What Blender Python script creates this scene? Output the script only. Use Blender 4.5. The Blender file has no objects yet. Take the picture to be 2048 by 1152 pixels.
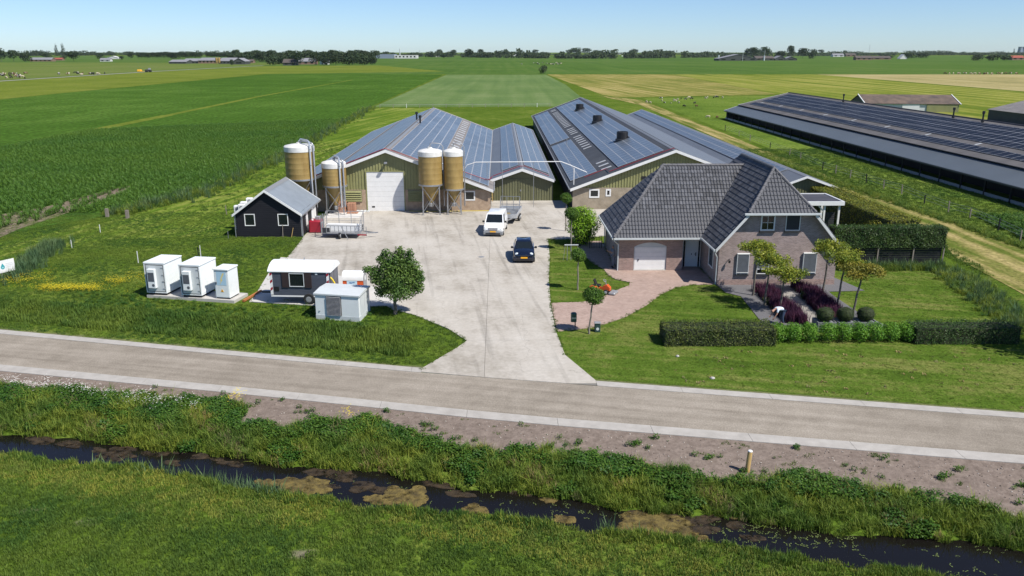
import bpy, math, random
import numpy as np
from mathutils import Vector, Matrix

random.seed(7)
RNG = np.random.default_rng(7)
SC = bpy.context.scene
COL = SC.collection

# ------------------------------------------------------------------ camera, sky, sun, exposure
FPX, CAMH = 1638.0, 16.0
PITCH = math.atan(473 / FPX)
YAW = math.atan(28 / FPX * math.cos(PITCH))
cam_d = bpy.data.cameras.new('camera')
cam_d.sensor_width = 36
cam_d.lens = FPX / 2048 * 36
cam_d.clip_start = 0.5
cam_d.clip_end = 40000
cam = bpy.data.objects.new('camera', cam_d)
cam.location = (0, 0, CAMH)
cam.rotation_euler = (math.radians(90) - PITCH, 0, -YAW)
COL.objects.link(cam)
SC.camera = cam

SUN_EL = math.radians(52)
SUN_AZ = math.atan2(0.80, -0.60)          # from +Y towards +X
world = bpy.data.worlds.new('World')
SC.world = world
world.use_nodes = True
wn = world.node_tree
wn.nodes.clear()
sky = wn.nodes.new('ShaderNodeTexSky')
sky.sky_type = 'NISHITA'
sky.sun_disc = False
sky.sun_elevation = SUN_EL
sky.sun_rotation = SUN_AZ
sky.altitude = 0
sky.air_density = 0.75
sky.dust_density = 0.15
sky.ozone_density = 2.5
bg = wn.nodes.new('ShaderNodeBackground')
bg.inputs['Strength'].default_value = 0.108
wo = wn.nodes.new('ShaderNodeOutputWorld')
tint = wn.nodes.new('ShaderNodeMix')
tint.data_type = 'RGBA'
tint.blend_type = 'MULTIPLY'
tint.inputs[0].default_value = 1
tint.inputs[7].default_value = (0.68, 0.80, 0.98, 1)
wn.links.new(sky.outputs[0], tint.inputs[6])
wn.links.new(tint.outputs[2], bg.inputs[0])
wn.links.new(bg.outputs[0], wo.inputs[0])

sun_d = bpy.data.lights.new('sun', 'SUN')
sun_d.energy = 5.0
sun_d.angle = math.radians(0.55)
sun_d.color = (1.0, 0.955, 0.89)
sun = bpy.data.objects.new('sun', sun_d)
to_sun = Vector((math.sin(SUN_AZ) * math.cos(SUN_EL), math.cos(SUN_AZ) * math.cos(SUN_EL), math.sin(SUN_EL)))
sun.rotation_euler = to_sun.to_track_quat('Z', 'Y').to_euler()
sun.location = (60, -40, 90)
COL.objects.link(sun)

SC.view_settings.view_transform = 'Standard'
SC.view_settings.look = 'None'
SC.view_settings.exposure = 0.30
SC.view_settings.gamma = 1.0
SC.view_settings.use_curve_mapping = False
SC.cycles.max_bounces = 6
SC.cycles.diffuse_bounces = 2
SC.cycles.glossy_bounces = 3
SC.cycles.transparent_max_bounces = 8
SC.cycles.volume_bounces = 1
SC.cycles.use_denoising = True


# ------------------------------------------------------------------ surveying: picture point -> place on the real ground or on a wall plane
def _ray(px, py):
    x = (px - 1024) / FPX
    u = (576 - py) / FPX
    cy = math.cos(PITCH) + u * math.sin(PITCH)
    cz = -math.sin(PITCH) + u * math.cos(PITCH)
    return (x * math.cos(YAW) + cy * math.sin(YAW), -x * math.sin(YAW) + cy * math.cos(YAW), cz)


def G(px, py, z=0.0):
    r = _ray(px, py)
    t = (z - CAMH) / r[2]
    return (r[0] * t, r[1] * t)


def W(px, py, Y):
    r = _ray(px, py)
    t = Y / r[1]
    return (r[0] * t, CAMH + r[2] * t)


# ------------------------------------------------------------------ mesh builder
class MB:
    def __init__(s):
        s.v = []
        s.f = []
        s.mi = []

    def add(s, vs, fs, mi=0):
        o = len(s.v)
        s.v += [tuple(p) for p in vs]
        s.f += [tuple(i + o for i in f) for f in fs]
        s.mi += [mi] * len(fs)
        return s

    def box(s, x0, x1, y0, y1, z0, z1, mi=0):
        return s.add([(x0, y0, z0), (x1, y0, z0), (x1, y1, z0), (x0, y1, z0), (x0, y0, z1), (x1, y0, z1), (x1, y1, z1), (x0, y1, z1)],
                     [(0, 3, 2, 1), (4, 5, 6, 7), (0, 1, 5, 4), (1, 2, 6, 5), (2, 3, 7, 6), (3, 0, 4, 7)], mi)

    def bbox(s, x0, x1, y0, y1, z0, z1, b=0.03, mi=0):
        """box with chamfered vertical and top edges"""
        def ring(i, z):
            return [(x0 + i, y0, z), (x1 - i, y0, z), (x1, y0 + i, z), (x1, y1 - i, z), (x1 - i, y1, z), (x0 + i, y1, z), (x0, y1 - i, z), (x0, y0 + i, z)]
        top = [(x0 + b * 1.6, y0 + b, z1), (x1 - b * 1.6, y0 + b, z1), (x1 - b, y0 + b * 1.6, z1), (x1 - b, y1 - b * 1.6, z1), (x1 - b * 1.6, y1 - b, z1), (x0 + b * 1.6, y1 - b, z1), (x0 + b, y1 - b * 1.6, z1), (x0 + b, y0 + b * 1.6, z1)]
        vs = ring(b, z0) + ring(b, z1 - b) + top
        fs = [tuple(range(7, -1, -1)), tuple(range(16, 24))]
        for k in range(2):
            for i in range(8):
                j = (i + 1) % 8
                fs.append((k * 8 + i, k * 8 + j, k * 8 + 8 + j, k * 8 + 8 + i))
        return s.add(vs, fs, mi)

    def beam(s, p, q, w, h, mi=0):
        """rectangular bar from p to q"""
        p = Vector(p); q = Vector(q)
        d = (q - p)
        d.normalize()
        up = Vector((0, 0, 1)) if abs(d.z) < 0.95 else Vector((0, 1, 0))
        a = d.cross(up).normalized() * (w / 2)
        b = a.cross(d).normalized() * (h / 2)
        vs = [p - a - b, p + a - b, p + a + b, p - a + b, q - a - b, q + a - b, q + a + b, q - a + b]
        return s.add(vs, [(0, 1, 2, 3), (7, 6, 5, 4), (4, 5, 1, 0), (5, 6, 2, 1), (6, 7, 3, 2), (7, 4, 0, 3)], mi)

    def tube(s, pts, r, n=8, r2=None, mi=0, caps=True):
        pts = [Vector(p) for p in pts]
        m = len(pts)
        vs = []
        prev = None
        for i, p in enumerate(pts):
            d = (pts[min(i + 1, m - 1)] - pts[max(i - 1, 0)]).normalized()
            if prev is None:
                up = Vector((0, 0, 1)) if abs(d.z) < 0.9 else Vector((1, 0, 0))
                a = d.cross(up).normalized()
            else:
                a = (prev - d * prev.dot(d)).normalized()
            prev = a
            b = d.cross(a)
            rr = r if r2 is None else r + (r2 - r) * i / (m - 1)
            for k in range(n):
                t = 2 * math.pi * k / n
                vs.append(p + a * (rr * math.cos(t)) + b * (rr * math.sin(t)))
        fs = []
        for i in range(m - 1):
            for k in range(n):
                k2 = (k + 1) % n
                fs.append((i * n + k, i * n + k2, (i + 1) * n + k2, (i + 1) * n + k))
        if caps:
            fs.append(tuple(range(n - 1, -1, -1)))
            fs.append(tuple((m - 1) * n + k for k in range(n)))
        return s.add(vs, fs, mi)

    def lathe(s, prof, n=24, c=(0, 0, 0), mi=0, axis='Z'):
        vs = []
        for (r, z) in prof:
            for k in range(n):
                t = 2 * math.pi * k / n
                if axis == 'Z':
                    vs.append((c[0] + r * math.cos(t), c[1] + r * math.sin(t), c[2] + z))
                elif axis == 'X':
                    vs.append((c[0] + z, c[1] + r * math.cos(t), c[2] + r * math.sin(t)))
                else:
                    vs.append((c[0] + r * math.sin(t), c[1] + z, c[2] + r * math.cos(t)))
        fs = []
        for i in range(len(prof) - 1):
            for k in range(n):
                k2 = (k + 1) % n
                fs.append((i * n + k, i * n + k2, (i + 1) * n + k2, (i + 1) * n + k))
        fs.append(tuple(range(n - 1, -1, -1)))
        fs.append(tuple((len(prof) - 1) * n + k for k in range(n)))
        return s.add(vs, fs, mi)

    def prism(s, poly, z0, z1, mi=0):
        """vertical extrusion of a plan polygon"""
        n = len(poly)
        vs = [(p[0], p[1], z0) for p in poly] + [(p[0], p[1], z1) for p in poly]
        fs = [tuple(range(n - 1, -1, -1)), tuple(range(n, 2 * n))]
        for i in range(n):
            j = (i + 1) % n
            fs.append((i, j, n + j, n + i))
        return s.add(vs, fs, mi)

    def prism_y(s, poly, y0, y1, mi=0):
        """extrusion along y of an x-z polygon"""
        n = len(poly)
        vs = [(p[0], y0, p[1]) for p in poly] + [(p[0], y1, p[1]) for p in poly]
        fs = [tuple(range(n)), tuple(range(2 * n - 1, n - 1, -1))]
        for i in range(n):
            j = (i + 1) % n
            fs.append((j, i, n + i, n + j))
        return s.add(vs, fs, mi)

    def prism_x(s, poly, x0, x1, mi=0):
        n = len(poly)
        vs = [(x0, p[0], p[1]) for p in poly] + [(x1, p[0], p[1]) for p in poly]
        fs = [tuple(range(n - 1, -1, -1)), tuple(range(n, 2 * n))]
        for i in range(n):
            j = (i + 1) % n
            fs.append((i, j, n + j, n + i))
        return s.add(vs, fs, mi)

    def slab(s, pts, t, mi=0):
        """flat polygon in space given thickness t below it"""
        P = [Vector(p) for p in pts]
        n = (P[1] - P[0]).cross(P[2] - P[0]).normalized()
        if n.z < 0:
            P.reverse()
            n = -n
        k = len(P)
        vs = P + [p - n * t for p in P]
        fs = [tuple(range(k)), tuple(range(2 * k - 1, k - 1, -1))]
        for i in range(k):
            j = (i + 1) % k
            fs.append((j, i, k + i, k + j))
        return s.add(vs, fs, mi)

    def loft(s, rings, mi=0, caps=True):
        n = len(rings[0])
        vs = [p for r in rings for p in r]
        fs = []
        for i in range(len(rings) - 1):
            for k in range(n):
                k2 = (k + 1) % n
                fs.append((i * n + k, i * n + k2, (i + 1) * n + k2, (i + 1) * n + k))
        if caps:
            fs.append(tuple(range(n - 1, -1, -1)))
            fs.append(tuple((len(rings) - 1) * n + k for k in range(n)))
        return s.add(vs, fs, mi)

    def mesh(s, name, mats, smooth=False):
        me = bpy.data.meshes.new(name)
        me.from_pydata(s.v, [], s.f)
        if not isinstance(mats, (list, tuple)):
            mats = [mats]
        for m in mats:
            me.materials.append(m)
        if len(mats) > 1:
            me.polygons.foreach_set('material_index', s.mi)
        if smooth:
            me.polygons.foreach_set('use_smooth', [True] * len(me.polygons))
            try:
                me.set_sharp_from_angle(angle=math.radians(38))
            except Exception:
                pass
        me.update()
        return me

    def build(s, name, mats, parent=None, smooth=False, kind=None, label=None, loc=None):
        return link(name, s.mesh(name, mats, smooth), parent, kind, label, loc)


def link(name, me, parent=None, kind=None, label=None, loc=None):
    o = bpy.data.objects.new(name, me)
    COL.objects.link(o)
    if parent is not None:
        o.parent = parent
    if loc is not None:
        o.location = loc
    if kind:
        o['kind'] = kind
    if label:
        o['label'] = label
    return o


def tag(o, label, cat, group=None, kind=None):
    o['label'] = label
    if cat:
        o['category'] = cat
    if group:
        o['group'] = group
    if kind:
        o['kind'] = kind
    return o


def thing(name, label, cat, loc=(0, 0, 0), rz=0.0, group=None):
    o = bpy.data.objects.new(name, None)
    o.empty_display_size = 0.3
    COL.objects.link(o)
    o.location = loc
    o.rotation_euler = (0, 0, rz)
    return tag(o, label, cat, group)


def kids(o):
    return [c for c in COL.objects if c.parent == o]


def dup(o, loc, rz=0.0, label=None, scale=None, kidmap=None, name=None):
    r = o.copy()
    COL.objects.link(r)
    r.location = loc
    r.rotation_euler = (0, 0, rz)
    if scale:
        r.scale = (scale,) * 3 if not isinstance(scale, tuple) else scale
    if label:
        r['label'] = label
    for ch in (kidmap or kids(o)):
        c = ch.copy()
        COL.objects.link(c)
        c.parent = r
        for g in kids(ch):
            d = g.copy()
            COL.objects.link(d)
            d.parent = c
    return r


# ------------------------------------------------------------------ materials
def mat(name, col, rough=0.8, metal=0.0, var=0.0, scale=3.0, bump=0.0, bscale=20.0, col2=None, detail=6.0, spec=None, stretch=None, coat=0.0, island=0.0):
    m = bpy.data.materials.new(name)
    m.use_nodes = True
    nt = m.node_tree
    N, L = nt.nodes, nt.links
    b = N['Principled BSDF']
    b.inputs['Roughness'].default_value = rough
    b.inputs['Metallic'].default_value = metal
    b.inputs['Base Color'].default_value = (*col, 1)
    if spec is not None:
        b.inputs['Specular IOR Level'].default_value = spec
    if coat:
        b.inputs['Coat Weight'].default_value = coat
        b.inputs['Coat Roughness'].default_value = 0.06
    tc = N.new('ShaderNodeTexCoord')
    src = tc.outputs['Object']
    if stretch:
        mp = N.new('ShaderNodeMapping')
        mp.inputs['Scale'].default_value = stretch
        L.new(src, mp.inputs[0])
        src = mp.outputs[0]
    out = None
    if var or col2:
        n = N.new('ShaderNodeTexNoise')
        n.inputs['Scale'].default_value = scale
        n.inputs['Detail'].default_value = detail
        n.inputs['Roughness'].default_value = 0.62
        L.new(src, n.inputs['Vector'])
        r = N.new('ShaderNodeValToRGB')
        c2 = col2 if col2 else tuple(min(1, c * (1 + var)) for c in col)
        c1 = col if col2 else tuple(c * (1 - var) for c in col)
        r.color_ramp.elements[0].position = 0.32
        r.color_ramp.elements[1].position = 0.68
        r.color_ramp.elements[0].color = (*c1, 1)
        r.color_ramp.elements[1].color = (*c2, 1)
        L.new(n.outputs['Fac'], r.inputs[0])
        out = r.outputs[0]
    if island:
        g = N.new('ShaderNodeNewGeometry')
        mr = N.new('ShaderNodeMapRange')
        mr.inputs['To Min'].default_value = 1 - island
        mr.inputs['To Max'].default_value = 1 + island
        L.new(g.outputs['Random Per Island'], mr.inputs[0])
        mx = N.new('ShaderNodeMix')
        mx.data_type = 'RGBA'
        mx.blend_type = 'MULTIPLY'
        mx.inputs[0].default_value = 1
        if out:
            L.new(out, mx.inputs[6])
        else:
            mx.inputs[6].default_value = (*col, 1)
        L.new(mr.outputs[0], mx.inputs[7])
        out = mx.outputs[2]
    if out:
        L.new(out, b.inputs['Base Color'])
    if bump:
        n2 = N.new('ShaderNodeTexNoise')
        n2.inputs['Scale'].default_value = bscale
        n2.inputs['Detail'].default_value = 4
        L.new(src, n2.inputs['Vector'])
        bp = N.new('ShaderNodeBump')
        bp.inputs['Strength'].default_value = bump
        bp.inputs['Distance'].default_value = 0.05
        L.new(n2.outputs['Fac'], bp.inputs['Height'])
        L.new(bp.outputs[0], b.inputs['Normal'])
    return m


def leafmat(name, c1, c2, rough=0.55, trans=0.28, per_object=0.0, patch=0.25, pscale=0.5):
    """foliage: hue varies from leaf to leaf and in soft clumps; some light passes through"""
    m = bpy.data.materials.new(name)
    m.use_nodes = True
    N, L = m.node_tree.nodes, m.node_tree.links
    b = N['Principled BSDF']
    b.inputs['Roughness'].default_value = rough
    b.inputs['Specular IOR Level'].default_value = 0.25
    g = N.new('ShaderNodeNewGeometry')
    r = N.new('ShaderNodeMix')
    r.data_type = 'RGBA'
    r.inputs[6].default_value = (*c1, 1)
    r.inputs[7].default_value = (*c2, 1)
    L.new(g.outputs['Random Per Island'], r.inputs[0])
    n = N.new('ShaderNodeTexNoise')
    n.inputs['Scale'].default_value = pscale
    n.inputs['Detail'].default_value = 3
    L.new(g.outputs['Position'], n.inputs['Vector'])
    mr = N.new('ShaderNodeMapRange')
    mr.inputs['From Min'].default_value = 0.35
    mr.inputs['From Max'].default_value = 0.65
    mr.inputs['To Min'].default_value = 1 - patch
    mr.inputs['To Max'].default_value = 1 + patch
    L.new(n.outputs['Fac'], mr.inputs[0])
    mx = N.new('ShaderNodeMix')
    mx.data_type = 'RGBA'
    mx.blend_type = 'MULTIPLY'
    mx.inputs[0].default_value = 1
    L.new(r.outputs[2], mx.inputs[6])
    hp_ = N.new('ShaderNodeMix')
    hp_.data_type = 'RGBA'
    hp_.inputs[6].default_value = (1 - patch * .9, 1 - patch * .5, 1 - patch * .4, 1)
    hp_.inputs[7].default_value = (1 + patch * 1.3, 1 + patch * .7, 1 + patch * .2, 1)
    mr.inputs['To Min'].default_value = 0
    mr.inputs['To Max'].default_value = 1
    L.new(mr.outputs[0], hp_.inputs[0])
    L.new(hp_.outputs[2], mx.inputs[7])
    out = mx.outputs[2]
    if per_object:
        oi = N.new('ShaderNodeObjectInfo')
        m2 = N.new('ShaderNodeMapRange')
        m2.inputs['To Min'].default_value = 1 - per_object
        m2.inputs['To Max'].default_value = 1 + per_object
        L.new(oi.outputs['Random'], m2.inputs[0])
        m3 = N.new('ShaderNodeMix')
        m3.data_type = 'RGBA'
        m3.blend_type = 'MULTIPLY'
        m3.inputs[0].default_value = 1
        L.new(out, m3.inputs[6])
        L.new(m2.outputs[0], m3.inputs[7])
        out = m3.outputs[2]
    L.new(out, b.inputs['Base Color'])
    if trans:
        t = N.new('ShaderNodeBsdfTranslucent')
        L.new(out, t.inputs[0])
        mxs = N.new('ShaderNodeMixShader')
        mxs.inputs[0].default_value = trans
        L.new(b.outputs[0], mxs.inputs[1])
        L.new(t.outputs[0], mxs.inputs[2])
        L.new(mxs.outputs[0], N['Material Output'].inputs[0])
    return m


def groundmat(name, cols, scales=(0.05, 0.6, 6.0), streak=None, rough=0.9, bump=0.35, bscale=9.0, fine=0.35, pos=(0.3, 0.5, 0.7), streak_amt=0.5, streak_cols=None):
    """ground cover: three octaves of patchiness over a ramp, optional stripes (direction degrees from +Y, width m)"""
    m = bpy.data.materials.new(name)
    m.use_nodes = True
    N, L = m.node_tree.nodes, m.node_tree.links
    b = N['Principled BSDF']
    b.inputs['Roughness'].default_value = rough
    b.inputs['Specular IOR Level'].default_value = 0.0
    tc = N.new('ShaderNodeTexCoord')
    src = tc.outputs['Object']
    acc = None
    for sc_, w in zip(scales, (0.45, 0.35, 0.2)):
        n = N.new('ShaderNodeTexNoise')
        n.inputs['Scale'].default_value = sc_
        n.inputs['Detail'].default_value = 5
        n.inputs['Roughness'].default_value = 0.65
        L.new(src, n.inputs['Vector'])
        mu = N.new('ShaderNodeMath')
        mu.operation = 'MULTIPLY'
        mu.inputs[1].default_value = w
        L.new(n.outputs['Fac'], mu.inputs[0])
        if acc is None:
            acc = mu.outputs[0]
        else:
            ad = N.new('ShaderNodeMath')
            L.new(acc, ad.inputs[0])
            L.new(mu.outputs[0], ad.inputs[1])
            acc = ad.outputs[0]
    if streak:
        mp = N.new('ShaderNodeMapping')
        mp.vector_type = 'TEXTURE'
        mp.inputs['Rotation'].default_value = (0, 0, math.radians(streak[0]))
        mp.inputs['Scale'].default_value = (streak[1], streak[1] * (streak[2] if len(streak) > 2 else 40.0), 1)
        L.new(src, mp.inputs[0])
        n = N.new('ShaderNodeTexNoise')
        n.inputs['Scale'].default_value = 1.0
        n.inputs['Detail'].default_value = 2
        L.new(mp.outputs[0], n.inputs['Vector'])
        s1 = N.new('ShaderNodeMath')
        s1.operation = 'SUBTRACT'
        L.new(n.outputs['Fac'], s1.inputs[0])
        s1.inputs[1].default_value = 0.5
        s2 = N.new('ShaderNodeMath')
        s2.operation = 'MULTIPLY_ADD'
        L.new(s1.outputs[0], s2.inputs[0])
        s2.inputs[1].default_value = streak_amt
        L.new(acc, s2.inputs[2])
        acc = s2.outputs[0]
    r = N.new('ShaderNodeValToRGB')
    els = r.color_ramp.elements
    while len(els) < len(cols):
        els.new(0.5)
    for e, c, p in zip(els, cols, pos):
        e.position = 0.5 + (p - 0.5) * 0.62
        e.color = (*c, 1)
    L.new(acc, r.inputs[0])
    n = N.new('ShaderNodeTexNoise')
    n.inputs['Scale'].default_value = bscale
    n.inputs['Detail'].default_value = 4
    L.new(src, n.inputs['Vector'])
    mr = N.new('ShaderNodeMapRange')
    mr.inputs['From Min'].default_value = 0.35
    mr.inputs['From Max'].default_value = 0.65
    mr.inputs['To Min'].default_value = 1 - fine
    mr.inputs['To Max'].default_value = 1 + fine
    L.new(n.outputs['Fac'], mr.inputs[0])
    mx = N.new('ShaderNodeMix')
    mx.data_type = 'RGBA'
    mx.blend_type = 'MULTIPLY'
    mx.inputs[0].default_value = 1
    L.new(r.outputs[0], mx.inputs[6])
    L.new(mr.outputs[0], mx.inputs[7])
    L.new(mx.outputs[2], b.inputs['Base Color'])
    if bump:
        bp = N.new('ShaderNodeBump')
        bp.inputs['Strength'].default_value = bump
        bp.inputs['Distance'].default_value = 0.12
        L.new(n.outputs['Fac'], bp.inputs['Height'])
        L.new(bp.outputs[0], b.inputs['Normal'])
    return m


def brickmat(name, c1, c2, mortar, bw=0.21, bh=0.0625, gap=0.011, rough=0.85, var=0.3, plane='XZ', rot=0.0, bump=0.5, big=0.0):
    m = bpy.data.materials.new(name)
    m.use_nodes = True
    N, L = m.node_tree.nodes, m.node_tree.links
    b = N['Principled BSDF']
    b.inputs['Roughness'].default_value = rough
    tc = N.new('ShaderNodeTexCoord')
    mp = N.new('ShaderNodeMapping')
    if plane == 'XZ':
        # rotate so x+y runs along the wall and z goes up
        sx = N.new('ShaderNodeSeparateXYZ')
        L.new(tc.outputs['Object'], sx.inputs[0])
        ad = N.new('ShaderNodeMath')
        L.new(sx.outputs[0], ad.inputs[0])
        L.new(sx.outputs[1], ad.inputs[1])
        cx = N.new('ShaderNodeCombineXYZ')
        L.new(ad.outputs[0], cx.inputs[0])
        L.new(sx.outputs[2], cx.inputs[1])
        src = cx.outputs[0]
    else:
        src = tc.outputs['Object']
    mp.inputs['Rotation'].default_value = (0, 0, rot)
    L.new(src, mp.inputs[0])
    t = N.new('ShaderNodeTexBrick')
    t.inputs['Scale'].default_value = 1.0
    t.inputs['Brick Width'].default_value = bw
    t.inputs['Row Height'].default_value = bh
    t.inputs['Mortar Size'].default_value = gap
    t.inputs['Color1'].default_value = (*c1, 1)
    t.inputs['Color2'].default_value = (*c2, 1)
    t.inputs['Mortar'].default_value = (*mortar, 1)
    L.new(mp.outputs[0], t.inputs['Vector'])
    n = N.new('ShaderNodeTexNoise')
    n.inputs['Scale'].default_value = 1.1
    n.inputs['Detail'].default_value = 8
    n.inputs['Roughness'].default_value = 0.7
    L.new(tc.outputs['Object'], n.inputs['Vector'])
    mr = N.new('ShaderNodeMapRange')
    mr.inputs['From Min'].default_value = 0.3
    mr.inputs['From Max'].default_value = 0.7
    mr.inputs['To Min'].default_value = 1 - var
    mr.inputs['To Max'].default_value = 1 + var
    L.new(n.outputs['Fac'], mr.inputs[0])
    mx = N.new('ShaderNodeMix')
    mx.data_type = 'RGBA'
    mx.blend_type = 'MULTIPLY'
    mx.inputs[0].default_value = 1
    L.new(t.outputs[0], mx.inputs[6])
    L.new(mr.outputs[0], mx.inputs[7])
    L.new(mx.outputs[2], b.inputs['Base Color'])
    bp = N.new('ShaderNodeBump')
    bp.inputs['Strength'].default_value = bump
    bp.inputs['Distance'].default_value = 0.01
    bp.invert = True
    L.new(t.outputs['Fac'], bp.inputs['Height'])
    L.new(bp.outputs[0], b.inputs['Normal'])
    return m


def ribmat(name, col, pitch=0.18, axis='Y', rough=0.5, var=0.15, col2=None, bump=0.6, metal=0.0, vs=0.6):
    """corrugated sheet: colour with weathering, ribs as relief"""
    m = mat(name, col, rough=rough, metal=metal, var=var, scale=vs, col2=col2, detail=8)
    N, L = m.node_tree.nodes, m.node_tree.links
    b = N['Principled BSDF']
    tc = N.new('ShaderNodeTexCoord')
    w = N.new('ShaderNodeTexWave')
    w.bands_direction = axis
    w.inputs['Scale'].default_value = 0.314 / pitch
    L.new(tc.outputs['Object'], w.inputs['Vector'])
    bp = N.new('ShaderNodeBump')
    bp.inputs['Strength'].default_value = bump
    bp.inputs['Distance'].default_value = 0.03
    L.new(w.outputs['Fac'], bp.inputs['Height'])
    L.new(bp.outputs[0], b.inputs['Normal'])
    return m


M = {}
M['white'] = mat('white_paint', (0.74, 0.74, 0.72), 0.45, var=0.05, scale=2)
M['white_metal'] = mat('white_coated_metal', (0.74, 0.77, 0.76), 0.4, var=0.04, scale=1.5)
M['whitegrey'] = mat('pale_grey_coating', (0.55, 0.58, 0.58), 0.5, var=0.05, scale=1.5)
M['glass'] = mat('window_glass', (0.012, 0.016, 0.018), 0.05, spec=0.6)
M['screen'] = mat('grey_sun_screen', (0.09, 0.1, 0.115), 0.6, var=0.12, scale=4)
M['darkscreen'] = mat('dark_sun_screen', (0.02, 0.022, 0.028), 0.6)
M['galv'] = mat('galvanised_steel', (0.4, 0.41, 0.42), 0.42, metal=0.7, var=0.15, scale=8)
M['galv_dull'] = mat('dull_galvanised_steel', (0.33, 0.335, 0.34), 0.55, metal=0.4, var=0.2, scale=6)
M['alu'] = mat('aluminium', (0.62, 0.64, 0.66), 0.35, metal=0.6)
M['black'] = mat('black_plastic', (0.012, 0.012, 0.014), 0.5)
M['rubber'] = mat('tyre_rubber', (0.018, 0.018, 0.018), 0.85)
M['blackwood'] = mat('black_weatherboard', (0.013, 0.013, 0.016), 0.6, var=0.3, scale=3, stretch=(0.4, 0.4, 6), island=0.35, spec=0.25)
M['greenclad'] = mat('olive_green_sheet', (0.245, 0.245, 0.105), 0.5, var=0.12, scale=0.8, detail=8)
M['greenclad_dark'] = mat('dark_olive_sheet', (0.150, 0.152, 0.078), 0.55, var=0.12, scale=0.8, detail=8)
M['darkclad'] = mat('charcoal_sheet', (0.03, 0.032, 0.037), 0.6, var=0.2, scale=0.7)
M['pebble'] = mat('washed_pebble_concrete', (0.30, 0.215, 0.15), 0.95, col2=(0.45, 0.34, 0.24), scale=2.2, detail=12, bump=0.4, bscale=30)
M['pebble2'] = mat('stained_pebble_concrete', (0.24, 0.20, 0.145), 0.95, col2=(0.38, 0.32, 0.24), scale=1.0, detail=12, bump=0.4, bscale=30)
M['roof_grey'] = ribmat('grey_fibre_cement', (0.15, 0.14, 0.135), 0.18, 'Y', 0.75, 0.2, col2=(0.23, 0.21, 0.195))
M['roof_dark'] = ribmat('charcoal_roof_sheet', (0.052, 0.055, 0.060), 0.18, 'Y', 0.7, 0.2, vs=0.3, spec=None) if False else ribmat('charcoal_roof_sheet', (0.052, 0.055, 0.060), 0.18, 'Y', 0.7, 0.2, vs=0.3)
M['roof_mid'] = ribmat('mid_grey_roof_sheet', (0.13, 0.14, 0.155), 0.3, 'Y', 0.45, 0.1, vs=0.3)
M['roof_brown'] = ribmat('weathered_brown_sheet', (0.07, 0.055, 0.047), 0.18, 'X', 0.9, 0.3, col2=(0.16, 0.115, 0.085), vs=0.5)
M['shedroof'] = mat('grey_membrane_roof', (0.20, 0.23, 0.26), 0.6, var=0.10, scale=1.2, detail=8)
M['felt'] = mat('bitumen_roof', (0.05, 0.05, 0.06), 0.8, var=0.25, scale=1.5)
M['pv_frame'] = mat('panel_frame', (0.42, 0.43, 0.45), 0.5)
M['pv_glass'] = mat('sky_paled_solar_cells', (0.108, 0.132, 0.160), 0.32, var=0.25, scale=0.22, spec=0.5, island=.12)  # base colour paled to stand in for sky reflected in the panels
M['pv_dark'] = mat('dark_solar_cells', (0.012, 0.013, 0.018), 0.45, var=0.2, scale=0.5, spec=0.15, island=.3)
M['translucent'] = mat('roof_light_sheet', (0.42, 0.43, 0.43), 0.5, var=0.15, scale=2)
M['silo'] = mat('ochre_fibreglass', (0.25, 0.165, 0.05), 0.45, var=0.10, scale=1.3, col2=(0.36, 0.25, 0.085), stretch=(1, 1, 0.25))
M['silo_band'] = mat('dark_silo_ring', (0.14, 0.10, 0.05), 0.6)
M['silo_cap'] = mat('white_fibreglass', (0.66, 0.65, 0.61), 0.5, var=0.10, scale=2.5, detail=8)
M['red'] = mat('red_tank_steel', (0.30, 0.015, 0.03), 0.4, var=0.1, scale=2)
M['maroon'] = mat('maroon_pipe', (0.22, 0.015, 0.03), 0.5)
M['brick_dk'] = brickmat('mauve_brown_brick', (0.20, 0.135, 0.122), (0.34, 0.245, 0.225), (0.36, 0.33, 0.31), var=0.16)
M['brick_red'] = brickmat('reddish_brown_brick', (0.21, 0.125, 0.10), (0.36, 0.22, 0.18), (0.36, 0.31, 0.28), var=0.15)
M['tile'] = mat('grey_concrete_roof_tile', (0.070, 0.072, 0.080), 0.40, var=0.18, scale=1.6, island=0.40, spec=0.5)
M['tile_cap'] = mat('grey_ridge_tile', (0.11, 0.108, 0.115), 0.6, var=0.15, scale=2)
M['lead'] = mat('lead_flashing', (0.2, 0.21, 0.22), 0.5)
M['soffit'] = mat('grey_white_trim', (0.60, 0.61, 0.60), 0.5)
M['wood'] = mat('weathered_wood', (0.22, 0.19, 0.155), 0.85, var=0.25, scale=6, stretch=(3, 3, 0.5))
M['wood_new'] = mat('fresh_cut_wood', (0.45, 0.30, 0.11), 0.75, var=0.15, scale=6, stretch=(3, 3, 0.5))
M['bark'] = mat('grey_bark', (0.13, 0.115, 0.095), 0.9, var=0.35, scale=7, bump=0.6, bscale=25)
M['concrete'] = mat('pale_concrete', (0.44, 0.42, 0.385), 0.9, var=0.10, scale=0.9, detail=10)
M['orange'] = mat('orange_paint', (0.62, 0.10, 0.02), 0.4)
M['grass_blade'] = leafmat('grass_blades', (.056,.112,.018), (.130,.208,.034), 0.7, 0.35, patch=0.38, pscale=0.22)
M['grass_mown'] = leafmat('mown_grass_blades', (.066,.108,.015), (.120,.165,.026), 0.7, 0.3, patch=0.22, pscale=0.3)
M['grass_tall'] = leafmat('tall_bank_grass', (.055,.125,.014), (.225,.290,.048), 0.65, 0.35, patch=0.35, pscale=0.5)
M['grass_dry'] = leafmat('dry_grass', (0.22, 0.17, 0.075), (0.34, 0.28, 0.13), 0.8, 0.3)
M['weed'] = leafmat('broad_leaf_weeds', (.026,.082,.011), (.085,.170,.022), 0.55, 0.3, patch=0.3, pscale=0.6)
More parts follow.
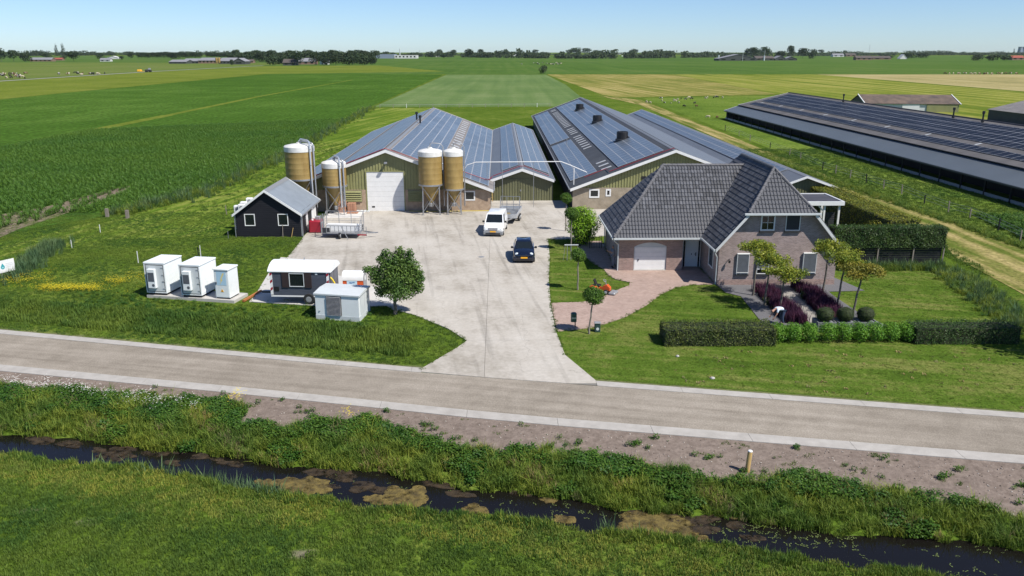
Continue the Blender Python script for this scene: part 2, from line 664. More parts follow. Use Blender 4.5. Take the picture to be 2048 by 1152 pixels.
M['reed'] = leafmat('blue_green_reed', (0.06, 0.12, 0.045), (0.12, 0.19, 0.08), 0.6, 0.3)
M['corn'] = leafmat('maize_leaves', (.046,.118,.014), (.125,.235,.032), 0.5, 0.3, patch=0.15, pscale=0.05)


# ------------------------------------------------------------------ leaf clouds
def leaf_mesh(name, P, Nrm, size, m, aspect=0.6, jitter=0.7, droop=0.0, seed=1):
    """one folded leaf at each point of P, facing roughly along Nrm; size may be an array"""
    rg = np.random.default_rng(seed)
    n = len(P)
    Nn = Nrm + rg.normal(0, jitter, (n, 3))
    Nn /= np.linalg.norm(Nn, axis=1)[:, None] + 1e-9
    ref = rg.normal(0, 1, (n, 3))
    ref[:, 2] -= droop
    A = ref - Nn * np.sum(ref * Nn, axis=1)[:, None]
    A /= np.linalg.norm(A, axis=1)[:, None] + 1e-9
    B = np.cross(Nn, A)
    s = (size * rg.uniform(0.65, 1.3, n))[:, None]
    V = np.empty((n, 4, 3))
    V[:, 0] = P - A * s * 0.5
    V[:, 1] = P - B * s * 0.5 * aspect + Nn * s * 0.12
    V[:, 2] = P + A * s * 0.55
    V[:, 3] = P + B * s * 0.5 * aspect + Nn * s * 0.12
    V = V.reshape(-1, 3)
    me = bpy.data.meshes.new(name)
    me.vertices.add(4 * n)
    me.vertices.foreach_set('co', V.astype(np.float32).ravel())
    me.loops.add(4 * n)
    me.loops.foreach_set('vertex_index', np.arange(4 * n, dtype=np.int32))
    me.polygons.add(n)
    me.polygons.foreach_set('loop_start', np.arange(0, 4 * n, 4, dtype=np.int32))
    me.polygons.foreach_set('loop_total', np.full(n, 4, dtype=np.int32))
    me.materials.append(m)
    me.update(calc_edges=True)
    return me


def blob_points(blobs, per, rg, shell=0.45):
    """points through ellipsoid blobs [(c, r)], denser near the surface; normals outward"""
    Ps, Ns = [], []
    for (c, r) in blobs:
        c = np.array(c, float)
        r = np.array(r if hasattr(r, '__len__') else (r, r, r), float)
        k = max(4, int(per * (r[0] * r[1] + r[1] * r[2] + r[0] * r[2]) / 3))
        d = rg.normal(0, 1, (k, 3))
        d /= np.linalg.norm(d, axis=1)[:, None]
        u = 1 - shell * rg.random(k) ** 1.6
        lump = 1 + 0.12 * np.sin(d[:, 0] * 5 + c[0] * 3) * np.cos(d[:, 1] * 6 + c[2] * 2)
        Ps.append(c + d * r * (u * lump)[:, None])
        Ns.append(d + np.array([0, 0, 0.35]))
    return np.vstack(Ps), np.vstack(Ns)


# ------------------------------------------------------------------ scatter: points -> instances (ground cover nobody could count)
def _blade_mesh(name, n, h, w, spread, lean, m, seed=0, curve=0.4, leafy=False):
    rg = np.random.default_rng(seed)
    mb = MB()
    for i in range(n):
        a = rg.uniform(0, 2 * math.pi)
        rr = spread * math.sqrt(rg.random())
        x, y = rr * math.cos(a), rr * math.sin(a)
        hh = h * rg.uniform(0.55, 1.15)
        ww = w * rg.uniform(0.7, 1.3)
        b = rg.uniform(0, 2 * math.pi)
        dx, dy = math.cos(b), math.sin(b)
        l = lean * rg.uniform(0.2, 1.2) * hh
        px, py = -dy * ww / 2, dx * ww / 2
        if leafy:
            mz = hh * rg.uniform(0.3, 1.0)
            s = ww
            nx, ny = rg.uniform(-.5, .5), rg.uniform(-.5, .5)
            mb.add([(x - s, y, mz - nx * s), (x, y - s * .6, mz - ny * s), (x + s, y, mz + nx * s), (x, y + s * .6, mz + ny * s)], [(0, 1, 2, 3)])
        else:
            mb.add([(x - px, y - py, -0.02), (x + px, y + py, -0.02), (x + px * .8 + dx * l * curve, y + py * .8 + dy * l * curve, hh * .6),
                    (x - px * .8 + dx * l * curve, y - py * .8 + dy * l * curve, hh * .6), (x + dx * l, y + dy * l, hh)],
                   [(0, 1, 2, 3), (3, 2, 4)])
    return mb.mesh(name, m)


def scatter(name, P, sources, kind_label, cat, smin=0.7, smax=1.3, seed=0, tilt=0.0, align=False):
    P = np.asarray(P, float)
    me = bpy.data.meshes.new(name)
    me.vertices.add(len(P))
    me.vertices.foreach_set('co', P.astype(np.float32).ravel())
    me.update()
    o = link(name, me)
    tag(o, kind_label, cat, kind='stuff')
    src_col = bpy.data.collections.new(name + '_kinds')
    for i, sm in enumerate(sources):
        so = bpy.data.objects.new(name + '_kind', sm)
        src_col.objects.link(so)
    ng = bpy.data.node_groups.new(name + '_scatter', 'GeometryNodeTree')
    ng.interface.new_socket('Geometry', in_out='INPUT', socket_type='NodeSocketGeometry')
    ng.interface.new_socket('Geometry', in_out='OUTPUT', socket_type='NodeSocketGeometry')
    N, L = ng.nodes, ng.links
    gi = N.new('NodeGroupInput'); go = N.new('NodeGroupOutput')
    ip = N.new('GeometryNodeInstanceOnPoints')
    ci = N.new('GeometryNodeCollectionInfo')
    ci.inputs['Collection'].default_value = src_col
    ci.inputs['Separate Children'].default_value = True
    ci.inputs['Reset Children'].default_value = True
    L.new(ci.outputs[0], ip.inputs['Instance'])
    ip.inputs['Pick Instance'].default_value = True
    ri = N.new('FunctionNodeRandomValue'); ri.data_type = 'INT'
    ri.inputs['Min'].default_value = 0 if 'Min' in ri.inputs else 0
    for s in ri.inputs:
        if s.type == 'INT' and s.name == 'Max':
            s.default_value = len(sources) - 1
        if s.type == 'INT' and s.name == 'Min':
            s.default_value = 0
        if s.name == 'Seed':
            s.default_value = seed + 5
    for s in ri.outputs:
        if s.type == 'INT' and s.enabled:
            L.new(s, ip.inputs['Instance Index'])
    rr = N.new('FunctionNodeRandomValue'); rr.data_type = 'FLOAT_VECTOR'
    vecs = [s for s in rr.inputs if s.type == 'VECTOR']
    vecs[0].default_value = (-tilt, -tilt, 0.0)
    vecs[1].default_value = (tilt, tilt, 0.0 if align else 6.283)
    for s in rr.inputs:
        if s.name == 'Seed':
            s.default_value = seed + 1
    vo = [s for s in rr.outputs if s.type == 'VECTOR'][0]
    L.new(vo, ip.inputs['Rotation'])
    rs = N.new('FunctionNodeRandomValue'); rs.data_type = 'FLOAT'
    fl = [s for s in rs.inputs if s.type == 'VALUE']
    fl[0].default_value = smin
    fl[1].default_value = smax
    for s in rs.inputs:
        if s.name == 'Seed':
            s.default_value = seed + 2
    fo = [s for s in rs.outputs if s.type == 'VALUE'][0]
    L.new(fo, ip.inputs['Scale'])
    L.new(gi.outputs[0], ip.inputs['Points'])
    L.new(ip.outputs[0], go.inputs[0])
    md = o.modifiers.new('scatter', 'NODES')
    md.node_group = ng
    return o


def ang(a, b):
    """direction on the ground from picture point a to b, degrees from +Y counterclockwise"""
    A_, B_ = G(*a), G(*b)
    return math.degrees(math.atan2(-(B_[0] - A_[0]), B_[1] - A_[1]))


def in_poly(P, poly):
    x, y = P[:, 0], P[:, 1]
    inside = np.zeros(len(P), bool)
    n = len(poly)
    j = n - 1
    for i in range(n):
        xi, yi = poly[i][0], poly[i][1]
        xj, yj = poly[j][0], poly[j][1]
        c = ((yi > y) != (yj > y)) & (x < (xj - xi) * (y - yi) / ((yj - yi) + 1e-12) + xi)
        inside ^= c
        j = i
    return inside


def sample_poly(poly, dens, rg):
    xs = [p[0] for p in poly]; ys = [p[1] for p in poly]
    a = (max(xs) - min(xs)) * (max(ys) - min(ys))
    n = int(a * dens)
    P = np.column_stack([rg.uniform(min(xs), max(xs), n), rg.uniform(min(ys), max(ys), n)])
    return P[in_poly(P, poly)]


def vnoise(x, y, s, seed=0):
    """cheap smooth noise 0..1"""
    a = np.sin(x / s * 1.3 + seed) * np.cos(y / s * 1.7 - seed * 2) + np.sin((x + y) / s * 2.3 + seed * 3) * 0.6 + np.cos((x - 1.7 * y) / s * 3.9 + seed) * 0.4
    return 0.5 + a / 4.0

# ================================================================== THE SETTING
# road and ditch lines as functions of x
def line(pts):
    xs = [p[0] for p in pts]; ys = [p[1] for p in pts]
    s0 = (ys[1] - ys[0]) / (xs[1] - xs[0]); s1 = (ys[-1] - ys[-2]) / (xs[-1] - xs[-2])
    xs2 = [xs[0] - 200] + xs + [xs[-1] + 200]
    ys2 = [ys[0] - 200 * s0] + ys + [ys[-1] + 200 * s1]
    return lambda x: np.interp(x, xs2, ys2)


far_out = line([(-29.85, 46.85), (-16.78, 43.46), (-5.24, 40.5), (4.83, 38.35), (12.23, 36.75), (24.12, 34.2)])
far_in = lambda x: far_out(x) - 0.62
near_in = line([(-26.53, 41.11), (-12.02, 37.65), (0.57, 34.43), (21.58, 30.13)])
near_out = lambda x: near_in(x) - 0.78
water_far = line([(-22.7, 34.3), (-16.5, 33.0), (-10.6, 31.5), (-5.1, 30.3), (.47, 28.6), (5.65, 27.2), (10.9, 26.0), (18.3, 24.6)])
water_near = line([(-20.81, 31.1), (-12.85, 29.3), (-9.44, 27.9), (-5.51, 26.9), (0.42, 25.84), (5.16, 24.66), (9.91, 23.42), (13.48, 22.23), (20, 20.2)])
WZ = -0.70


def wig(x, s=0.0):
    return 0.28 * np.sin(x * 0.9 + s) + 0.18 * np.sin(x * 2.3 + 1 + s) + 0.1 * np.sin(x * 5.1 + s)


def ground_z(x, y):
    x = np.asarray(x, float); y = np.asarray(y, float)
    wf = water_far(x) + wig(x) * 0.5; wnr = water_near(x) + wig(x, 2) * 0.5; no = near_out(x)
    z = np.zeros_like(x)
    t = np.clip((y - wf) / np.maximum(no - wf, 0.1), 0, 1)
    zb = -0.80 + 0.62 * np.clip((y - wf + 0.15) / 1.9, 0, 1) ** 0.8 + 0.18 * t
    bump = 0.05 * (vnoise(x, y, 0.7, 1) - 0.5) + 0.06 * (vnoise(x, y, 1.9, 4) - 0.5)
    zb = zb + bump * np.clip((no - y) * 2, 0, 1) * np.clip(t * 6, 0, 1)
    z = np.where(y < no, zb, z)
    z = np.where(y < wf, -1.25 + 0.45 * np.clip(1 - (wf - y) / 0.6, 0, 1), z)
    lawn = 0.06 * (vnoise(x, y, 1.3, 3) - 0.5) + 0.02 - 0.06 * np.clip(1 - (wnr - y) / 2.0, 0, 1)
    z = np.where(y < wnr + 0.9, -1.25 + 1.25 * np.clip(1 - (y - wnr) / 0.9, 0, 1) + lawn * np.clip(1 - (y - wnr), 0, 1), z)
    z = np.where(y < wnr, lawn, z)
    # shallow swale in the verge north of the road
    fo = far_out(x)
    sw = -0.22 * np.exp(-((y - fo - 3.2) / 1.1) ** 2) * np.clip((-4.5 - x) / 3, 0, 1) * np.clip((y - fo) / 0.6, 0, 1)
    return z + np.where(y > fo, sw, 0)


def dirt_amount(x, y):
    """1 on the bare earth between the road and the bank vegetation"""
    x = np.asarray(x, float); y = np.asarray(y, float)
    edge = np.interp(x, [-60, -26, -15, -12, -11.6, -9, -6, -4, -1.5, 2, 5, 8.5, 10, 12, 15, 18, 22, 40],
                     [39.0, 38.5, 36.4, 35.9, 33.6, 33.5, 34.2, 32.6, 31.1, 31.1, 30.0, 28.5, 28.2, 28.9, 27.5, 26.2, 24.6, 22])
    d = np.clip((y - edge - 0.5 * (vnoise(x, y, 0.55, 2) - .5) * 2) / 0.5 + 0.5, 0, 1) * (y < near_out(x) + 0.3)
    d2 = np.clip(1 - np.abs(y - far_out(x)) / (0.22 + 0.25 * vnoise(x, y, 0.5, 6)), 0, 1) * 0.8
    d3 = np.clip(1 - (y - water_far(x)) / 0.45, 0, 1) * (y > water_far(x) - 1.5) * (y < water_far(x) + .6)
    for (cx, cy, rr) in BARE:
        d = np.maximum(d, np.clip(1.6 - np.hypot((x - cx) / rr, (y - cy) / (rr * .8)), 0, 1) * .85)
    return np.maximum(np.maximum(d, d2), 0.0), d3


BARE = [(*G(603, 1110), .28), (*G(60, 1023), .22), (*G(175, 1045), .25), (*G(398, 424), .9)]


def build_ground():
    x0, x1, y0, y1 = -64.0, 56.0, 6.0, 60.0
    xs = np.arange(x0, x1 + .01, 0.4)
    ys = np.concatenate([np.arange(y0, 18, 0.6), np.arange(18, 44, 0.2), np.arange(44, y1 + .01, 0.4)])
    ys[-1] = y1
    X, Yg = np.meshgrid(xs, ys)
    Z = ground_z(X, Yg)
    edge = np.minimum.reduce([X - x0, x1 - X, Yg - y0 + 20, y1 - Yg])
    Z = Z * np.clip((y1 - Yg) / 2, 0, 1)
    nx, ny = len(xs), len(ys)
    V = np.column_stack([X.ravel(), Yg.ravel(), Z.ravel()])
    idx = np.arange(nx * ny).reshape(ny, nx)
    F = np.column_stack([idx[:-1, :-1].ravel(), idx[:-1, 1:].ravel(), idx[1:, 1:].ravel(), idx[1:, :-1].ravel()])
    B = 9000.0
    # strips beyond the ends continue the same section (road, bank, ditch) out of view
    vl = [tuple(v) for v in V]
    fl = [tuple(f) for f in F]
    def quad(pts):
        o = len(vl)
        vl.extend(pts)
        fl.append(tuple(range(o, o + len(pts))))
    quad([(-B, y1, 0), (B, y1, 0), (B, B * 1.6, 0), (-B, B * 1.6, 0)])
    quad([(-B, -B, 0), (B, -B, 0), (B, y0, 0), (-B, y0, 0)])
    quad([(-B, y0, 0), (x0, y0, 0), (x0, y1, 0), (-B, y1, 0)])
    quad([(x1, y0, 0), (B, y0, 0), (B, y1, 0), (x1, y1, 0)])
    me = bpy.data.meshes.new('ground')
    me.from_pydata(vl, [], fl)
    d, wet = dirt_amount(V[:, 0], V[:, 1])
    arr = np.zeros(len(vl), np.float32)
    arr[:len(V)] = d
    a = me.attributes.new('earth', 'FLOAT', 'POINT')
    a.data.foreach_set('value', arr)
    me.polygons.foreach_set('use_smooth', [True] * len(me.polygons))
    m = groundmat('meadow_and_earth', [(0.048, 0.082, 0.011), (0.078, 0.126, 0.016), (0.145, 0.175, 0.036)], scales=(0.06, 0.5, 4.0), bscale=7, fine=0.3)
    N, L = m.node_tree.nodes, m.node_tree.links
    b = N['Principled BSDF']
    old = b.inputs['Base Color'].links[0].from_socket
    at = N.new('ShaderNodeAttribute'); at.attribute_name = 'earth'
    n = N.new('ShaderNodeTexNoise'); n.inputs['Scale'].default_value = 2.5; n.inputs['Detail'].default_value = 12; n.inputs['Roughness'].default_value = 0.75
    tc = N.new('ShaderNodeTexCoord'); L.new(tc.outputs['Object'], n.inputs['Vector'])
    r = N.new('ShaderNodeValToRGB')
    r.color_ramp.elements[0].color = (0.125, 0.098, 0.080, 1); r.color_ramp.elements[0].position = .3
    r.color_ramp.elements[1].color = (0.265, 0.215, 0.180, 1); r.color_ramp.elements[1].position = .7
    L.new(n.outputs['Fac'], r.inputs[0])
    mx = N.new('ShaderNodeMix'); mx.data_type = 'RGBA'
    L.new(at.outputs['Fac'], mx.inputs[0]); L.new(old, mx.inputs[6]); L.new(r.outputs[0], mx.inputs[7])
    L.new(mx.outputs[2], b.inputs['Base Color'])
    me.materials.append(m)
    me.update()
    o = link('ground', me, kind='structure')
    o['label'] = 'flat meadow ground with a bare earth verge beside the road'
    return o


GROUND = build_ground()

# ditch water
mw = bpy.data.materials.new('dark_ditch_water')
mw.use_nodes = True
b = mw.node_tree.nodes['Principled BSDF']
b.inputs['Base Color'].default_value = (0.008, 0.007, 0.006, 1)
b.inputs['Roughness'].default_value = 0.06
b.inputs['IOR'].default_value = 1.33
_n = mw.node_tree.nodes.new('ShaderNodeTexNoise'); _n.inputs['Scale'].default_value = 2.2; _n.inputs['Detail'].default_value = 3
_tc = mw.node_tree.nodes.new('ShaderNodeTexCoord'); mw.node_tree.links.new(_tc.outputs['Object'], _n.inputs['Vector'])
_b = mw.node_tree.nodes.new('ShaderNodeBump'); _b.inputs['Strength'].default_value = 0.12; _b.inputs['Distance'].default_value = 0.03
mw.node_tree.links.new(_n.outputs['Fac'], _b.inputs['Height']); mw.node_tree.links.new(_b.outputs[0], b.inputs['Normal'])
mb = MB()
xs = np.arange(-63.5, 55.6, 2.0)
for i in range(len(xs) - 1):
    a, c = xs[i], xs[i + 1]
    mb.add([(a, float(water_near(a)) - .3, WZ), (c, float(water_near(c)) - .3, WZ), (c, float(water_far(c)) + 1.0, WZ), (a, float(water_far(a)) + 1.0, WZ)], [(0, 1, 2, 3)])
o = mb.build('water', mw, kind='structure')
o['label'] = 'dark still water in the roadside ditch'


# floating algae mats: lumpy thin sheets with ragged rims
def algae(name, spots, m, label, seed):
    rg = np.random.default_rng(seed)
    mb = MB()
    parts = []
    for (cx, cy, rx, ry) in spots:
        if seed != 3:
            parts.append((cx, cy, rx, ry))
            continue
        for k in range(22):
            a = rg.uniform(0, 6.28); u_ = rg.random() ** .6
            s_ = rg.uniform(.16, .42)
            parts.append((cx + rx * u_ * math.cos(a) * .8, cy + ry * u_ * math.sin(a) * .8 - (rx * u_ * math.cos(a)) * .2, rx * s_, max(ry * s_ * 1.5, rx * s_ * .35)))
    for (cx, cy, rx, ry) in parts:
        zo = rg.uniform(0, .02)
        n = 22
        ph = rg.uniform(0, 6.28, 5)
        th0 = -0.22
        ring = []
        for k in range(n):
            t = 2 * math.pi * k / n
            q = 1 + .14 * math.sin(2 * t + ph[0]) + .12 * math.sin(3 * t + ph[1]) + .07 * math.sin(6 * t + ph[2]) + rg.uniform(-.05, .05)
            dx, dy = rx * q * math.cos(t), ry * q * math.sin(t)
            ring.append((cx + dx * math.cos(th0) - dy * math.sin(th0), cy + dx * math.sin(th0) + dy * math.cos(th0)))
        vs = [(p[0], p[1], WZ + 0.004) for p in ring] + [((p[0] - cx) * .93 + cx, (p[1] - cy) * .93 + cy, WZ + zo + rg.uniform(.008, .02)) for p in ring] + \
             [((p[0] - cx) * .5 + cx + rg.uniform(-.05, .05), (p[1] - cy) * .5 + cy, WZ + zo + rg.uniform(.012, .035)) for p in ring] + [(cx, cy, WZ + zo + .02)]
        fs = []
        for r_ in range(2):
            for k in range(n):
                j = (k + 1) % n
                fs.append((r_ * n + k, r_ * n + j, (r_ + 1) * n + j, (r_ + 1) * n + k))
        for k in range(n):
            fs.append((2 * n + k, 2 * n + (k + 1) % n, 3 * n))
        mb.add(vs, fs)
    o = mb.build(name, m, smooth=True)
    tag(o, label, 'algae', kind='stuff')
    return o


m_alg = mat('ochre_algae', (0.045, 0.032, 0.009), 0.9, col2=(0.19, 0.14, 0.035), scale=3.5, detail=12, bump=0.8, bscale=18)
m_algb = mat('brown_sunken_algae', (0.014, 0.010, 0.006), 0.9, col2=(0.065, 0.042, 0.018), scale=3.0, detail=12, bump=0.5, bscale=14)


for _m, _lo, _hi, _top in ((m_alg, .36, .50, 1.0), (m_algb, .38, .54, .9)):
    _N, _L = _m.node_tree.nodes, _m.node_tree.links
    _n = _N.new('ShaderNodeTexNoise'); _n.inputs['Scale'].default_value = 2.6; _n.inputs['Detail'].default_value = 10; _n.inputs['Roughness'].default_value = .72
    _t = _N.new('ShaderNodeTexCoord'); _L.new(_t.outputs['Object'], _n.inputs['Vector'])
    _r = _N.new('ShaderNodeMapRange'); _r.inputs['From Min'].default_value = _lo; _r.inputs['From Max'].default_value = _hi; _r.inputs['To Max'].default_value = _top
    _L.new(_n.outputs['Fac'], _r.inputs[0]); _L.new(_r.outputs[0], _N['Principled BSDF'].inputs['Alpha'])


def wpx(px, py):
    return G(px, py, WZ)


sp = []
for (px, py, w, h) in [(1325, 1050, 95, 24), (1270, 1060, 45, 14), (815, 992, 52, 18), (600, 972, 58, 19), (1500 - 95, 1022, 45, 8), (1460, 1030, 40, 8), (1135, 1040, 30, 8), (950, 1020, 35, 10), (530, 965, 25, 8), (1100, 1002, 20, 5),
                       (1640, 1053, 26, 6), (1370, 1070, 50, 10), (760, 1000, 40, 9)]:
    a = wpx(px - w, py); c = wpx(px + w, py); u = wpx(px, py - h); v = wpx(px, py + h)
    sp.append(((a[0] + c[0]) / 2, (u[1] + v[1]) / 2, (c[0] - a[0]) / 2, (u[1] - v[1]) / 2 * 1.0))
algae('algae_mats', sp, m_alg, 'ochre mats of algae floating on the ditch', 3)
sp = []
for (px, py, w, h) in [(150, 890, 40, 7), (215, 903, 30, 6), (255, 900, 26, 5), (330, 905, 36, 8), (340, 925, 22, 5), (420, 915, 30, 7), (90, 880, 40, 5), (450, 925, 28, 8), (240, 915, 50, 7), (690, 962, 40, 14), (735, 975, 36, 10), (1190, 985, 44, 7),
                       (1060, 985, 30, 6), (690, 940, 30, 6), (1500, 1075, 25, 5), (1475, 1052, 30, 6), (1390, 1035, 60, 12), (870, 965, 40, 9), (930, 985, 30, 8), (640, 945, 30, 6), (1250, 1000, 50, 8), (1420, 1055, 40, 8), (1300, 1015, 50, 9)]:
    for q in range(4):
        jx, jy = random.uniform(-w, w) * .8, random.uniform(-h, h) * .8
        k = random.uniform(.35, .8)
        a = wpx(px + jx - w * k, py + jy); c = wpx(px + jx + w * k, py + jy)
        sp.append(((a[0] + c[0]) / 2, a[1], (c[0] - a[0]) / 2, (c[0] - a[0]) / 2 * random.uniform(.35, .6)))
algae('algae_film', sp, m_algb, 'brown half sunken algae film along the ditch', 5)
# duckweed and small floating leaves
pts = []
for (px0, px1, py0, py1, n) in [(1380, 1720, 1035, 1095, 240), (600, 1100, 935, 1010, 70), (1700, 2040, 1090, 1150, 40), (1100, 1400, 1000, 1040, 80)]:
    for k in range(n):
        q = wpx(random.uniform(px0, px1), random.uniform(py0, py1))
        if water_near(q[0]) + .3 < q[1] < water_far(q[0]):
            pts.append((q[0], q[1], WZ + .012))
mbw = MB()
for k in range(4):
    t = k * 1.6; r_ = .05 + .012 * k
    mbw.add([(r_ * 1.5 * math.cos(t + j * 1.05) + k * .11 * (k % 2 * 2 - 1), r_ * math.sin(t + j * 1.05) + k * .06, 0.002 * k) for j in range(6)], [tuple(range(6))])
scatter('floating_leaves', pts, [mbw.mesh('floating_leaf', mat('pale_floating_leaf', (0.11, 0.145, 0.04), 0.6, island=.4))], 'small pale leaves floating on the ditch', 'pond weed', .12, .32)


# ---------------- road with cast edge strips
def strip_poly(f0, f1, x0, x1, step, z, name, m, thick=0.0):
    mb = MB()
    xs = np.arange(x0, x1 + .01, step)
    for i in range(len(xs) - 1):
        a, c = xs[i], xs[i + 1]
        mb.add([(a, float(f0(a)), z), (c, float(f0(c)), z), (c, float(f1(c)), z), (a, float(f1(a)), z)], [(0, 1, 2, 3)])
    return mb


m_asph = groundmat('worn_asphalt', [(0.215, 0.187, 0.151), (0.272, 0.239, 0.195), (0.330, 0.292, 0.242)], scales=(0.12, 0.9, 12.0), streak=(77, 0.5), streak_amt=0.42, bscale=16, fine=0.14, bump=0.15)
mb = strip_poly(near_in, far_in, -150, 150, 3, 0.012, 'road', m_asph)
road = mb.build('road', m_asph, kind='structure')
road['label'] = 'worn pale asphalt country road'
m_edge = mat('cast_concrete_edge', (0.33, 0.308, 0.275), 0.9, col2=(0.42, 0.395, 0.355), scale=1.6, detail=12, bump=0.2, bscale=40)
for nm, f0, f1, lab, x0 in (('road_edge', near_out, near_in, 'pale concrete edge strip on the ditch side of the road', -63), ('road_edge', far_in, far_out, 'pale concrete edge strip on the farm side of the road', -62)):
    t = thing(nm, lab, 'road edge')
    x = x0
    while x < 62:
        w = 4.1
        if f1 is far_out and x + w > -4.0 and x < 5.3:
            if x < -4.2:
                w = -4.05 - x
            elif x < 4.85:
                x = 4.86
                continue
        a, c = x + .007, x + w - .007
        mbs = MB()
        mbs.prism([(a, float(f0(a)) + .004), (c, float(f0(c)) + .004), (c, float(f1(c))), (a, float(f1(a)))], -.05, .035)
        mbs.build('edge_slab', m_edge, t)
        x += w

# ---------------- fields far and near (each sheet lies a little above the ground)
def sheet(name, poly, z, m, label=None):
    mb = MB()
    mb.add([(p[0], p[1], z) for p in poly], [tuple(range(len(poly)))])
    o = mb.build(name, m, kind='structure')
    if label:
        o['label'] = label
    return o


def gp(*px):
    return [G(*p) for p in px]


m_corn = groundmat('young_maize_field', [(0.038, 0.085, 0.013), (0.052, 0.108, 0.017), (0.082, 0.145, 0.027)], scales=(0.01, 0.05, 0.9), streak=(-4, 0.75), streak_amt=0.35, bscale=1.1, fine=0.35, bump=0.8)
m_olive = groundmat('olive_hay_field', [(0.095, 0.130, 0.020), (0.125, 0.160, 0.026), (0.155, 0.180, 0.036)], scales=(0.01, 0.04, 0.3), streak=(78, 4), streak_amt=.3, bscale=.8, fine=.15)
m_far = groundmat('distant_green_pasture', [(0.052, 0.100, 0.022), (0.068, 0.125, 0.027), (0.100, 0.145, 0.040)], scales=(0.004, 0.02, 0.2), streak=(0, 8), streak_amt=.3, bscale=.4, fine=.12)
m_far2 = groundmat('distant_olive_pasture', [(0.085, 0.125, 0.030), (0.110, 0.150, 0.036), (0.14, 0.165, 0.052)], scales=(0.004, 0.02, 0.2), bscale=.4, fine=.12)
m_silv = groundmat('silvery_ripe_grass', [(0.085, 0.140, 0.048), (0.112, 0.170, 0.058), (0.150, 0.200, 0.080)], scales=(0.012, 0.05, 0.5), streak=(-1, 5), streak_amt=.35, bscale=1.2, fine=.12)
m_tan = groundmat('fresh_mown_hay_field', [(0.125, 0.145, 0.032), (0.215, 0.20, 0.058), (0.31, 0.26, 0.10)], scales=(0.008, 0.03, 0.25), streak=(ang((1114, 149.5), (1380, 190)), 2.6), streak_amt=.75, bscale=.9, fine=.14)
m_tan2 = groundmat('dry_pale_stubble', [(0.22, 0.20, 0.085), (0.31, 0.265, 0.12), (0.36, 0.31, 0.16)], scales=(0.008, 0.03, 0.25), streak=(ang((1468, 152), (2048, 210)), 5), streak_amt=.4, bscale=.7, fine=.1)
m_hay = groundmat('green_mown_hay_field', [(0.100, 0.140, 0.021), (0.165, 0.19, 0.034), (0.245, 0.24, 0.062)], scales=(0.008, 0.03, 0.25), streak=(ang((1468, 152), (2048, 210)), 4.5), streak_amt=.8, bscale=.8, fine=.14)
m_past = groundmat('rough_pasture', [(0.065, 0.110, 0.018), (0.105, 0.160, 0.026), (0.155, 0.195, 0.042)], scales=(0.03, 0.15, 1.2), bscale=1.6, fine=.28, bump=.6)
m_track = groundmat('mown_yellow_track', [(0.095, 0.125, 0.024), (0.20, 0.185, 0.06), (0.34, 0.275, 0.12)], scales=(0.05, 0.3, 2.0), streak=(ang((1850, 424), (1240, 196)), 1.6, 14), streak_amt=.8, bscale=3.5, fine=.25)
m_strip = groundmat('mown_grass_strip', [(0.066, 0.118, 0.015), (0.105, 0.162, 0.021), (0.185, 0.215, 0.046)], scales=(0.04, 0.25, 2.0), streak=(ang((418, 400), (640, 330)), 0.9), streak_amt=.8, bscale=4, fine=.22)
m_soil = groundmat('bare_field_soil', [(0.13, 0.105, 0.075), (0.19, 0.155, 0.115), (0.12, 0.13, 0.05)], scales=(.1, .5, 3), bscale=6, fine=.3)
m_lawn = groundmat('striped_lawn', [(0.052, 0.092, 0.013), (0.078, 0.128, 0.018), (0.15, 0.165, 0.045)], scales=(0.12, 0.6, 4.0), streak=(78, 0.55), streak_amt=.34, bscale=9, fine=.25, pos=(.3, .48, .66))

sheet('pasture_field', gp((-700, 112), (2800, 112), (2800, 148.5), (-700, 148.5)), .02, m_far, 'distant green pasture')
sheet('olive_field', gp((-900, 175), (0, 163), (294, 144.5), (526, 132), (760, 131), (889, 143), (700, 146), (530, 148), (376, 162.5), (120, 186.5), (0, 199), (-900, 260)), .04, m_olive)
sheet('cow_pasture', gp((-300, 125), (200, 125), (620, 126), (526, 130.5), (294, 143), (0, 161), (-300, 180)), .05, m_far2)
sheet('maize_field', gp((-900, 262), (0, 199.5), (120, 187), (376, 163), (530, 148.6), (700, 147), (886, 149.5), (742, 213), (585, 300), (418, 382), (235, 428), (0, 470), (-900, 640)), .03, m_corn, 'dark green field of young maize')
for a, c, w in (((0, 298), (335, 231), 3.2), ((335, 231), (519, 193), 2.2), ((519, 193), (705, 160), 1.6)):
    A, Cc = G(*a), G(*c)
    d = Vector((Cc[0] - A[0], Cc[1] - A[1])).normalized(); n = Vector((-d.y, d.x)) * w / 2
    sheet('grass_path', [(A[0] - n.x, A[1] - n.y), (Cc[0] - n.x, Cc[1] - n.y), (Cc[0] + n.x, Cc[1] + n.y), (A[0] + n.x, A[1] + n.y)], .06, m_olive)
sheet('bare_soil', gp((-60, 478), (0, 430), (90, 415), (190, 388), (260, 372), (258, 380), (200, 402), (120, 432), (40, 458), (0, 476)), .05, m_soil, 'bare soil corner of the maize field')
sheet('ripe_grass_field', gp((747, 214), (893, 149.3), (1092, 149.3), (1132, 170), (1185, 213)), .03, m_silv, 'silvery green field of ripe grass behind the barns')
sheet('striped_field', gp((893, 149), (930, 127), (1036, 127), (1092, 149)), .04, m_far, )
sheet('hay_field', gp((1094, 149), (1348, 149), (1556, 189), (1240, 195), (1206, 190)), .03, m_tan, 'tan field of fresh mown hay')
sheet('hay_field', gp((1350, 149), (1632, 149), (2048, 185), (3000, 262), (3000, 330), (2048, 262), (1556, 189)), .03, m_hay, 'yellow green mown field beyond the long barn')
sheet('stubble_field', gp((1634, 149), (3000, 149), (3000, 260), (2048, 183)), .03, m_tan2, 'pale dry stubble field')
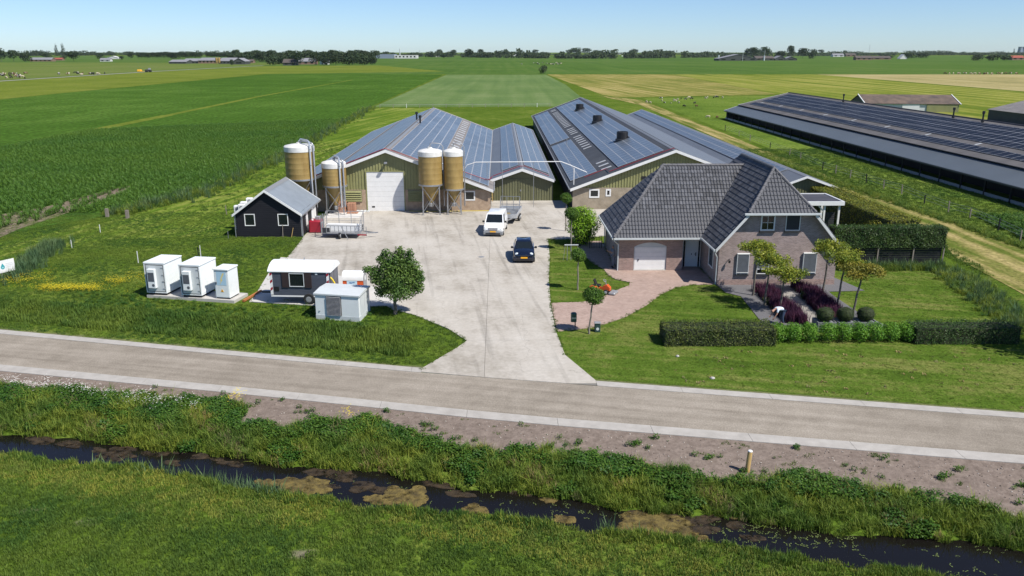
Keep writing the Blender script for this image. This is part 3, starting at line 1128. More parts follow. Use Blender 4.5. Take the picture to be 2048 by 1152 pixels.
sheet('cow_pasture', gp((1285, 197), (1556, 191), (2048, 262), (3200, 430), (3200, 820), (2048, 492), (1700, 362), (1450, 262)), .03, m_past, 'rough green cow pasture beside the long barn')
sheet('mown_track', gp((1196, 191), (1240, 196), (1282, 200), (1450, 268), (1690, 366), (1850, 424), (2060, 500), (2300, 600), (2300, 720), (2048, 590), (1910, 515), (1880, 480), (1780, 430), (1640, 375), (1500, 305), (1280, 210)), .04, m_track, 'yellowish mown track beside the pasture fence')
sheet('grass_strip', gp((747, 216), (884, 216), (640, 330), (600, 420), (455, 470), (200, 480), (60, 520), (0, 560), (-300, 640), (-300, 560), (0, 486), (235, 434), (420, 388), (590, 305)), .015, m_strip, 'mown grass strip beside the maize')
# farm road across the left fields
A = gp((-300, 182), (0, 162.5), (294, 143.8), (526, 131.3))
t = MB()
for i in range(3):
    d = Vector((A[i + 1][0] - A[i][0], A[i + 1][1] - A[i][1])).normalized(); n = Vector((-d.y, d.x)) * 2.2
    t.add([(A[i][0] - n.x, A[i][1] - n.y, .09), (A[i + 1][0] - n.x, A[i + 1][1] - n.y, .09), (A[i + 1][0] + n.x, A[i + 1][1] + n.y, .09), (A[i][0] + n.x, A[i][1] + n.y, .09)], [(0, 1, 2, 3)])
t.build('field_road', mat('distant_asphalt', (.28, .27, .25), .9), kind='structure')

# ---------------- yard concrete in poured bays, drive, pink pavers, lawns
yard_poly = [(-4.05, 39.68), (-4.05, 40.2), (-2.35, 43.3), (-1.86, 44.4), (-3.1, 46.6), (-5.4, 49.3), (-7.0, 50.6), (-8.0, 52.6), (-16.6, 52.3), (-16.9, 60.5), (-17.3, 69.5), (-17.55, 72.3), (-17.55, 84.5), (-1.1, 84.55), (-1.1, 90.3),
             (7.4, 90.3), (7.4, 85.3), (29, 85.2), (29, 76.5), (9.0, 72.0), (6.9, 70.8), (4.35, 70.8), (4.1, 64.0), (3.62, 57.4), (3.4, 51.6), (3.36, 45.9), (3.6, 42.0), (4.85, 38.4), (4.85, 37.74), (0, 38.72)]


def clip_rect(poly, x0, x1, y0, y1):
    def cl(P, f, inter):
        out = []
        for i in range(len(P)):
            a, b_ = P[i], P[(i + 1) % len(P)]
            ia, ib = f(a), f(b_)
            if ia:
                out.append(a)
            if ia != ib:
                out.append(inter(a, b_))
        return out
    def ix(xv):
        return lambda a, b_: (xv, a[1] + (b_[1] - a[1]) * (xv - a[0]) / (b_[0] - a[0]))
    def iy(yv):
        return lambda a, b_: (a[0] + (b_[0] - a[0]) * (yv - a[1]) / (b_[1] - a[1]), yv)
    P = list(poly)
    for f, it in ((lambda p: p[0] >= x0, ix(x0)), (lambda p: p[0] <= x1, ix(x1)), (lambda p: p[1] >= y0, iy(y0)), (lambda p: p[1] <= y1, iy(y1))):
        if P:
            P = cl(P, f, it)
    return P


m_yard = groundmat('broomed_yard_concrete', [(0.30, 0.272, 0.228), (0.420, 0.388, 0.338), (0.49, 0.460, 0.41)], scales=(0.07, 0.35, 3.0), streak=(12, 1.2, 9), streak_amt=.22, bscale=5, fine=0.05, bump=0.08, pos=(.3, .5, .75))
# hairline cracks and worn wheel tracks in the concrete
_N, _L = m_yard.node_tree.nodes, m_yard.node_tree.links
_b = _N['Principled BSDF']; _old = _b.inputs['Base Color'].links[0].from_socket
_tc = _N.new('ShaderNodeTexCoord'); _v = _N.new('ShaderNodeTexVoronoi'); _v.feature = 'DISTANCE_TO_EDGE'; _v.inputs['Scale'].default_value = .16
_nz = _N.new('ShaderNodeTexNoise'); _nz.inputs['Scale'].default_value = .8; _nz.inputs['Detail'].default_value = 6
_ad = _N.new('ShaderNodeVectorMath'); _L.new(_tc.outputs['Object'], _nz.inputs['Vector']); _L.new(_tc.outputs['Object'], _ad.inputs[0]); _L.new(_nz.outputs['Color'], _ad.inputs[1]); _L.new(_ad.outputs[0], _v.inputs['Vector'])
_r = _N.new('ShaderNodeMapRange'); _r.inputs['From Min'].default_value = 0; _r.inputs['From Max'].default_value = .0028; _r.inputs['To Min'].default_value = .74; _r.inputs['To Max'].default_value = 1
_L.new(_v.outputs['Distance'], _r.inputs[0])
_mp = _N.new('ShaderNodeMapping'); _mp.vector_type = 'TEXTURE'; _mp.inputs['Rotation'].default_value = (0, 0, .12); _mp.inputs['Scale'].default_value = (.55, 14, 1); _L.new(_tc.outputs['Object'], _mp.inputs[0])
_n2 = _N.new('ShaderNodeTexNoise'); _n2.inputs['Scale'].default_value = 1; _n2.inputs['Detail'].default_value = 6; _L.new(_mp.outputs[0], _n2.inputs['Vector'])
_r2 = _N.new('ShaderNodeMapRange'); _r2.inputs['From Min'].default_value = .56; _r2.inputs['From Max'].default_value = .72; _r2.inputs['To Min'].default_value = 1; _r2.inputs['To Max'].default_value = .74; _L.new(_n2.outputs['Fac'], _r2.inputs[0])
_n3 = _N.new('ShaderNodeTexNoise'); _n3.inputs['Scale'].default_value = .55; _n3.inputs['Detail'].default_value = 9; _L.new(_tc.outputs['Object'], _n3.inputs['Vector'])
_r3 = _N.new('ShaderNodeMapRange'); _r3.inputs['From Min'].default_value = .62; _r3.inputs['From Max'].default_value = .74; _r3.inputs['To Min'].default_value = 1; _r3.inputs['To Max'].default_value = .82; _L.new(_n3.outputs['Fac'], _r3.inputs[0])
_m1 = _N.new('ShaderNodeMath'); _m1.operation = 'MULTIPLY'; _L.new(_r.outputs[0], _m1.inputs[0]); _L.new(_r2.outputs[0], _m1.inputs[1])
_m2 = _N.new('ShaderNodeMath'); _m2.operation = 'MULTIPLY'; _L.new(_m1.outputs[0], _m2.inputs[0]); _L.new(_r3.outputs[0], _m2.inputs[1])
_mx = _N.new('ShaderNodeMix'); _mx.data_type = 'RGBA'; _mx.blend_type = 'MULTIPLY'; _mx.inputs[0].default_value = 1; _L.new(_old, _mx.inputs[6]); _L.new(_m2.outputs[0], _mx.inputs[7]); _L.new(_mx.outputs[2], _b.inputs['Base Color'])
yard = thing('yard', 'pale concrete farmyard and drive poured in bays', None)
yard['kind'] = 'structure'
del yard['label']
yard['label'] = 'pale concrete farmyard and drive poured in bays'
xl = [-20, -0.78, 30]
yl_left = [38, 44.42, 62.5, 78.0, 92]
yl_right = [38, 44.42, 48.6, 54.3, 62.5, 78.0, 92]
for i in range(2):
    yl = yl_left if i == 0 else yl_right
    for j in range(len(yl) - 1):
        P = clip_rect(yard_poly, xl[i] + .008, xl[i + 1] - .008, yl[j] + .008, yl[j + 1] - .008)
        if len(P) > 2:
            ar = abs(sum(P[k][0] * P[(k + 1) % len(P)][1] - P[(k + 1) % len(P)][0] * P[k][1] for k in range(len(P)))) / 2
            if ar > .1:
                q = MB()
                q.prism(P, -.06, .05)
                q.build('concrete_bay', m_yard, yard)
sheet('yard_joint', [(p[0], p[1]) for p in yard_poly], .025, mat('dark_joint_filler', (.17, .16, .14), .95))

m_pave = brickmat('pink_clay_pavers', (0.335, 0.235, 0.19), (0.42, 0.31, 0.255), (0.22, 0.165, 0.135), bw=.21, bh=.105, gap=.008, plane='XY', rot=.4, var=.14, bump=.3)
pave = [(3.42, 45.95), (4.3, 46.2), (5.78, 46.7), (7.87, 48.6), (9.6, 51.0), (11.1, 53.6), (12.4, 55.2), (13.6, 55.9), (15.45, 56.0), (15.45, 61.1), (9.0, 61.1), (9.0, 70), (7.0, 70), (6.7, 66.0), (7.3, 62.5), (8.0, 60.4), (8.1, 58.6), (8.5, 57.4), (9.4, 56.6), (9.25, 55.8), (8.0, 54.4), (6.6, 52.4), (5.5, 51.85), (3.42, 51.65)]
q = MB(); q.prism(pave, -.05, .055)
q.build('paved_path', m_pave, kind='structure')['label'] = 'curved pink clay paving in front of the garage'
lawn_a = [(3.2, 51.5), (5.5, 51.75), (6.7, 52.4), (8.1, 54.4), (9.35, 55.8), (9.5, 56.6), (8.5, 57.4), (8.15, 58.6), (8.1, 60.5), (7.4, 62.6), (6.8, 66.1), (6.8, 71.0), (4.1, 71.0), (3.9, 64.0), (3.4, 57.4)]
sheet('lawn', lawn_a, .012, m_lawn, 'small striped lawn between the drive and the garage')
lawn_b = [(3.2, 43.5), (4.6, 38.9)] + [(x, float(far_out(x)) + .3) for x in range(6, 56, 4)] + [(56, 47), (40, 52), (35.5, 59.4), (24.4, 60.2), (24.4, 55.5), (15.6, 55.4), (13.5, 56.1), (12.3, 55.3), (11.0, 53.7), (9.5, 51.1), (7.8, 48.7), (5.7, 46.8), (4.2, 46.3), (3.2, 46.0)]
sheet('lawn', lawn_b, .012, m_lawn, 'large mown front lawn round the house and hedge')
# garden beds: dark chippings and a pale middle path
m_grav = mat('dark_slate_chippings', (0.095, 0.093, 0.098), .9, col2=(.17, .165, .17), scale=25, detail=8, bump=.5, bscale=50)
sheet('gravel_bed', [(15.6, 53.9), (16.4, 53.0), (16.1, 47.4), (15.9, 46.4), (23.6, 46.4), (22.9, 48.6), (22.75, 53.0), (22.8, 54.0), (25.4, 54.2), (24.6, 57.8), (23.95, 57.8), (23.95, 55.85), (15.5, 55.85)], .045, m_grav, 'dark slate chippings round the flower borders')
sheet('garden_path', [(18.9, 46.7), (20.1, 46.7), (20.2, 53.9), (19.1, 53.9)], .055, mat('pale_gravel', (.30, .28, .25), .9, var=.2, scale=20, bump=.4, bscale=40), 'pale gravel path between the purple borders')

# ================================================================== BARNS
def clad_wall(x0, x1, y, zb, ztop, pitch=0.3, dep=0.06, holes=(), face=-1):
    """ribbed sheet wall facing -y; ztop(x) gives the roofline; holes = [(xa, xb, za, zb)]"""
    mb = MB()
    n = max(1, int(round((x1 - x0) / pitch)))
    p = (x1 - x0) / n
    cuts = []
    for i in range(n):
        a = x0 + i * p
        cuts += [(a, a + p * .62, 0.0), (a + p * .62, a + p, dep)]
    segs = []
    for (a, c, d) in cuts:
        pts = sorted({a, c} | {h for hh in holes for h in hh[:2] if a < h < c})
        for k in range(len(pts) - 1):
            segs.append((pts[k], pts[k + 1], d))
    for (a, c, d) in segs:
        mid = (a + c) / 2
        spans = [(zb, None)]
        hs = sorted([h for h in holes if h[0] <= mid <= h[1]], key=lambda h: h[2])
        lo = zb
        out = []
        for h in hs:
            if h[2] > lo:
                out.append((lo, h[2]))
            lo = h[3]
        out.append((lo, None))
        yy = y + d
        for (za, zc) in out:
            ta = ztop(a) if zc is None else zc
            tc_ = ztop(c) if zc is None else zc
            if max(ta, tc_) <= za + .01:
                continue
            ta = max(ta, za + .005); tc_ = max(tc_, za + .005)
            mb.add([(a, yy, za), (c, yy, za), (c, yy, tc_), (a, yy, ta)], [(0, 1, 2, 3)])
            # rib cheeks
            mb.add([(a, y, za), (a, y + dep, za), (a, y + dep, ta), (a, y, ta)], [(0, 1, 2, 3)])
    return mb


def clad_side(x, y0, y1, z0, z1, pitch, dep, sgn):
    """ribbed side wall at x, ribs along y; sgn +1 when the wall faces +x"""
    mb = MB()
    n = int(round((y1 - y0) / pitch))
    p = (y1 - y0) / n
    for i in range(n):
        a = y0 + i * p
        for (u, w, d) in ((a, a + p * .6, 0), (a + p * .6, a + p, -dep * sgn)):
            mb.add([(x + d, u, z0), (x + d, w, z0), (x + d, w, z1), (x + d, u, z1)], [(0, 1, 2, 3) if sgn > 0 else (3, 2, 1, 0)])
        mb.add([(x, a, z0), (x - dep * sgn, a, z0), (x - dep * sgn, a, z1), (x, a, z1)], [(0, 1, 2, 3)])
    return mb


def window(par, x0, x1, z0, z1, y, fr=0.09, m_frame='white', m_pane='glass', out=0.05, mull=None, label=None):
    f = MB()
    f.box(x0, x1, y - out, y + .06, z0, z0 + fr)
    f.box(x0, x1, y - out, y + .06, z1 - fr, z1)
    f.box(x0, x0 + fr, y - out, y + .06, z0 + fr, z1 - fr)
    f.box(x1 - fr, x1, y - out, y + .06, z0 + fr, z1 - fr)
    if mull:
        cx = (x0 + x1) / 2; cz = (z0 + z1) / 2
        f.box(cx - .014, cx + .014, y - .012, y + .02, z0 + fr, z1 - fr)
        f.box(x0 + fr, cx - .016, y - .012, y + .02, cz - .014, cz + .014)
        f.box(cx + .016, x1 - fr, y - .012, y + .02, cz - .014, cz + .014)
    fo = f.build('window', M[m_frame], par, label=label)
    p = MB()
    p.box(x0 + fr - .01, x1 - fr + .01, y + .004, y + .03, z0 + fr - .01, z1 - fr + .01)
    p.build('pane', M[m_pane], fo)
    return fo


PV = {}


def pv_mesh(key, w, h, nx, ny, mg):
    """solar panel lying in its own x-y plane: frame bars, dark glass, cell gaps as thin bars"""
    mb = MB()
    mb.box(-w / 2, w / 2, -h / 2, h / 2, 0.0, .032, 0)
    f = .032
    mb.box(-w / 2 + f, w / 2 - f, -h / 2 + f, h / 2 - f, .030, .036, 1)
    me = mb.mesh('solar_panel', [M['pv_frame'], mg])
    return me


def pv_field(par, O, U, V, N, nu, nv, w, h, key, mg, skip=None, gap=.02, store=None, first='v'):
    """grid of panels; U runs across (nu of width w), V along (nv of height h)"""
    if (key, w, h) not in PV:
        PV[(key, w, h)] = pv_mesh(key, w, h, 6, 10, mg)
    me = PV[(key, w, h)]
    O, U, V, N = Vector(O), Vector(U), Vector(V), Vector(N)
    for j in range(nv):
        for i in range(nu):
            if skip and skip(i, j):
                continue
            c = O + U * ((i + .5) * (w + gap)) + V * ((j + .5) * (h + gap)) + N * .07
            jit = random.uniform(-.006, .006)
            R = Matrix.Rotation(jit, 3, U) @ Matrix((U, V, N)).transposed()
            store.append((c, R, me))


def pv_commit(par, store, mg, limit=300):
    store.sort(key=lambda s: s[0].y + abs(s[0].x) * .3)
    for (c, R, me) in store[:limit]:
        o = link('solar_panel', me, par)
        o.matrix_local = Matrix.Translation(c) @ R.to_4x4()
    rest = store[limit:]
    if rest:
        vs, fs, mi = [], [], []
        for (c, R, me) in rest:
            b0 = len(vs)
            vs += [tuple(c + R @ v.co) for v in me.vertices]
            for p in me.polygons:
                fs.append(tuple(b0 + k for k in p.vertices)); mi.append(p.material_index)
        m2 = bpy.data.meshes.new('solar_panels')
        m2.from_pydata(vs, [], fs)
        m2.materials.append(M['pv_frame']); m2.materials.append(mg)
        m2.polygons.foreach_set('material_index', mi)
        link('far_solar_panels', m2, par, kind='stuff')


def roof_plane(ex, ez, rx, rz, y0, y1):
    """frame of a slope from ridge (rx, rz) down to eave (ex, ez): returns origin at ridge, U down-slope, V along +y, N up"""
    U = Vector((ex - rx, 0, ez - rz)); L = U.length; U.normalize()
    V = Vector((0, 1, 0))
    N = U.cross(V)
    if N.z < 0:
        N = -N
    return Vector((rx, y0, rz)), U, V, N, L


def barn(name, label, x0, x1, y0, y1, ez, rx, rz, m_roof, m_front, low=None, low_z=0, holes=(), over=.3, m_side='darkclad', cat='barn', trim='white', rooft=.09, pitch=.3, side_low=None, trim_h=.26):
    t = thing(name, label, cat)
    top = lambda x: (ez + (rz - ez) * ((x - x0) / (rx - x0) if x < rx else (x1 - x) / (x1 - rx))) - .06
    for side, ex in ((-1, x0 - over), (1, x1 + over)):
        ezz = ez - (rz - ez) / (rx - x0) * over
        q = MB()
        q.slab([(rx, y0 - .45, rz), (ex, y0 - .45, ezz), (ex, y1 + .3, ezz), (rx, y1 + .3, rz)], rooft)
        q.build('roof', m_roof, t)
        g = MB()
        g.tube([(ex + side * .07, y0 - .42, ezz - .05), (ex + side * .07, y1 + .3, ezz - .05)], .07, 8)
        g.build('gutter', M['galv_dull'], t)
        f = MB()
        th = trim_h
        # verge board
        vx = [(rx, rz + .03), (ex, ezz + .03), (ex, ezz - th), (rx, rz - th)]
        f.prism_y(vx, y0 - .52, y0 - .46)
        f.build('verge_board', M[trim], t)
        f = MB(); f.prism_y(vx, y1 + .31, y1 + .36); f.build('verge_board', M[trim], t)
    r = MB()
    d = .22
    s = (rz - ez) / (rx - x0)
    r.prism_y([(rx - d, rz - d * s + .03), (rx, rz + .05), (rx + d, rz - d * s + .03), (rx + d, rz - d * s + .005), (rx, rz + .02), (rx - d, rz - d * s + .005)], y0 - .45, y1 + .3)
    r.build('ridge_cap', M['lead'], t)
    zb = low_z if low else 0.0
    clad_wall(x0, x1, y0, zb, top, pitch, .06, holes).build('front_cladding', M[m_front], t)
    if low:
        q = MB()
        hs = sorted([h for h in holes if h[2] < low_z], key=lambda h: h[0])
        a = x0
        for h in hs:
            q.box(a, h[0], y0 - .04, y0 + .12, 0, low_z)
            if h[2] > 0.05:
                q.box(h[0], h[1], y0 - .04, y0 + .12, 0, h[2])
            if h[3] < low_z:
                q.box(h[0], h[1], y0 - .04, y0 + .12, h[3], low_z)
            a = h[1]
        q.box(a, x1, y0 - .04, y0 + .12, 0, low_z)
        q.build('plinth_wall', M[low], t)
    for sx, sg in ((x0, -1), (x1, 1)):
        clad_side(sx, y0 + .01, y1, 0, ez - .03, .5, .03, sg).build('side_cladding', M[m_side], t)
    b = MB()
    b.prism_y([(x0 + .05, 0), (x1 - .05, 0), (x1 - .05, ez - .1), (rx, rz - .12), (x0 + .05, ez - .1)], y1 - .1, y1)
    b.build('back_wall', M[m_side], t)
    return t


def sectional_door(par, x0, x1, z0, z1, y, n, m='white', name='roller_door'):
    f = MB()
    h = (z1 - z0) / n
    f.box(x0 - .1, x0, y - .05, y + .1, z0, z1 + .1); f.box(x1, x1 + .1, y - .05, y + .1, z0, z1 + .1); f.box(x0, x1, y - .05, y + .1, z1, z1 + .1)
    d = f.build(name, M['greenclad'], par)
    for i in range(n):
        q = MB()
        q.bbox(x0 + .01, x1 - .01, y, y + .05, z0 + i * h + .006, z0 + (i + 1) * h - .006, .008)
        q.build('door_section', M[m], d)
    hb = MB(); hb.box(x0 + .45, x0 + .75, y - .02, y, z0 + .4, z0 + .55); hb.build('handle', M['black'], d)
    return d


# --- barn A: broad green barn with white door
A0, A1, AY0, AY1, AE, ARX, ARZ = -22.25, -0.85, 84.5, 149.2, 2.36, -11.52, 6.38
holesA = [(-13.72, -9.69, 0, 4.2), (-3.55, -2.45, 1.1, 2.12)]
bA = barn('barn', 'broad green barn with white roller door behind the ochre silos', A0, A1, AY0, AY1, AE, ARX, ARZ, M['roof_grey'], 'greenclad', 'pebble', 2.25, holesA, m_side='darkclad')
sectional_door(bA, -13.62, -9.79, 0, 4.1, AY0 - .03, 8)
window(bA, -3.55, -2.45, 1.1, 2.12, AY0 - .02, .13)
for (a, c) in ((-15.85, -14.2), (-9.35, -7.9)):
    fr = MB(); fr.box(a - .04, c + .04, AY0 - .10, AY0 - .05, 1.0, 2.2)
    v = fr.build('louvre_vent', M['greenclad_dark'], bA)
    for k in range(5):
        q = MB(); z = 1.06 + k * .225
        q.prism_x([(AY0 - .20, z), (AY0 - .102, z + .17), (AY0 - .102, z + .19), (AY0 - .215, z + .02)], a, c)
        q.build('louvre', M['greenclad'], v)
q = MB(); q.box(ARX - .12, ARX + .12, AY0 - .45, AY0 - .02, 5.05, 5.15); q.bbox(ARX - .16, ARX + .16, AY0 - .75, AY0 - .45, 5.0, 5.18, .03)
q.build('flood_lamp', M['galv'], bA)
st = []
s = 4.02 / 10.67
for side, ex in ((1, A1 + .3), (-1, A0 - .3)):
    O, U, V, N, L = roof_plane(ex, ARZ - abs(ex - ARX) * s, ARX, ARZ, AY0, AY1)
    pv_field(bA, O + U * .45 + V * 1.0, U, V, N, 5, 37, 1.0, 1.65, 'blue', M['pv_glass'], store=st)
    if side == 1:
        pv_field(bA, O + U * 7.1 + V * .6, U, V, N, 4, 37, 1.0, 1.65, 'blue', M['pv_glass'], store=st)
        for k in range(19):
            q = MB()
            a = O + U * 5.75 + V * (4 + k * 3.1) + N * .02
            q.slab([a, a + U * 1.1, a + U * 1.1 + V * .85, a + V * .85], -.03)
            q.build('roof_light', M['translucent'], bA)
    else:
        pv_field(bA, O + U * 6.3 + V * .6, U, V, N, 5, 37, 1.0, 1.65, 'blue', M['pv_glass'], store=st)
pv_commit(bA, st, M['pv_glass'])
for (px, py) in ((-12.1, 124), (-11.0, 117.5)):
    q = MB(); q.tube([(px, py, 6.0), (px, py, 7.1)], .13, 10); q.tube([(px, py, 7.1), (px, py, 7.4)], .22, 10, .2)
    q.build('vent_pipe', M['black'], bA)
q = MB()
q.tube([(A0, AY0 - .3, AE + .12), (ARX, AY0 - .3, ARZ + .16), (ARX + 5.2, AY0 + .5, ARZ - 5.2 * s + .16)], .05, 6)
q.tube([(-5.3, AY0 + 3.0, ARZ - 6.2 * s + .2), (-1.5, AY0 + 3.4, ARZ - 10.0 * s + .2), (-1.0, AY0 + 4.6, 2.6), (-.7, AY0 + 6.4, 2.65)], .05, 6)
q.build('red_pipe', M['maroon'], bA)

# --- barn B: small green barn in the middle
B0, B1, BY0, BY1, BE, BRX, BRZ = -.83, 6.0, 90.3, 149.6, 2.45, 2.58, 3.64
bB = barn('barn', 'small low green barn between the two big barns', B0, B1, BY0, BY1, BE, BRX, BRZ, M['roof_mid'], 'greenclad_dark', over=.12, pitch=.3)
st = []
s2 = (BRZ - BE) / (BRX - B0)
for side, ex in ((-1, B0), (1, B1)):
    O, U, V, N, L = roof_plane(ex, BE, BRX, BRZ, BY0, BY1)
    nu = 2 if side < 0 else 3
    pv_field(bB, O + U * .3 + V * 3.2, U, V, N, nu, 33, 1.0, 1.65, 'blue', M['pv_glass'], store=st)
pv_commit(bB, st, M['pv_glass'])
f = MB()
for x in (.55, 2.28, 4.02):
    f.box(x - .03, x + .03, BY0 - .035, BY0 - .004, .05, 2.35)
f.box(.55, 4.05, BY0 - .06, BY0 - .02, 2.36, 2.44)
dd = f.build('double_door', M['greenclad_dark'], bB)
q = MB(); q.box(2.4, 2.5, BY0 - .09, BY0 - .04, 1.1, 1.3); q.build('handle', M['galv'], dd)
q = MB(); q.tube([(-.6, BY0 + .4, 2.75), (2.4, BY0 + .9, BRZ + .12), (2.9, BY0 + .9, BRZ + .12), (5.6, BY0 + .4, 2.75)], .045, 6); q.build('red_pipe', M['maroon'], bB)

# --- barn C: long charcoal-roofed barn
C0, C1, CY0, CY1, CE, CRX, CRZ = 7.75, 28.85, 85.1, 185.5, 2.36, 18.3, 6.26
sc_ = (CRZ - CE) / (CRX - C0)
wx = []
for (px0, px1, py0, py1) in ((1178, 1199, 378, 395.5), (1211, 1222, 378, 392.5)):
    a = W(px0, py1, CY0); c = W(px1, py0, CY0)
    wx.append((a[0], c[0], a[1], c[1]))
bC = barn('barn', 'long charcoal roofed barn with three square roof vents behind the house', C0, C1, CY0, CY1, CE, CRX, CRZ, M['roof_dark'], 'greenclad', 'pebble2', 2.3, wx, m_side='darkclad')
for w_ in wx:
    window(bC, *w_, CY0 - .03, .15)
q = MB(); q.box(14.9, 15.4, CY0 - .06, CY0 - .01, 3.2, 3.5); q.build('vent_grille', M['black'], bC)
for xj in (10.2, 12.6, 14.9):
    pass
st = []
O, U, V, N, L = roof_plane(C0 - .3, CRZ - (CRX - C0 + .3) * sc_, CRX, CRZ, CY0, CY1)


def skipC(i, j):
    for vy in (104.0, 131.0, 160.0):
        if abs(CY0 + 1.6 + j * 1.67 + .8 - vy) < 1.25 and i in (1, 2):
            return True
    return False


pv_field(bC, O + U * .9 + V * 1.6, U, V, N, 5, 57, 1.0, 1.65, 'blue', M['pv_glass'], store=st, skip=skipC)
pv_field(bC, O + U * 8.1 + V * 3.6, U, V, N, 3, 20, 1.0, 1.65, 'blue', M['pv_glass'], store=st)
pv_field(bC, O + U * 8.1 + V * 39.5, U, V, N, 3, 34, 1.0, 1.65, 'blue', M['pv_glass'], store=st)
pv_commit(bC, st, M['pv_glass'])
yk = 3.5
while yk < 96:
    if random.random() < .86:
        q = MB()
        a = O + U * 6.45 + V * yk + N * .02
        q.slab([a, a + U * 1.15, a + U * 1.15 + V * .6, a + V * .6], -.03)
        q.build('roof_light', M['translucent'], bC)
    yk += 2.45
for vy in (104.0, 131.0, 160.0):
    q = MB()
    c = O + U * 2.9 + V * (vy - CY0)
    z = c.z
    q.lathe([(.72, z - .1), (.72, z + 1.05), (.66, z + 1.1), (.62, z + 1.1), (.62, z + .9)], 20, (c.x, c.y, 0))
    vt = q.build('roof_vent', M['black'], bC)
    q = MB(); q.lathe([(.86, z - .3), (.86, z + .18), (.78, z + .2)], 20, (c.x, c.y, 0)); q.build('collar', M['darkclad'], vt)
q = MB(); q.tube([(9.7, 117.2, 2.9), (9.7, 117.2, 4.2)], .05, 8); q.build('vent_pipe', M['galv'], bC)
q = MB()
zf = lambda x: CRZ - (CRX - x) * sc_ + .14
q.tube([(9.2, CY0 + 2.6, zf(9.2)), (11.6, CY0 + 2.9, zf(11.6)), (11.6, CY0 + .5, zf(11.6)), (18.1, CY0 + .4, zf(18.1)), (18.3, CY0 + .4, CRZ + .1)], .045, 6)
q.build('red_pipe', M['maroon'], bC)
# right slope: paler sheet with a line of clips below the ridge
O2, U2, V2, N2, L2 = roof_plane(C1 + .3, CRZ - (C1 + .3 - CRX) * sc_, CRX, CRZ, CY0, CY1)
q = MB(); q.slab([O2 + U2 * .5 + N2 * .03 + V2 * -.4, O2 + U2 * (L2 - .1) + N2 * .03 + V2 * -.4, O2 + U2 * (L2 - .1) + N2 * .03 + V2 * 100, O2 + U2 * .5 + N2 * .03 + V2 * 100], -.02)
q.build('roof_sheeting', M['roof_mid'], bC)
# --- barn D: narrow barn on the far side
D0, D1, DE, DRX, DRZ = 28.95, 35.6, 2.3, 32.2, 3.5
bD = barn('barn', 'narrow barn with solar panels beyond the house and long hedge', D0, D1, 85.2, 187, DE, DRX, DRZ, M['roof_mid'], 'greenclad_dark', over=.1, pitch=.3, trim_h=.2)
st = []
O, U, V, N, L = roof_plane(D0, DE, DRX, DRZ, 85.2, 187)
pv_field(bD, O + U * .2 + V * 5.0, U, V, N, 2, 57, 1.0, 1.65, 'blue', M['pv_glass'], store=st)
pv_commit(bD, st, M['pv_glass'])

# --- white pipe bridge over the roofs
t = thing('pipe_bridge', 'white feed pipe carried on thin posts over the middle barn roofs', 'pipe')
pa = [(-3.9, 86.3, 3.7), (-3.3, 86.2, 4.55), (-2.4, 86.2, 4.85), (6.55, 86.2, 4.9), (7.6, 86.2, 4.5), (9.3, 86.3, 3.75)]
q = MB(); q.tube(pa, .045, 10); q.build('pipe', M['white'], t)
for (x, z0, z1) in ((.4, 2.7, 4.85), (3.7, 3.2, 4.86), (-1.2, 2.2, 4.85)):
    q = MB(); q.tube([(x, 86.2, 0.0 if x > -.7 else z0), (x, 86.2, z1)], .03, 6); q.build('support_post', M['galv'], t)
q = MB(); q.tube([(7.95, 86.25, 0), (7.95, 86.25, 4.35)], .05, 8); q.build('support_post', M['white'], t)

# --- barn E: very long barn on the right with a lean-to
EY0, EY1 = 62.0, 205.0
t = thing('barn', 'very long dark barn with open lean-to along the right side pasture', 'barn')
ER = (71.2, 6.3); EL = (59.0, 3.42)
q = MB(); q.slab([(ER[0], EY0, ER[1]), (EL[0], EY0, EL[1]), (EL[0], EY1, EL[1]), (ER[0], EY1, ER[1])], .1); q.build('roof', ribmat('dark_warm_roof_sheet', (.105, .098, .095), .18, 'Y', .8, .25, vs=.3), t)
q = MB(); q.slab([(ER[0], EY0, ER[1]), (83.4, EY0, 3.42), (83.4, EY1, 3.42), (ER[0], EY1, ER[1])], .1); q.build('roof', M['roof_dark'], t)
q = MB(); q.slab([(59.2, EY0, 3.2), (55.7, EY0, 2.05), (55.7, EY1 + .2, 2.05), (59.2, EY1 + .2, 3.2)], .07); q.build('lean_to_roof', ribmat('blue_grey_roof_sheet', (.105, .120, .130), .35, 'Y', .45, .08, vs=.2), t)
q = MB(); q.prism_y([(ER[0], ER[1] + .04), (EL[0], EL[1] + .04), (EL[0], EL[1] - .22), (ER[0], ER[1] - .22)], EY1 + .02, EY1 + .1); q.build('verge_board', M['soffit'], t)
q = MB(); q.prism_y([(59.2, 3.25), (55.65, 2.09), (55.65, 1.95), (59.2, 3.1)], EY1 + .22, EY1 + .28); q.build('verge_board', M['soffit'], t)
q = MB(); q.tube([(71.2, EY0, 6.33), (71.2, EY1, 6.33)], .12, 8); q.build('ridge_cap', M['felt'], t)
q = MB(); q.box(59.2, 83.2, EY1 - .2, EY1, 0, 3.3); q.prism_y([(59.2, 3.3), (83.2, 3.3), (71.2, 6.15)], EY1 - .2, EY1); q.build('back_wall', M['darkclad'], t)
q = MB(); q.box(59.25, 59.35, EY0, EY1 - .25, 0, 3.05); q.build('inner_wall', mat('black_boarding', (.008, .007, .009), .8), t)
q = MB(); q.box(83.0, 83.2, EY0, EY1 - .25, 0, 3.3); q.build('side_wall', M['darkclad'], t)
q = MB(); q.box(55.6, 55.72, EY0, EY1 + .2, 1.84, 2.0); q.build('gutter', M['darkclad'], t)
yk = EY0 + 1
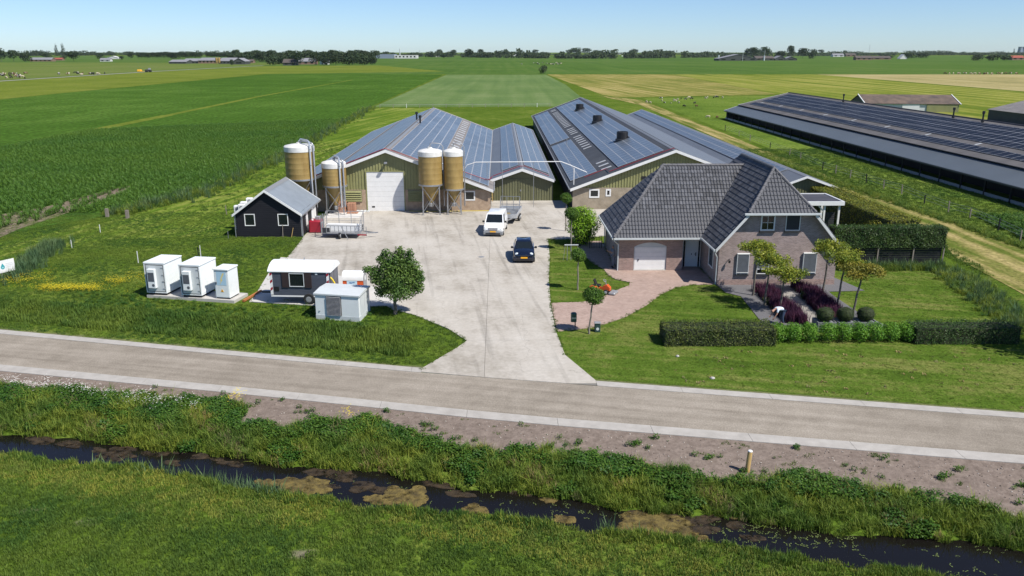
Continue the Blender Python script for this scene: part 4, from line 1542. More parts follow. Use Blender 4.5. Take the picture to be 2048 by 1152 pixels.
while yk < EY1:
    q = MB(); q.box(56.0, 56.2, yk, yk + .2, 0, 2.1); q.build('post', M['blackwood'], t)
    q = MB(); q.box(56.05, 56.15, yk + .22, min(yk + 4.98, EY1), 0, .42); q.build('plinth_panel', M['galv_dull'], t)
    yk += 5.0
q = MB(); q.box(56.2, 59.2, EY1 - .15, EY1 - .05, 0, 2.2); q.build('end_wall', M['darkclad'], t)
st = []
O, U, V, N, L = roof_plane(EL[0], EL[1], ER[0], ER[1], EY0, EY1)
U = Vector(U)
sk = lambda i, j: False
pv_field(t, O + U * 1.2 + V * 1.5, U, V, N, 4, 81, 1.65, 1.0 + .7, 'dark', M['pv_dark'], store=st)
pv_field(t, O + U * 9.3 + V * 1.5, U, V, N, 1, 81, 1.65, 1.7, 'dark', M['pv_dark'], store=st)
st = [s_ for s_ in st if s_[0].y < 201]
pv_commit(t, st, M['pv_dark'])
yk = 68
while yk < 200:
    q = MB(); a = O + U * 8.15 + V * (yk - EY0) + N * .03
    q.slab([a, a + U * .9, a + U * .9 + V * .5, a + V * .5], -.02); q.build('roof_light', M['translucent'], t)
    yk += 13
for yk in (170, 128, 120):
    q = MB(); q.tube([(70.4, yk, 6.0), (70.4, yk, 7.3)], .12, 8); q.lathe([(.22, 6.1), (.2, 6.5)], 8, (70.4, yk, 0)); q.lathe([(.2, 7.3), (.2, 7.7)], 8, (70.4, yk, 0)); q.build('vent_pipe', M['black'], t)

# --- barn F: brown roof, farther right
FX0, FX1 = 104, 125
t = thing('barn', 'weathered brown roofed barn standing beyond the long barn', 'barn')
q = MB(); q.slab([(101.8, 236, 4.4), (126.2, 232, 4.4), (125.8, 226, 2.2), (101.4, 230, 2.2)], .1); q.build('roof', M['roof_brown'], t)
q = MB(); q.slab([(101.8, 236, 4.4), (126.2, 232, 4.4), (126.8, 238.5, 2.2), (102.4, 242.5, 2.2)], .1); q.build('roof', M['roof_brown'], t)
q = MB(); q.prism([(102, 230.3), (125.6, 226.4), (126.4, 238), (102.6, 242)], 0, 2.2); q.build('wall', M['soffit'], t)
q = MB(); q.prism([(117.5, 227.5), (125.62, 226.2), (125.63, 226.3), (117.5, 227.65)], 0, 2.25); q.build('front_cladding', M['greenclad'], t)
q = MB(); q.add([(102.0, 230.4, 2.1), (102.55, 242.2, 2.1), (102.1, 236, 4.3)], [(0, 1, 2)]); q.add([(125.9, 226.6, 2.1), (126.5, 238.2, 2.1), (126.1, 232, 4.3)], [(0, 1, 2)]); q.build('gable', M['darkclad'], t)
q = MB(); q.beam((101.7, 236, 4.45), (101.3, 229.8, 2.2), .2, .2); q.build('verge_board', M['white'], t)
q = MB(); q.beam((126.2, 232, 4.45), (125.9, 225.8, 2.2), .2, .2); q.build('verge_board', M['white'], t)
q = MB(); q.prism([(111.2, 228.6), (115.6, 227.85), (115.6, 227.95), (111.2, 228.7)], 0, 2.1); q.build('door', M['white'], t)
# --- corner of a grey roof at the right edge
t = thing('barn', 'grey roofed barn cut by the right edge of the view', 'barn')
q = MB(); q.slab([(118, 200, 2.6), (128, 200, 5.0), (128, 150, 5.0), (118, 150, 2.6)], .1); q.build('roof', M['roof_grey'], t)
q = MB(); q.slab([(138, 200, 2.6), (128, 200, 5.0), (128, 150, 5.0), (138, 150, 2.6)], .1); q.build('roof', M['roof_grey'], t)
q = MB(); q.prism_y([(118.3, 0), (137.7, 0), (137.7, 2.5), (128, 4.8), (118.3, 2.5)], 150.2, 199.8); q.build('wall', M['darkclad'], t)

# ================================================================== BLACK SHED
sx0, sx1, sy0, sy1, sez, srz = -23.45, -17.7, 72.3, 79.5, 2.22, 4.25
srx = (sx0 + sx1) / 2 - .1
t = thing('shed', 'black weatherboarded shed with grey roof and two square windows', 'shed')
q = MB(); q.prism_y([(sx0 + .04, 0), (sx1 - .04, 0), (sx1 - .04, sez), (srx, srz - .05), (sx0 + .04, sez)], sy0 + .05, sy1)
q.build('carcass', M['blackwood'], t)
wins = [(-22.68, -21.75, 1.02, 2.1), (-19.72, -18.8, 1.02, 2.1)]
nb = 24
bh = (srz - .05) / nb
for k in range(nb):
    z = k * bh
    zt = z + bh
    if zt > sez:
        a = sx0 + (zt - sez) / (srz - sez) * (srx - sx0); c = sx1 - (zt - sez) / (srz - sez) * (sx1 - srx)
    else:
        a, c = sx0, sx1
    segs = [(a, c)]
    for w_ in wins:
        if z < w_[3] and zt > w_[2]:
            segs = [s_ for (u, v) in segs for s_ in (((u, w_[0]), (w_[1], v)) if (u < w_[0] and v > w_[1]) else ((u, v),))]
    for (u, v) in segs:
        if v - u > .05:
            q = MB(); q.prism_x([(sy0 - .035, z + .008), (sy0 + .05, z + .008), (sy0 + .05, zt), (sy0 + .0, zt)], u, v)
            q.build('weatherboard', M['blackwood'], t)
for k in range(13):
    z = k * .171
    for sx, sg in ((sx1, 1), (sx0, -1)):
        for (u, v) in ((sy0 + .45, sy0 + 1.9), (sy0 + 2.6, sy0 + 4.2)) if sg > 0 else ((sy0, sy1),):
            q = MB(); q.prism_y([(sx - .04 * sg, z), (sx + .035 * sg, z + .006), (sx, z + .168), (sx - .04 * sg, z + .168)], u, v); q.build('weatherboard', M['blackwood'], t)
for w_ in wins:
    window(t, *w_, sy0 - .02, .065)
ov = .22
for ex, sg in ((sx0 - ov, -1), (sx1 + ov, 1)):
    ez_ = sez - ov * (srz - sez) / (srx - sx0)
    q = MB(); q.slab([(srx, sy0 - .3, srz), (ex, sy0 - .3, ez_), (ex, sy1 + .25, ez_), (srx, sy1 + .25, srz)], .08); q.build('roof', M['shedroof'], t)
    for yy in (sy0 - .36, sy1 + .26):
        q = MB(); q.prism_y([(srx, srz + .05), (ex, ez_ + .05), (ex, ez_ - .17), (srx, srz - .17)], yy, yy + .055); q.build('verge_board', M['white'], t)
    q = MB(); q.tube([(ex + sg * .05, sy0 - .3, ez_ - .04), (ex + sg * .05, sy1 + .25, ez_ - .04)], .06, 8); q.build('gutter', M['galv'], t)
q = MB(); q.prism_y([(srx - .3, srz - .3 * .69 + .04), (srx, srz + .07), (srx + .3, srz - .3 * .69 + .04), (srx, srz + .02)], sy0 - .3, sy1 + .25); q.build('ridge_cap', M['lead'], t)
for (u, v) in ((sy0 + .05, sy0 + .42), (sy0 + 1.92, sy0 + 2.58), (sy0 + 4.3, sy0 + 5.1), (sy0 + 5.3, sy0 + 6.0)):
    q = MB(); q.box(sx1, sx1 + .06, u, v, 0.05, 2.1); q.build('door_panel', M['white'], t)
for (x, y) in ((sx0 - .1, sy0 - .08), (sx1 + .12, sy0 + .02)):
    q = MB(); q.tube([(x, y, 0), (x, y, 2.05)], .04, 8); q.build('downpipe', M['galv'], t)

# ================================================================== SILOS
def silo(x, y, r, zt, zc, zk, label, pipes=True, pipedir=(1, -0.5), seed=0):
    t = thing('feed_silo', label, 'silo', (x, y, 0), group='ochre feed silos beside the green barn')
    q = MB()
    prof = [(r * .99, zc)]
    nb_ = 5
    for k in range(nb_ + 1):
        z = zc + (zt - .55 - zc) * k / nb_
        prof += [(r, z - .02), (r + .004, z), (r, z + .02)]
    q.lathe(prof, 36)
    q.build('body', M['silo'], t, smooth=True)
    q = MB(); q.lathe([(r + .03, zt - .58), (r + .03, zt - .12), (r - .08, zt), (r * .6, zt + .10), (r * .25, zt + .17), (.2, zt + .19)], 36)
    q.build('dome', M['silo_cap'], t, smooth=True)
    q = MB(); q.lathe([(.24, zt + .14), (.24, zt + .28), (.1, zt + .3)], 16); q.build('lid', M['silo_cap'], t)
    q = MB(); q.lathe([(r + .05, zc - .1), (r + .05, zc + .06), (r - .02, zc + .06), (r - .02, zc - .1)], 36); q.build('ring_beam', M['galv'], t, smooth=True)
    q = MB(); q.lathe([(r - .03, zc), (r * .93, zc - .12), (.2, zk), (.18, zk - .15)], 32); q.build('cone', M['silo'], t, smooth=True)
    q = MB(); q.lathe([(.24, zk - .45), (.26, zk - .12), (.12, zk)], 14); q.build('outlet', M['galv'], t)
    legs = []
    for k in range(4):
        a = math.pi / 4 + k * math.pi / 2 + .1
        lx, ly = (r) * math.cos(a), (r) * math.sin(a)
        legs.append((lx, ly))
        q = MB(); q.beam((lx, ly, 0.05), (lx * .97, ly * .97, zc), .09, .09); q.box(lx - .12, lx + .12, ly - .12, ly + .12, .05, .08); q.build('leg', M['galv'], t)
    for k in range(4):
        a, b_ = legs[k], legs[(k + 1) % 4]
        q = MB()
        q.beam((a[0], a[1], .35), (b_[0], b_[1], zc - .15), .045, .045)
        q.beam((b_[0] * 1.03, b_[1] * 1.03, .35), (a[0] * 1.03, a[1] * 1.03, zc - .15), .045, .045)
        q.build('cross_brace', M['galv'], t)
    if pipes:
        for k, off in enumerate((0.0, .3)):
            a = math.atan2(pipedir[1], pipedir[0]) + off
            px_, py_ = (r + .16) * math.cos(a), (r + .16) * math.sin(a)
            q = MB()
            top = zt + .55 - .25 * k
            q.tube([(px_ * 1.02, py_ * 1.02, .9), (px_, py_, zt + .1), (px_ * .95, py_ * .95, top - .1), (px_ * .8, py_ * .8, top), (px_ * .2, py_ * .2, zt + .62 - .2 * k), (0 + .1 * k, 0, zt + .35)], .085, 10)
            q.build('fill_pipe', M['galv'] if k else M['alu'], t, smooth=True)
            for zz in (zt - 1.9, zt - .35, 2.2):
                q = MB(); q.tube([(px_, py_, zz), (px_, py_, zz + .07)], .11, 10); q.build('pipe_clamp', M['galv_dull'], t)
    return t


silo(-19.85, 82.55, 1.46, 7.05, 3.75, 1.7, 'largest ochre silo standing behind the black shed', pipedir=(.95, -.75))
silo(-16.62, 83.05, 1.2, 5.35, 2.95, .95, 'shortest ochre silo between the black shed and white roller door', pipedir=(.6, -.85))
def silo_b(x, y, r, zt, zc, zk, label):
    return silo(x, y, r, zt, zc, zk, label, pipes=False)
s3 = silo_b(-6.88, 82.9, 1.2, 6.5, 3.08, 1.25, 'wide ochre silo just right of the white roller door')
s4 = silo_b(-4.55, 82.95, .96, 6.5, 2.6, 1.25, 'slim ochre silo beside the barn window')
for (sil, r, zt) in ((s3, 1.2, 6.5), (s4, .96, 6.5)):
    q = MB(); q.tube([(0, 0, zt + .3), (.05, 0, zt + .65), (.3, 0, zt + .72), (r - .1, .05, zt + .62), (r + .12, .1, zt + .3), (r + .13, .1, zt - .5), (r + .13, .1, .8)], .06, 8)
    q.build('fill_pipe', M['galv'], sil, smooth=True)

# ================================================================== HOUSE
house = thing('house', 'brown brick house with steep grey tiled roofs and arched garage door', 'house')
HX0, HX1, HY0, HY1 = 15.5, 23.85, 55.8, 68.2      # main wing
GX0, GY0, GY1 = 9.05, 59.9, 68.0                  # garage wing (runs into the main wing)
HE, HR = 2.72, 8.0
EXL, EXR = 15.12, 24.05
RX = (EXL + EXR) / 2
ms = (HR - HE) / (RX - EXL)                       # main slope
HZ = 5.28                                         # height of the half-hip eave
hxL = EXL + (HZ - HE) / ms; hxR = EXR - (HZ - HE) / ms
YF, YB = 55.35, 68.6
PKF, PKB = 57.95, 66.0                            # ridge ends
# main wing walls
wl = MB()
def gable_poly(inset=.0):
    # wall outline just below the roof
    d = .10
    zl = HE + (HX0 - EXL) * ms - d
    kx = (HZ - .12 - zl) / ms
    return [(HX0, 0), (HX1, 0), (HX1, zl), (HX1 - kx, HZ - .12), (HX0 + kx, HZ - .12), (HX0, zl)]
gp_ = gable_poly()
def wall_with_holes(outline, holes, y0, y1, x_cuts=None):
    """front wall: vertical strips between hole edges"""
    mb = MB()
    xs = sorted({p[0] for p in outline} | {h for hh in holes for h in hh[:2]})
    def top(x):
        # upper outline height at x
        best = 0
        n = len(outline)
        for i in range(n):
            a, b = outline[i], outline[(i + 1) % n]
            if a[1] <= 0.001 and b[1] <= 0.001:
                continue
            if min(a[0], b[0]) - 1e-6 <= x <= max(a[0], b[0]) + 1e-6 and abs(a[0] - b[0]) > 1e-6:
                z = a[1] + (b[1] - a[1]) * (x - a[0]) / (b[0] - a[0])
                best = max(best, z)
        return best
    for i in range(len(xs) - 1):
        a, c = xs[i], xs[i + 1]
        mid = (a + c) / 2
        hs = sorted([h for h in holes if h[0] <= mid <= h[1]], key=lambda h: h[2])
        lo = 0.0
        for h in hs:
            if h[2] > lo + .001:
                mb.prism_y([(a, lo), (c, lo), (c, h[2]), (a, h[2])], y0, y1)
            lo = h[3]
        mb.prism_y([(a, lo), (c, lo), (c, max(top(c - 1e-4), lo + .01)), (a, max(top(a + 1e-4), lo + .01))], y0, y1)
    return mb
wins = dict(up1=(18.25, 19.25, 3.98, 5.1), up2=(20.0, 21.02, 3.98, 5.1), lo1=(16.77, 17.62, .85, 2.35), lo2=(18.2, 19.05, .85, 2.35), lo3=(21.45, 22.4, .85, 2.38))
wall_with_holes(gp_, list(wins.values()), HY0, HY0 + .3).build('front_wall', M['brick_dk'], house)
q = MB(); q.box(HX0, HX0 + .3, HY0 + .3, 57.2, 0, HE - .1); q.box(HX0, HX0 + .3, 57.2, 58.5, 0, .85); q.box(HX0, HX0 + .3, 57.2, 58.5, 2.3, HE - .1); q.box(HX0, HX0 + .3, 58.5, HY1, 0, HE - .1)
q.box(HX1 - .3, HX1, HY0 + .3, HY1, 0, HE + .2)
q.build('side_wall', M['brick_dk'], house)
q = MB(); q.prism_y(gp_, HY1 - .3, HY1 - .002); q.build('back_wall', M['brick_dk'], house)
q = MB(); q.box(HX0 + .02, HX1 - .02, HY0 - .02, HY0 - .002, 0, .32); 
plinth = MB(); plinth.box(HX0 - .02, HX1 + .02, HY0 - .02, HY0 - .003, 0, .42); plinth.build('plinth_band', M['brick_red'], house)
# windows
def sill(par, x0, x1, z, y):
    q = MB(); q.box(x0 - .05, x1 + .05, y - .13, y + .02, z - .12, z - .02); q.build('sill', mat_sill, par)
mat_sill = mat('dark_stone_sill', (.03, .03, .033), .5)
for k, (x0, x1, z0, z1) in wins.items():
    if k == 'up1':
        w = window(house, x0, x1, z0, z1, HY0, .09, mull=True)
    elif k == 'up2':
        w = window(house, x0, x1, z0, z1, HY0, .05, m_pane='darkscreen', label='window covered by a dark sun screen')
    else:
        w = window(house, x0, x1, z0, z1, HY0, .045, m_pane='glass')
        q = MB(); q.box(x0 + .03, x1 - .03, HY0 - .14, HY0 - .125, z0 + (.16 if k != 'lo2' else .42), z1 - .06); q.build('sun_screen', M['screen'], w)
        q = MB(); q.bbox(x0 - .02, x1 + .02, HY0 - .16, HY0 - .052, z1 - .05, z1 + .03, .012); q.build('screen_box', M['white'], w)
        q = MB(); q.box(x0 + .01, x1 - .01, HY0 - .16, HY0 - .11, z0 + (.11 if k != 'lo2' else .36), z0 + (.15 if k != 'lo2' else .41)); q.build('screen_bar', M['white'], w)
        q = MB()
        for xx in (x0, x1 - .035):
            q.box(xx, xx + .035, HY0 - .15, HY0 - .06, z0 + .02, z1 - .1)
        q.build('screen_rail', M['whitegrey'], w)
    sill(w, x0, x1, z0, HY0)
# side window of the main wing (faces the drive)
w = MB(); w.box(HX0 - .04, HX0 + .06, 57.2, 58.5, .85, .95); w.box(HX0 - .04, HX0 + .06, 57.2, 58.5, 2.2, 2.3); w.box(HX0 - .04, HX0 + .06, 57.2, 57.3, .95, 2.2); w.box(HX0 - .04, HX0 + .06, 58.4, 58.5, .95, 2.2)
wo = w.build('window', M['white'], house)
q = MB(); q.box(HX0 + .0, HX0 + .03, 57.29, 58.41, .94, 2.21); q.build('pane', M['glass'], wo)
# garage wing walls
gar = (10.18, 12.66, 0, 2.22)
dr = (14.1, 15.48, 0, 2.2)
o1 = [(GX0, 0), (13.9, 0), (13.9, 2.6), (GX0, 2.6)]
mb = MB()
mb.box(GX0, gar[0], GY0, GY0 + .3, 0, 2.6); mb.box(gar[1], 13.86, GY0, GY0 + .3, 0, 2.6)
# brick arch above the door
n = 12
for i in range(n):
    a = gar[0] + (gar[1] - gar[0]) * i / n; c = gar[0] + (gar[1] - gar[0]) * (i + 1) / n
    za = 1.88 + .34 * math.sin(math.pi * i / n) ** .8; zc = 1.88 + .34 * math.sin(math.pi * (i + 1) / n) ** .8
    mb.prism_y([(a, za), (c, zc), (c, 2.6), (a, 2.6)], GY0, GY0 + .3)
mb.build('garage_front_wall', M['brick_red'], house)
q = MB(); q.box(GX0, GX0 + .3, GY0 + .3, GY1, 0, 2.5); q.box(GX0 + .3, HX0, GY1 - .3, GY1, 0, 2.5); q.build('garage_side_wall', M['brick_dk'], house)
q = MB(); q.box(13.56, 13.86, GY0 + .3, GY0 + 1.0, 0, 2.6); q.box(13.86, 14.08, GY0 + 1.0, GY0 + 1.3, 0, 2.6); q.box(15.46, 15.5, GY0 + 1.0, GY0 + 1.3, 0, 2.6); q.box(14.08, 15.46, GY0 + 1.0, GY0 + 1.3, 2.2, 2.6); q.build('porch_wall', M['brick_red'], house)
gd = MB()
poly = [(gar[0], .06), (gar[1], .06)] + [(gar[0] + (gar[1] - gar[0]) * i / n, 1.88 + .34 * math.sin(math.pi * i / n) ** .8) for i in range(n, -1, -1)]
gd.prism_y(poly, GY0 + .1, GY0 + .14)
door = gd.build('garage_door', M['whitegrey'], house)
for k in range(6):
    z = .1 + k * .34
    q = MB(); q.bbox(gar[0] + .06, gar[1] - .06, GY0 + .075, GY0 + .1, z, min(z + .325, 1.86), .008); q.build('door_section', M['white'], door)
q = MB(); q.box(gar[0], gar[1], GY0 - .05, GY0 + .1, 0.0, .09); q.build('threshold', M['concrete'], door)
q = MB(); q.box(gar[0] + .32, gar[0] + .38, GY0 + .03, GY0 + .074, .78, .92); q.build('handle', M['black'], door)
# front door with side lights
yd = GY0 + 1.02
q = MB()
for (a, c) in ((14.08, 14.13), (14.27, 14.33), (15.22, 15.28), (15.41, 15.46)):
    q.box(a, c, yd - .05, yd + .06, 0.05, 2.2)
q.box(14.13, 14.27, yd - .05, yd + .06, 2.13, 2.2); q.box(14.33, 15.22, yd - .05, yd + .06, 2.13, 2.2); q.box(15.28, 15.41, yd - .05, yd + .06, 2.13, 2.2)
fd = q.build('front_door', M['white'], house)
q = MB(); q.box(14.335, 15.215, yd - .02, yd + .03, .08, 2.125); q.build('door_leaf', M['white_metal'], fd)
q = MB()
for (a, c, z0, z1) in ((14.43, 14.73, .25, .95), (14.82, 15.12, .25, .95), (14.43, 14.73, 1.15, 1.95), (14.82, 15.12, 1.15, 1.95)):
    q.bbox(a, c, yd - .03, yd - .021, z0, z1, .004)
q.build('door_panel', M['white_metal'], fd)
q = MB(); q.box(15.08, 15.13, yd - .08, yd - .022, .92, 1.2); q.box(14.98, 15.1, yd - .1, yd - .07, 1.06, 1.1); q.box(14.75, 14.8, yd - .05, yd - .032, 1.0, 1.12); q.build('handle', M['black'], fd)
for (a, c) in ((14.13, 14.27), (15.28, 15.41)):
    for k in range(5):
        q = MB(); q.box(a, c, yd, yd + .02, .08 + k * .41, .08 + k * .41 + .39); q.build('side_light', M['glass'], fd)

# ---------------- tiled roofs: each visible slope is laid tile by tile
def tile_mesh(w=.25, l=.40):
    """S-shaped interlocking tile, local x across, y up the slope, z outward"""
    prof = [(-.5, .022), (-.34, .055), (-.16, .050), (0.0, .018), (.2, .008), (.4, .012), (.5, .026)]
    mb = MB()
    vs = []
    for (u, h) in prof:
        vs.append((u * w, 0, h + .045)); 
    for (u, h) in prof:
        vs.append((u * w, l, h))
    for (u, h) in prof:
        vs.append((u * w, 0, h - .004))
    k = len(prof)
    fs = [(i, i + 1, k + i + 1, k + i) for i in range(k - 1)] + [(2 * k + i, 2 * k + i + 1, i + 1, i) for i in range(k - 1)]
    mb.add(vs, fs)
    return mb.mesh('roof_tile', M['tile'])
TILE = tile_mesh()
TW, TL = .236, .362


def tiled(poly3, origin, U, V, N, store, only_rows=None):
    """tiles inside the polygon lying on the plane (origin, U across, V up-slope)"""
    O = Vector(origin); U = Vector(U).normalized(); V = Vector(V).normalized(); N = Vector(N).normalized()
    P2 = [((Vector(p) - O).dot(U), (Vector(p) - O).dot(V)) for p in poly3]
    us = [p[0] for p in P2]; vs = [p[1] for p in P2]
    R = Matrix((U, V, N)).transposed()
    r = 0
    v = min(vs)
    while v < max(vs) - .1:
        cs = []
        u = min(us) + TW / 2
        while u < max(us):
            cs.append((u, v + TL * .5))
            u += TW
        if cs:
            ins = in_poly(np.array(cs), P2)
            for (c, ok) in zip(cs, ins):
                if ok:
                    j = random.uniform(-.004, .004)
                    store.append((O + U * c[0] + V * (c[1] - TL * .5 + j) + N * .012, R))
        v += TL
    return store


def base_slab(pts, t=.06):
    q = MB(); q.slab(pts, t); q.build('roof', M['felt'], house)


GE, GR = 2.68, 7.45
GXL, GYF, GYB = 8.55, 59.3, 68.2
GRY = (GYF + GYB) / 2
gs = (GR - GE) / (GRY - GYF)
GRX0 = GXL + 4.25
# valley: garage front slope meets main left slope: z = GE+gs*(y-GYF) and z = HE+ms*(x-EXL)
def vx(z):
    return EXL + (z - HE) / ms
def vy(z):
    return GYF + (z - GE) / gs
tiles_front, tiles_rest = [], []
fp = [(GXL, GYF, GE), (EXL + .02, GYF, GE), (vx(GR), GRY, GR), (GRX0, GRY, GR)]
base_slab(fp)
ln = math.hypot(1, gs)
tiled(fp, fp[0], (1, 0, 0), (0, 1 / ln, gs / ln), (0, -gs / ln, 1 / ln), tiles_front)
hs_ = (GR - GE) / (GRX0 - GXL); lh = math.hypot(1, hs_)
lp = [(GXL, GYF, GE), (GRX0, GRY, GR), (GXL, GYB, GE)]
base_slab(lp)
tiled(lp, (GXL, GYB, GE), (0, -1, 0), (1 / lh, 0, hs_ / lh), (-hs_ / lh, 0, 1 / lh), tiles_rest)
base_slab([(GXL, GYB, GE), (GRX0, GRY, GR), (vx(GR), GRY, GR), (EXL, GYB, GE)])
lm = math.hypot(1, ms)
mp_ = [(EXL, YF, HE), (hxL, YF, HZ), (RX, PKF, HR), (RX, PKB, HR), (hxL, YB, HZ), (EXL, YB, HE)]
base_slab(mp_)
# left slope of the main wing, except where the garage roof joins
vis = [(EXL, YF, HE), (hxL, YF, HZ), (RX, PKF, HR), (RX, PKB, HR), (hxL, YB, HZ), (EXL + 1, YB, HE + ms), (vx(GR), GRY + .1, GR), (EXL, GYF, HE)]
tiled(vis, (EXL, YB, HE), (0, -1, 0), (1 / lm, 0, ms / lm), (-ms / lm, 0, 1 / lm), tiles_rest)
rp = [(EXR, YF, HE), (hxR, YF, HZ), (RX, PKF, HR), (RX, PKB, HR), (hxR, YB, HZ), (EXR, YB, HE)]
base_slab(rp)
tiled(rp, (EXR, YF, HE), (0, 1, 0), (-1 / lm, 0, ms / lm), (ms / lm, 0, 1 / lm), tiles_rest)
hh = (HR - HZ) / (PKF - YF); lhh = math.hypot(1, hh)
hp = [(hxL, YF, HZ), (hxR, YF, HZ), (RX, PKF, HR)]
base_slab(hp)
tf2 = tiled(hp, (hxL, YF, HZ), (1, 0, 0), (0, 1 / lhh, hh / lhh), (0, -hh / lhh, 1 / lhh), [])
base_slab([(hxL, YB, HZ), (hxR, YB, HZ), (RX, PKB, HR)])
allf = sorted(tf2, key=lambda s: s[0].y) + sorted(tiles_front, key=lambda s: s[0].y)
for (c, R) in allf[:300]:
    o = link('roof_tile', TILE, house)
    o.matrix_local = Matrix.Translation(c) @ R.to_4x4()
vs, fs = [], []
for (c, R) in allf[300:] + tiles_rest:
    b0 = len(vs)
    vs += [tuple(c + R @ v.co) for v in TILE.vertices]
    fs += [tuple(b0 + k for k in p.vertices) for p in TILE.polygons]
me = bpy.data.meshes.new('roof_tiles'); me.from_pydata(vs, [], fs); me.materials.append(M['tile']); link('roof_tiles', me, house, kind='stuff')
# ridge and hip tiles
def caps(p, q_, r=.125, sp=.36):
    p = Vector(p); q_ = Vector(q_)
    L_ = (q_ - p).length; n_ = int(L_ / sp)
    d = (q_ - p) / n_
    for i in range(n_):
        a = p + d * i; b_ = p + d * (i + 1.12)
        mbx = MB(); mbx.tube([a + Vector((0, 0, .05)), b_ + Vector((0, 0, .045))], r, 8, r * .86)
        mbx.build('ridge_tile', M['tile_cap'], house, smooth=True)
caps((GRX0, GRY, GR), (vx(GR), GRY, GR))
caps((GXL, GYF, GE), (GRX0, GRY, GR)); caps((RX, PKF, HR), (RX, PKB, HR)); caps((hxL, YF, HZ), (RX, PKF, HR)); caps((hxR, YF, HZ), (RX, PKF, HR))
# gutters, barge boards and soffits
q = MB()
q.box(GXL - .08, EXL - .02, GYF - .14, GYF - .02, GE - .10, GE + .03); q.build('gutter', M['whitegrey'], house)
q = MB(); q.box(GXL - .14, GXL - .02, GYF - .14, GYB, GE - .1, GE + .03); q.build('gutter', M['whitegrey'], house)
q = MB(); q.box(EXL - .14, EXL - .02, YF - .02, GYF - .16, HE - .12, HE + .02); q.build('gutter', M['whitegrey'], house)
q = MB(); q.box(EXR + .02, EXR + .14, YF - .02, YB, HE - .12, HE + .02); q.build('gutter', M['whitegrey'], house)
q = MB(); q.box(hxL - .35, hxR + .35, YF - .16, YF - .03, HZ - .11, HZ + .02); q.build('gutter', M['whitegrey'], house)
q = MB(); q.box(hxL - .02, hxR + .02, YF, HY0 - .01, HZ - .16, HZ - .06); q.box(GXL + .02, 15.4, GYF, GY0 + .28, GE - .14, GE - .06); q.build('soffit', M['soffit'], house)
q = MB(); q.box(13.88, 15.48, GY0 + .28, GY0 + 1.3, GE - .13, GE - .07); q.build('soffit', M['soffit'], house)
for (xa, xb) in ((EXL, hxL), (EXR, hxR)):
    q = MB()
    q.prism_y([(xa, HE + .05), (xb, HZ + .05), (xb, HZ - .22), (xa, HE - .22)], YF - .06, YF - .01)
    q.build('barge_board', M['soffit'], house)
    q = MB(); q.prism_y([(xa, HE - .1), (xb, HZ - .1), (xb, HZ - .16), (xa, HE - .16)], YF, HY0 - .01); q.build('soffit', M['soffit'], house)
q = MB(); q.tube([(EXL - .08, YF + .35, HE - .1), (EXL + .02, YF + .38, HE - .25), (HX0 - .1, HY0 + .1, HE - .7), (HX0 - .1, HY0 + .1, .05)], .045, 8); q.build('downpipe', M['whitegrey'], house)
q = MB(); q.tube([(GXL - .02, GYF + .0, GE - .1), (GXL + .05, GYF + .05, GE - .25), (GX0 - .08, GY0 - .06, GE - .6), (GX0 - .08, GY0 - .06, .05)], .045, 8); q.build('downpipe', M['whitegrey'], house)
q = MB(); q.tube([(GX0 - .08, GYB - .3, GE - .15), (GX0 - .08, GYB - .3, .05)], .04, 8); q.build('downpipe', M['whitegrey'], house)
q = MB(); q.tube([(16.2, HY0 - .02, 1.9), (16.2, HY0 - .25, 1.98)], .03, 8); q.lathe([(.07, 0), (.09, .16), (.02, .2)], 10, (16.2, HY0 - .26, 1.72)); q.build('wall_lamp', M['black'], house)
# ---------------- carport behind
t = thing('carport', 'white edged flat roofed carport behind the house', 'carport')
cx0, cx1, cy0_, cy1_, cz = 26.2, 31.4, 73.0, 77.6, 2.85
q = MB(); q.box(cx0 + .15, cx1 - .15, cy0_ + .15, cy1_ - .15, cz - .05, cz + .02); q.build('roof', M['felt'], t)
for (a, b_, c, d) in ((cx0, cx1, cy0_, cy0_ + .15), (cx0, cx1, cy1_ - .15, cy1_), (cx0, cx0 + .15, cy0_ + .152, cy1_ - .152), (cx1 - .15, cx1, cy0_ + .152, cy1_ - .152)):
    q = MB(); q.box(a, b_, c, d, cz - .28, cz + .08); q.build('fascia', M['white'], t)
for (x, y) in ((cx1 - .35, cy0_ + .3), (cx1 - 1.7, cy0_ + .3), (cx1 - .35, cy1_ - .3), (cx0 + .3, cy1_ - .3), (cx0 + .3, cy0_ + .3)):
    q = MB(); q.box(x - .08, x + .08, y - .08, y + .08, 0, cz - .28); q.build('post', M['white'], t)
q = MB(); q.beam((cx1 - 1.7, cy0_ + .3, 1.9), (cx1 - 2.3, cy0_ + .3, cz - .3), .1, .1); q.build('brace', M['white'], t)
for k in range(10):
    q = MB(); q.box(cx1 - 1.6, cx1 - .45, cy0_ + .9, cy0_ + .95, .1 + k * .17, .1 + k * .17 + .13); q.build('slat', M['darkclad'], t)

# ================================================================== VEHICLES
def wheel(par, x, y, r, w=.19, sg=1):
    q = MB(); q.lathe([(r * .62, -w / 2), (r * .93, -w / 2), (r, -w / 2 + .03), (r, w / 2 - .03), (r * .93, w / 2), (r * .62, w / 2)], 24, (x, y, r), axis='X')
    o = q.build('wheel', M['rubber'], par, smooth=True)
    q = MB()
    q.lathe([(r * .64, -.015), (r * .6, .015), (r * .2, .03), (.03, .03)] if sg > 0 else [(.03, -.03), (r * .2, -.03), (r * .6, -.015), (r * .64, .015)], 16, (x + sg * w / 2 * .92, y, r), axis='X')
    q.build('rim', M['alu'], o, smooth=True)
    return o


def bil(c, u, v):
    a = c[0].lerp(c[1], u); b_ = c[3].lerp(c[2], u)
    return a.lerp(b_, v)


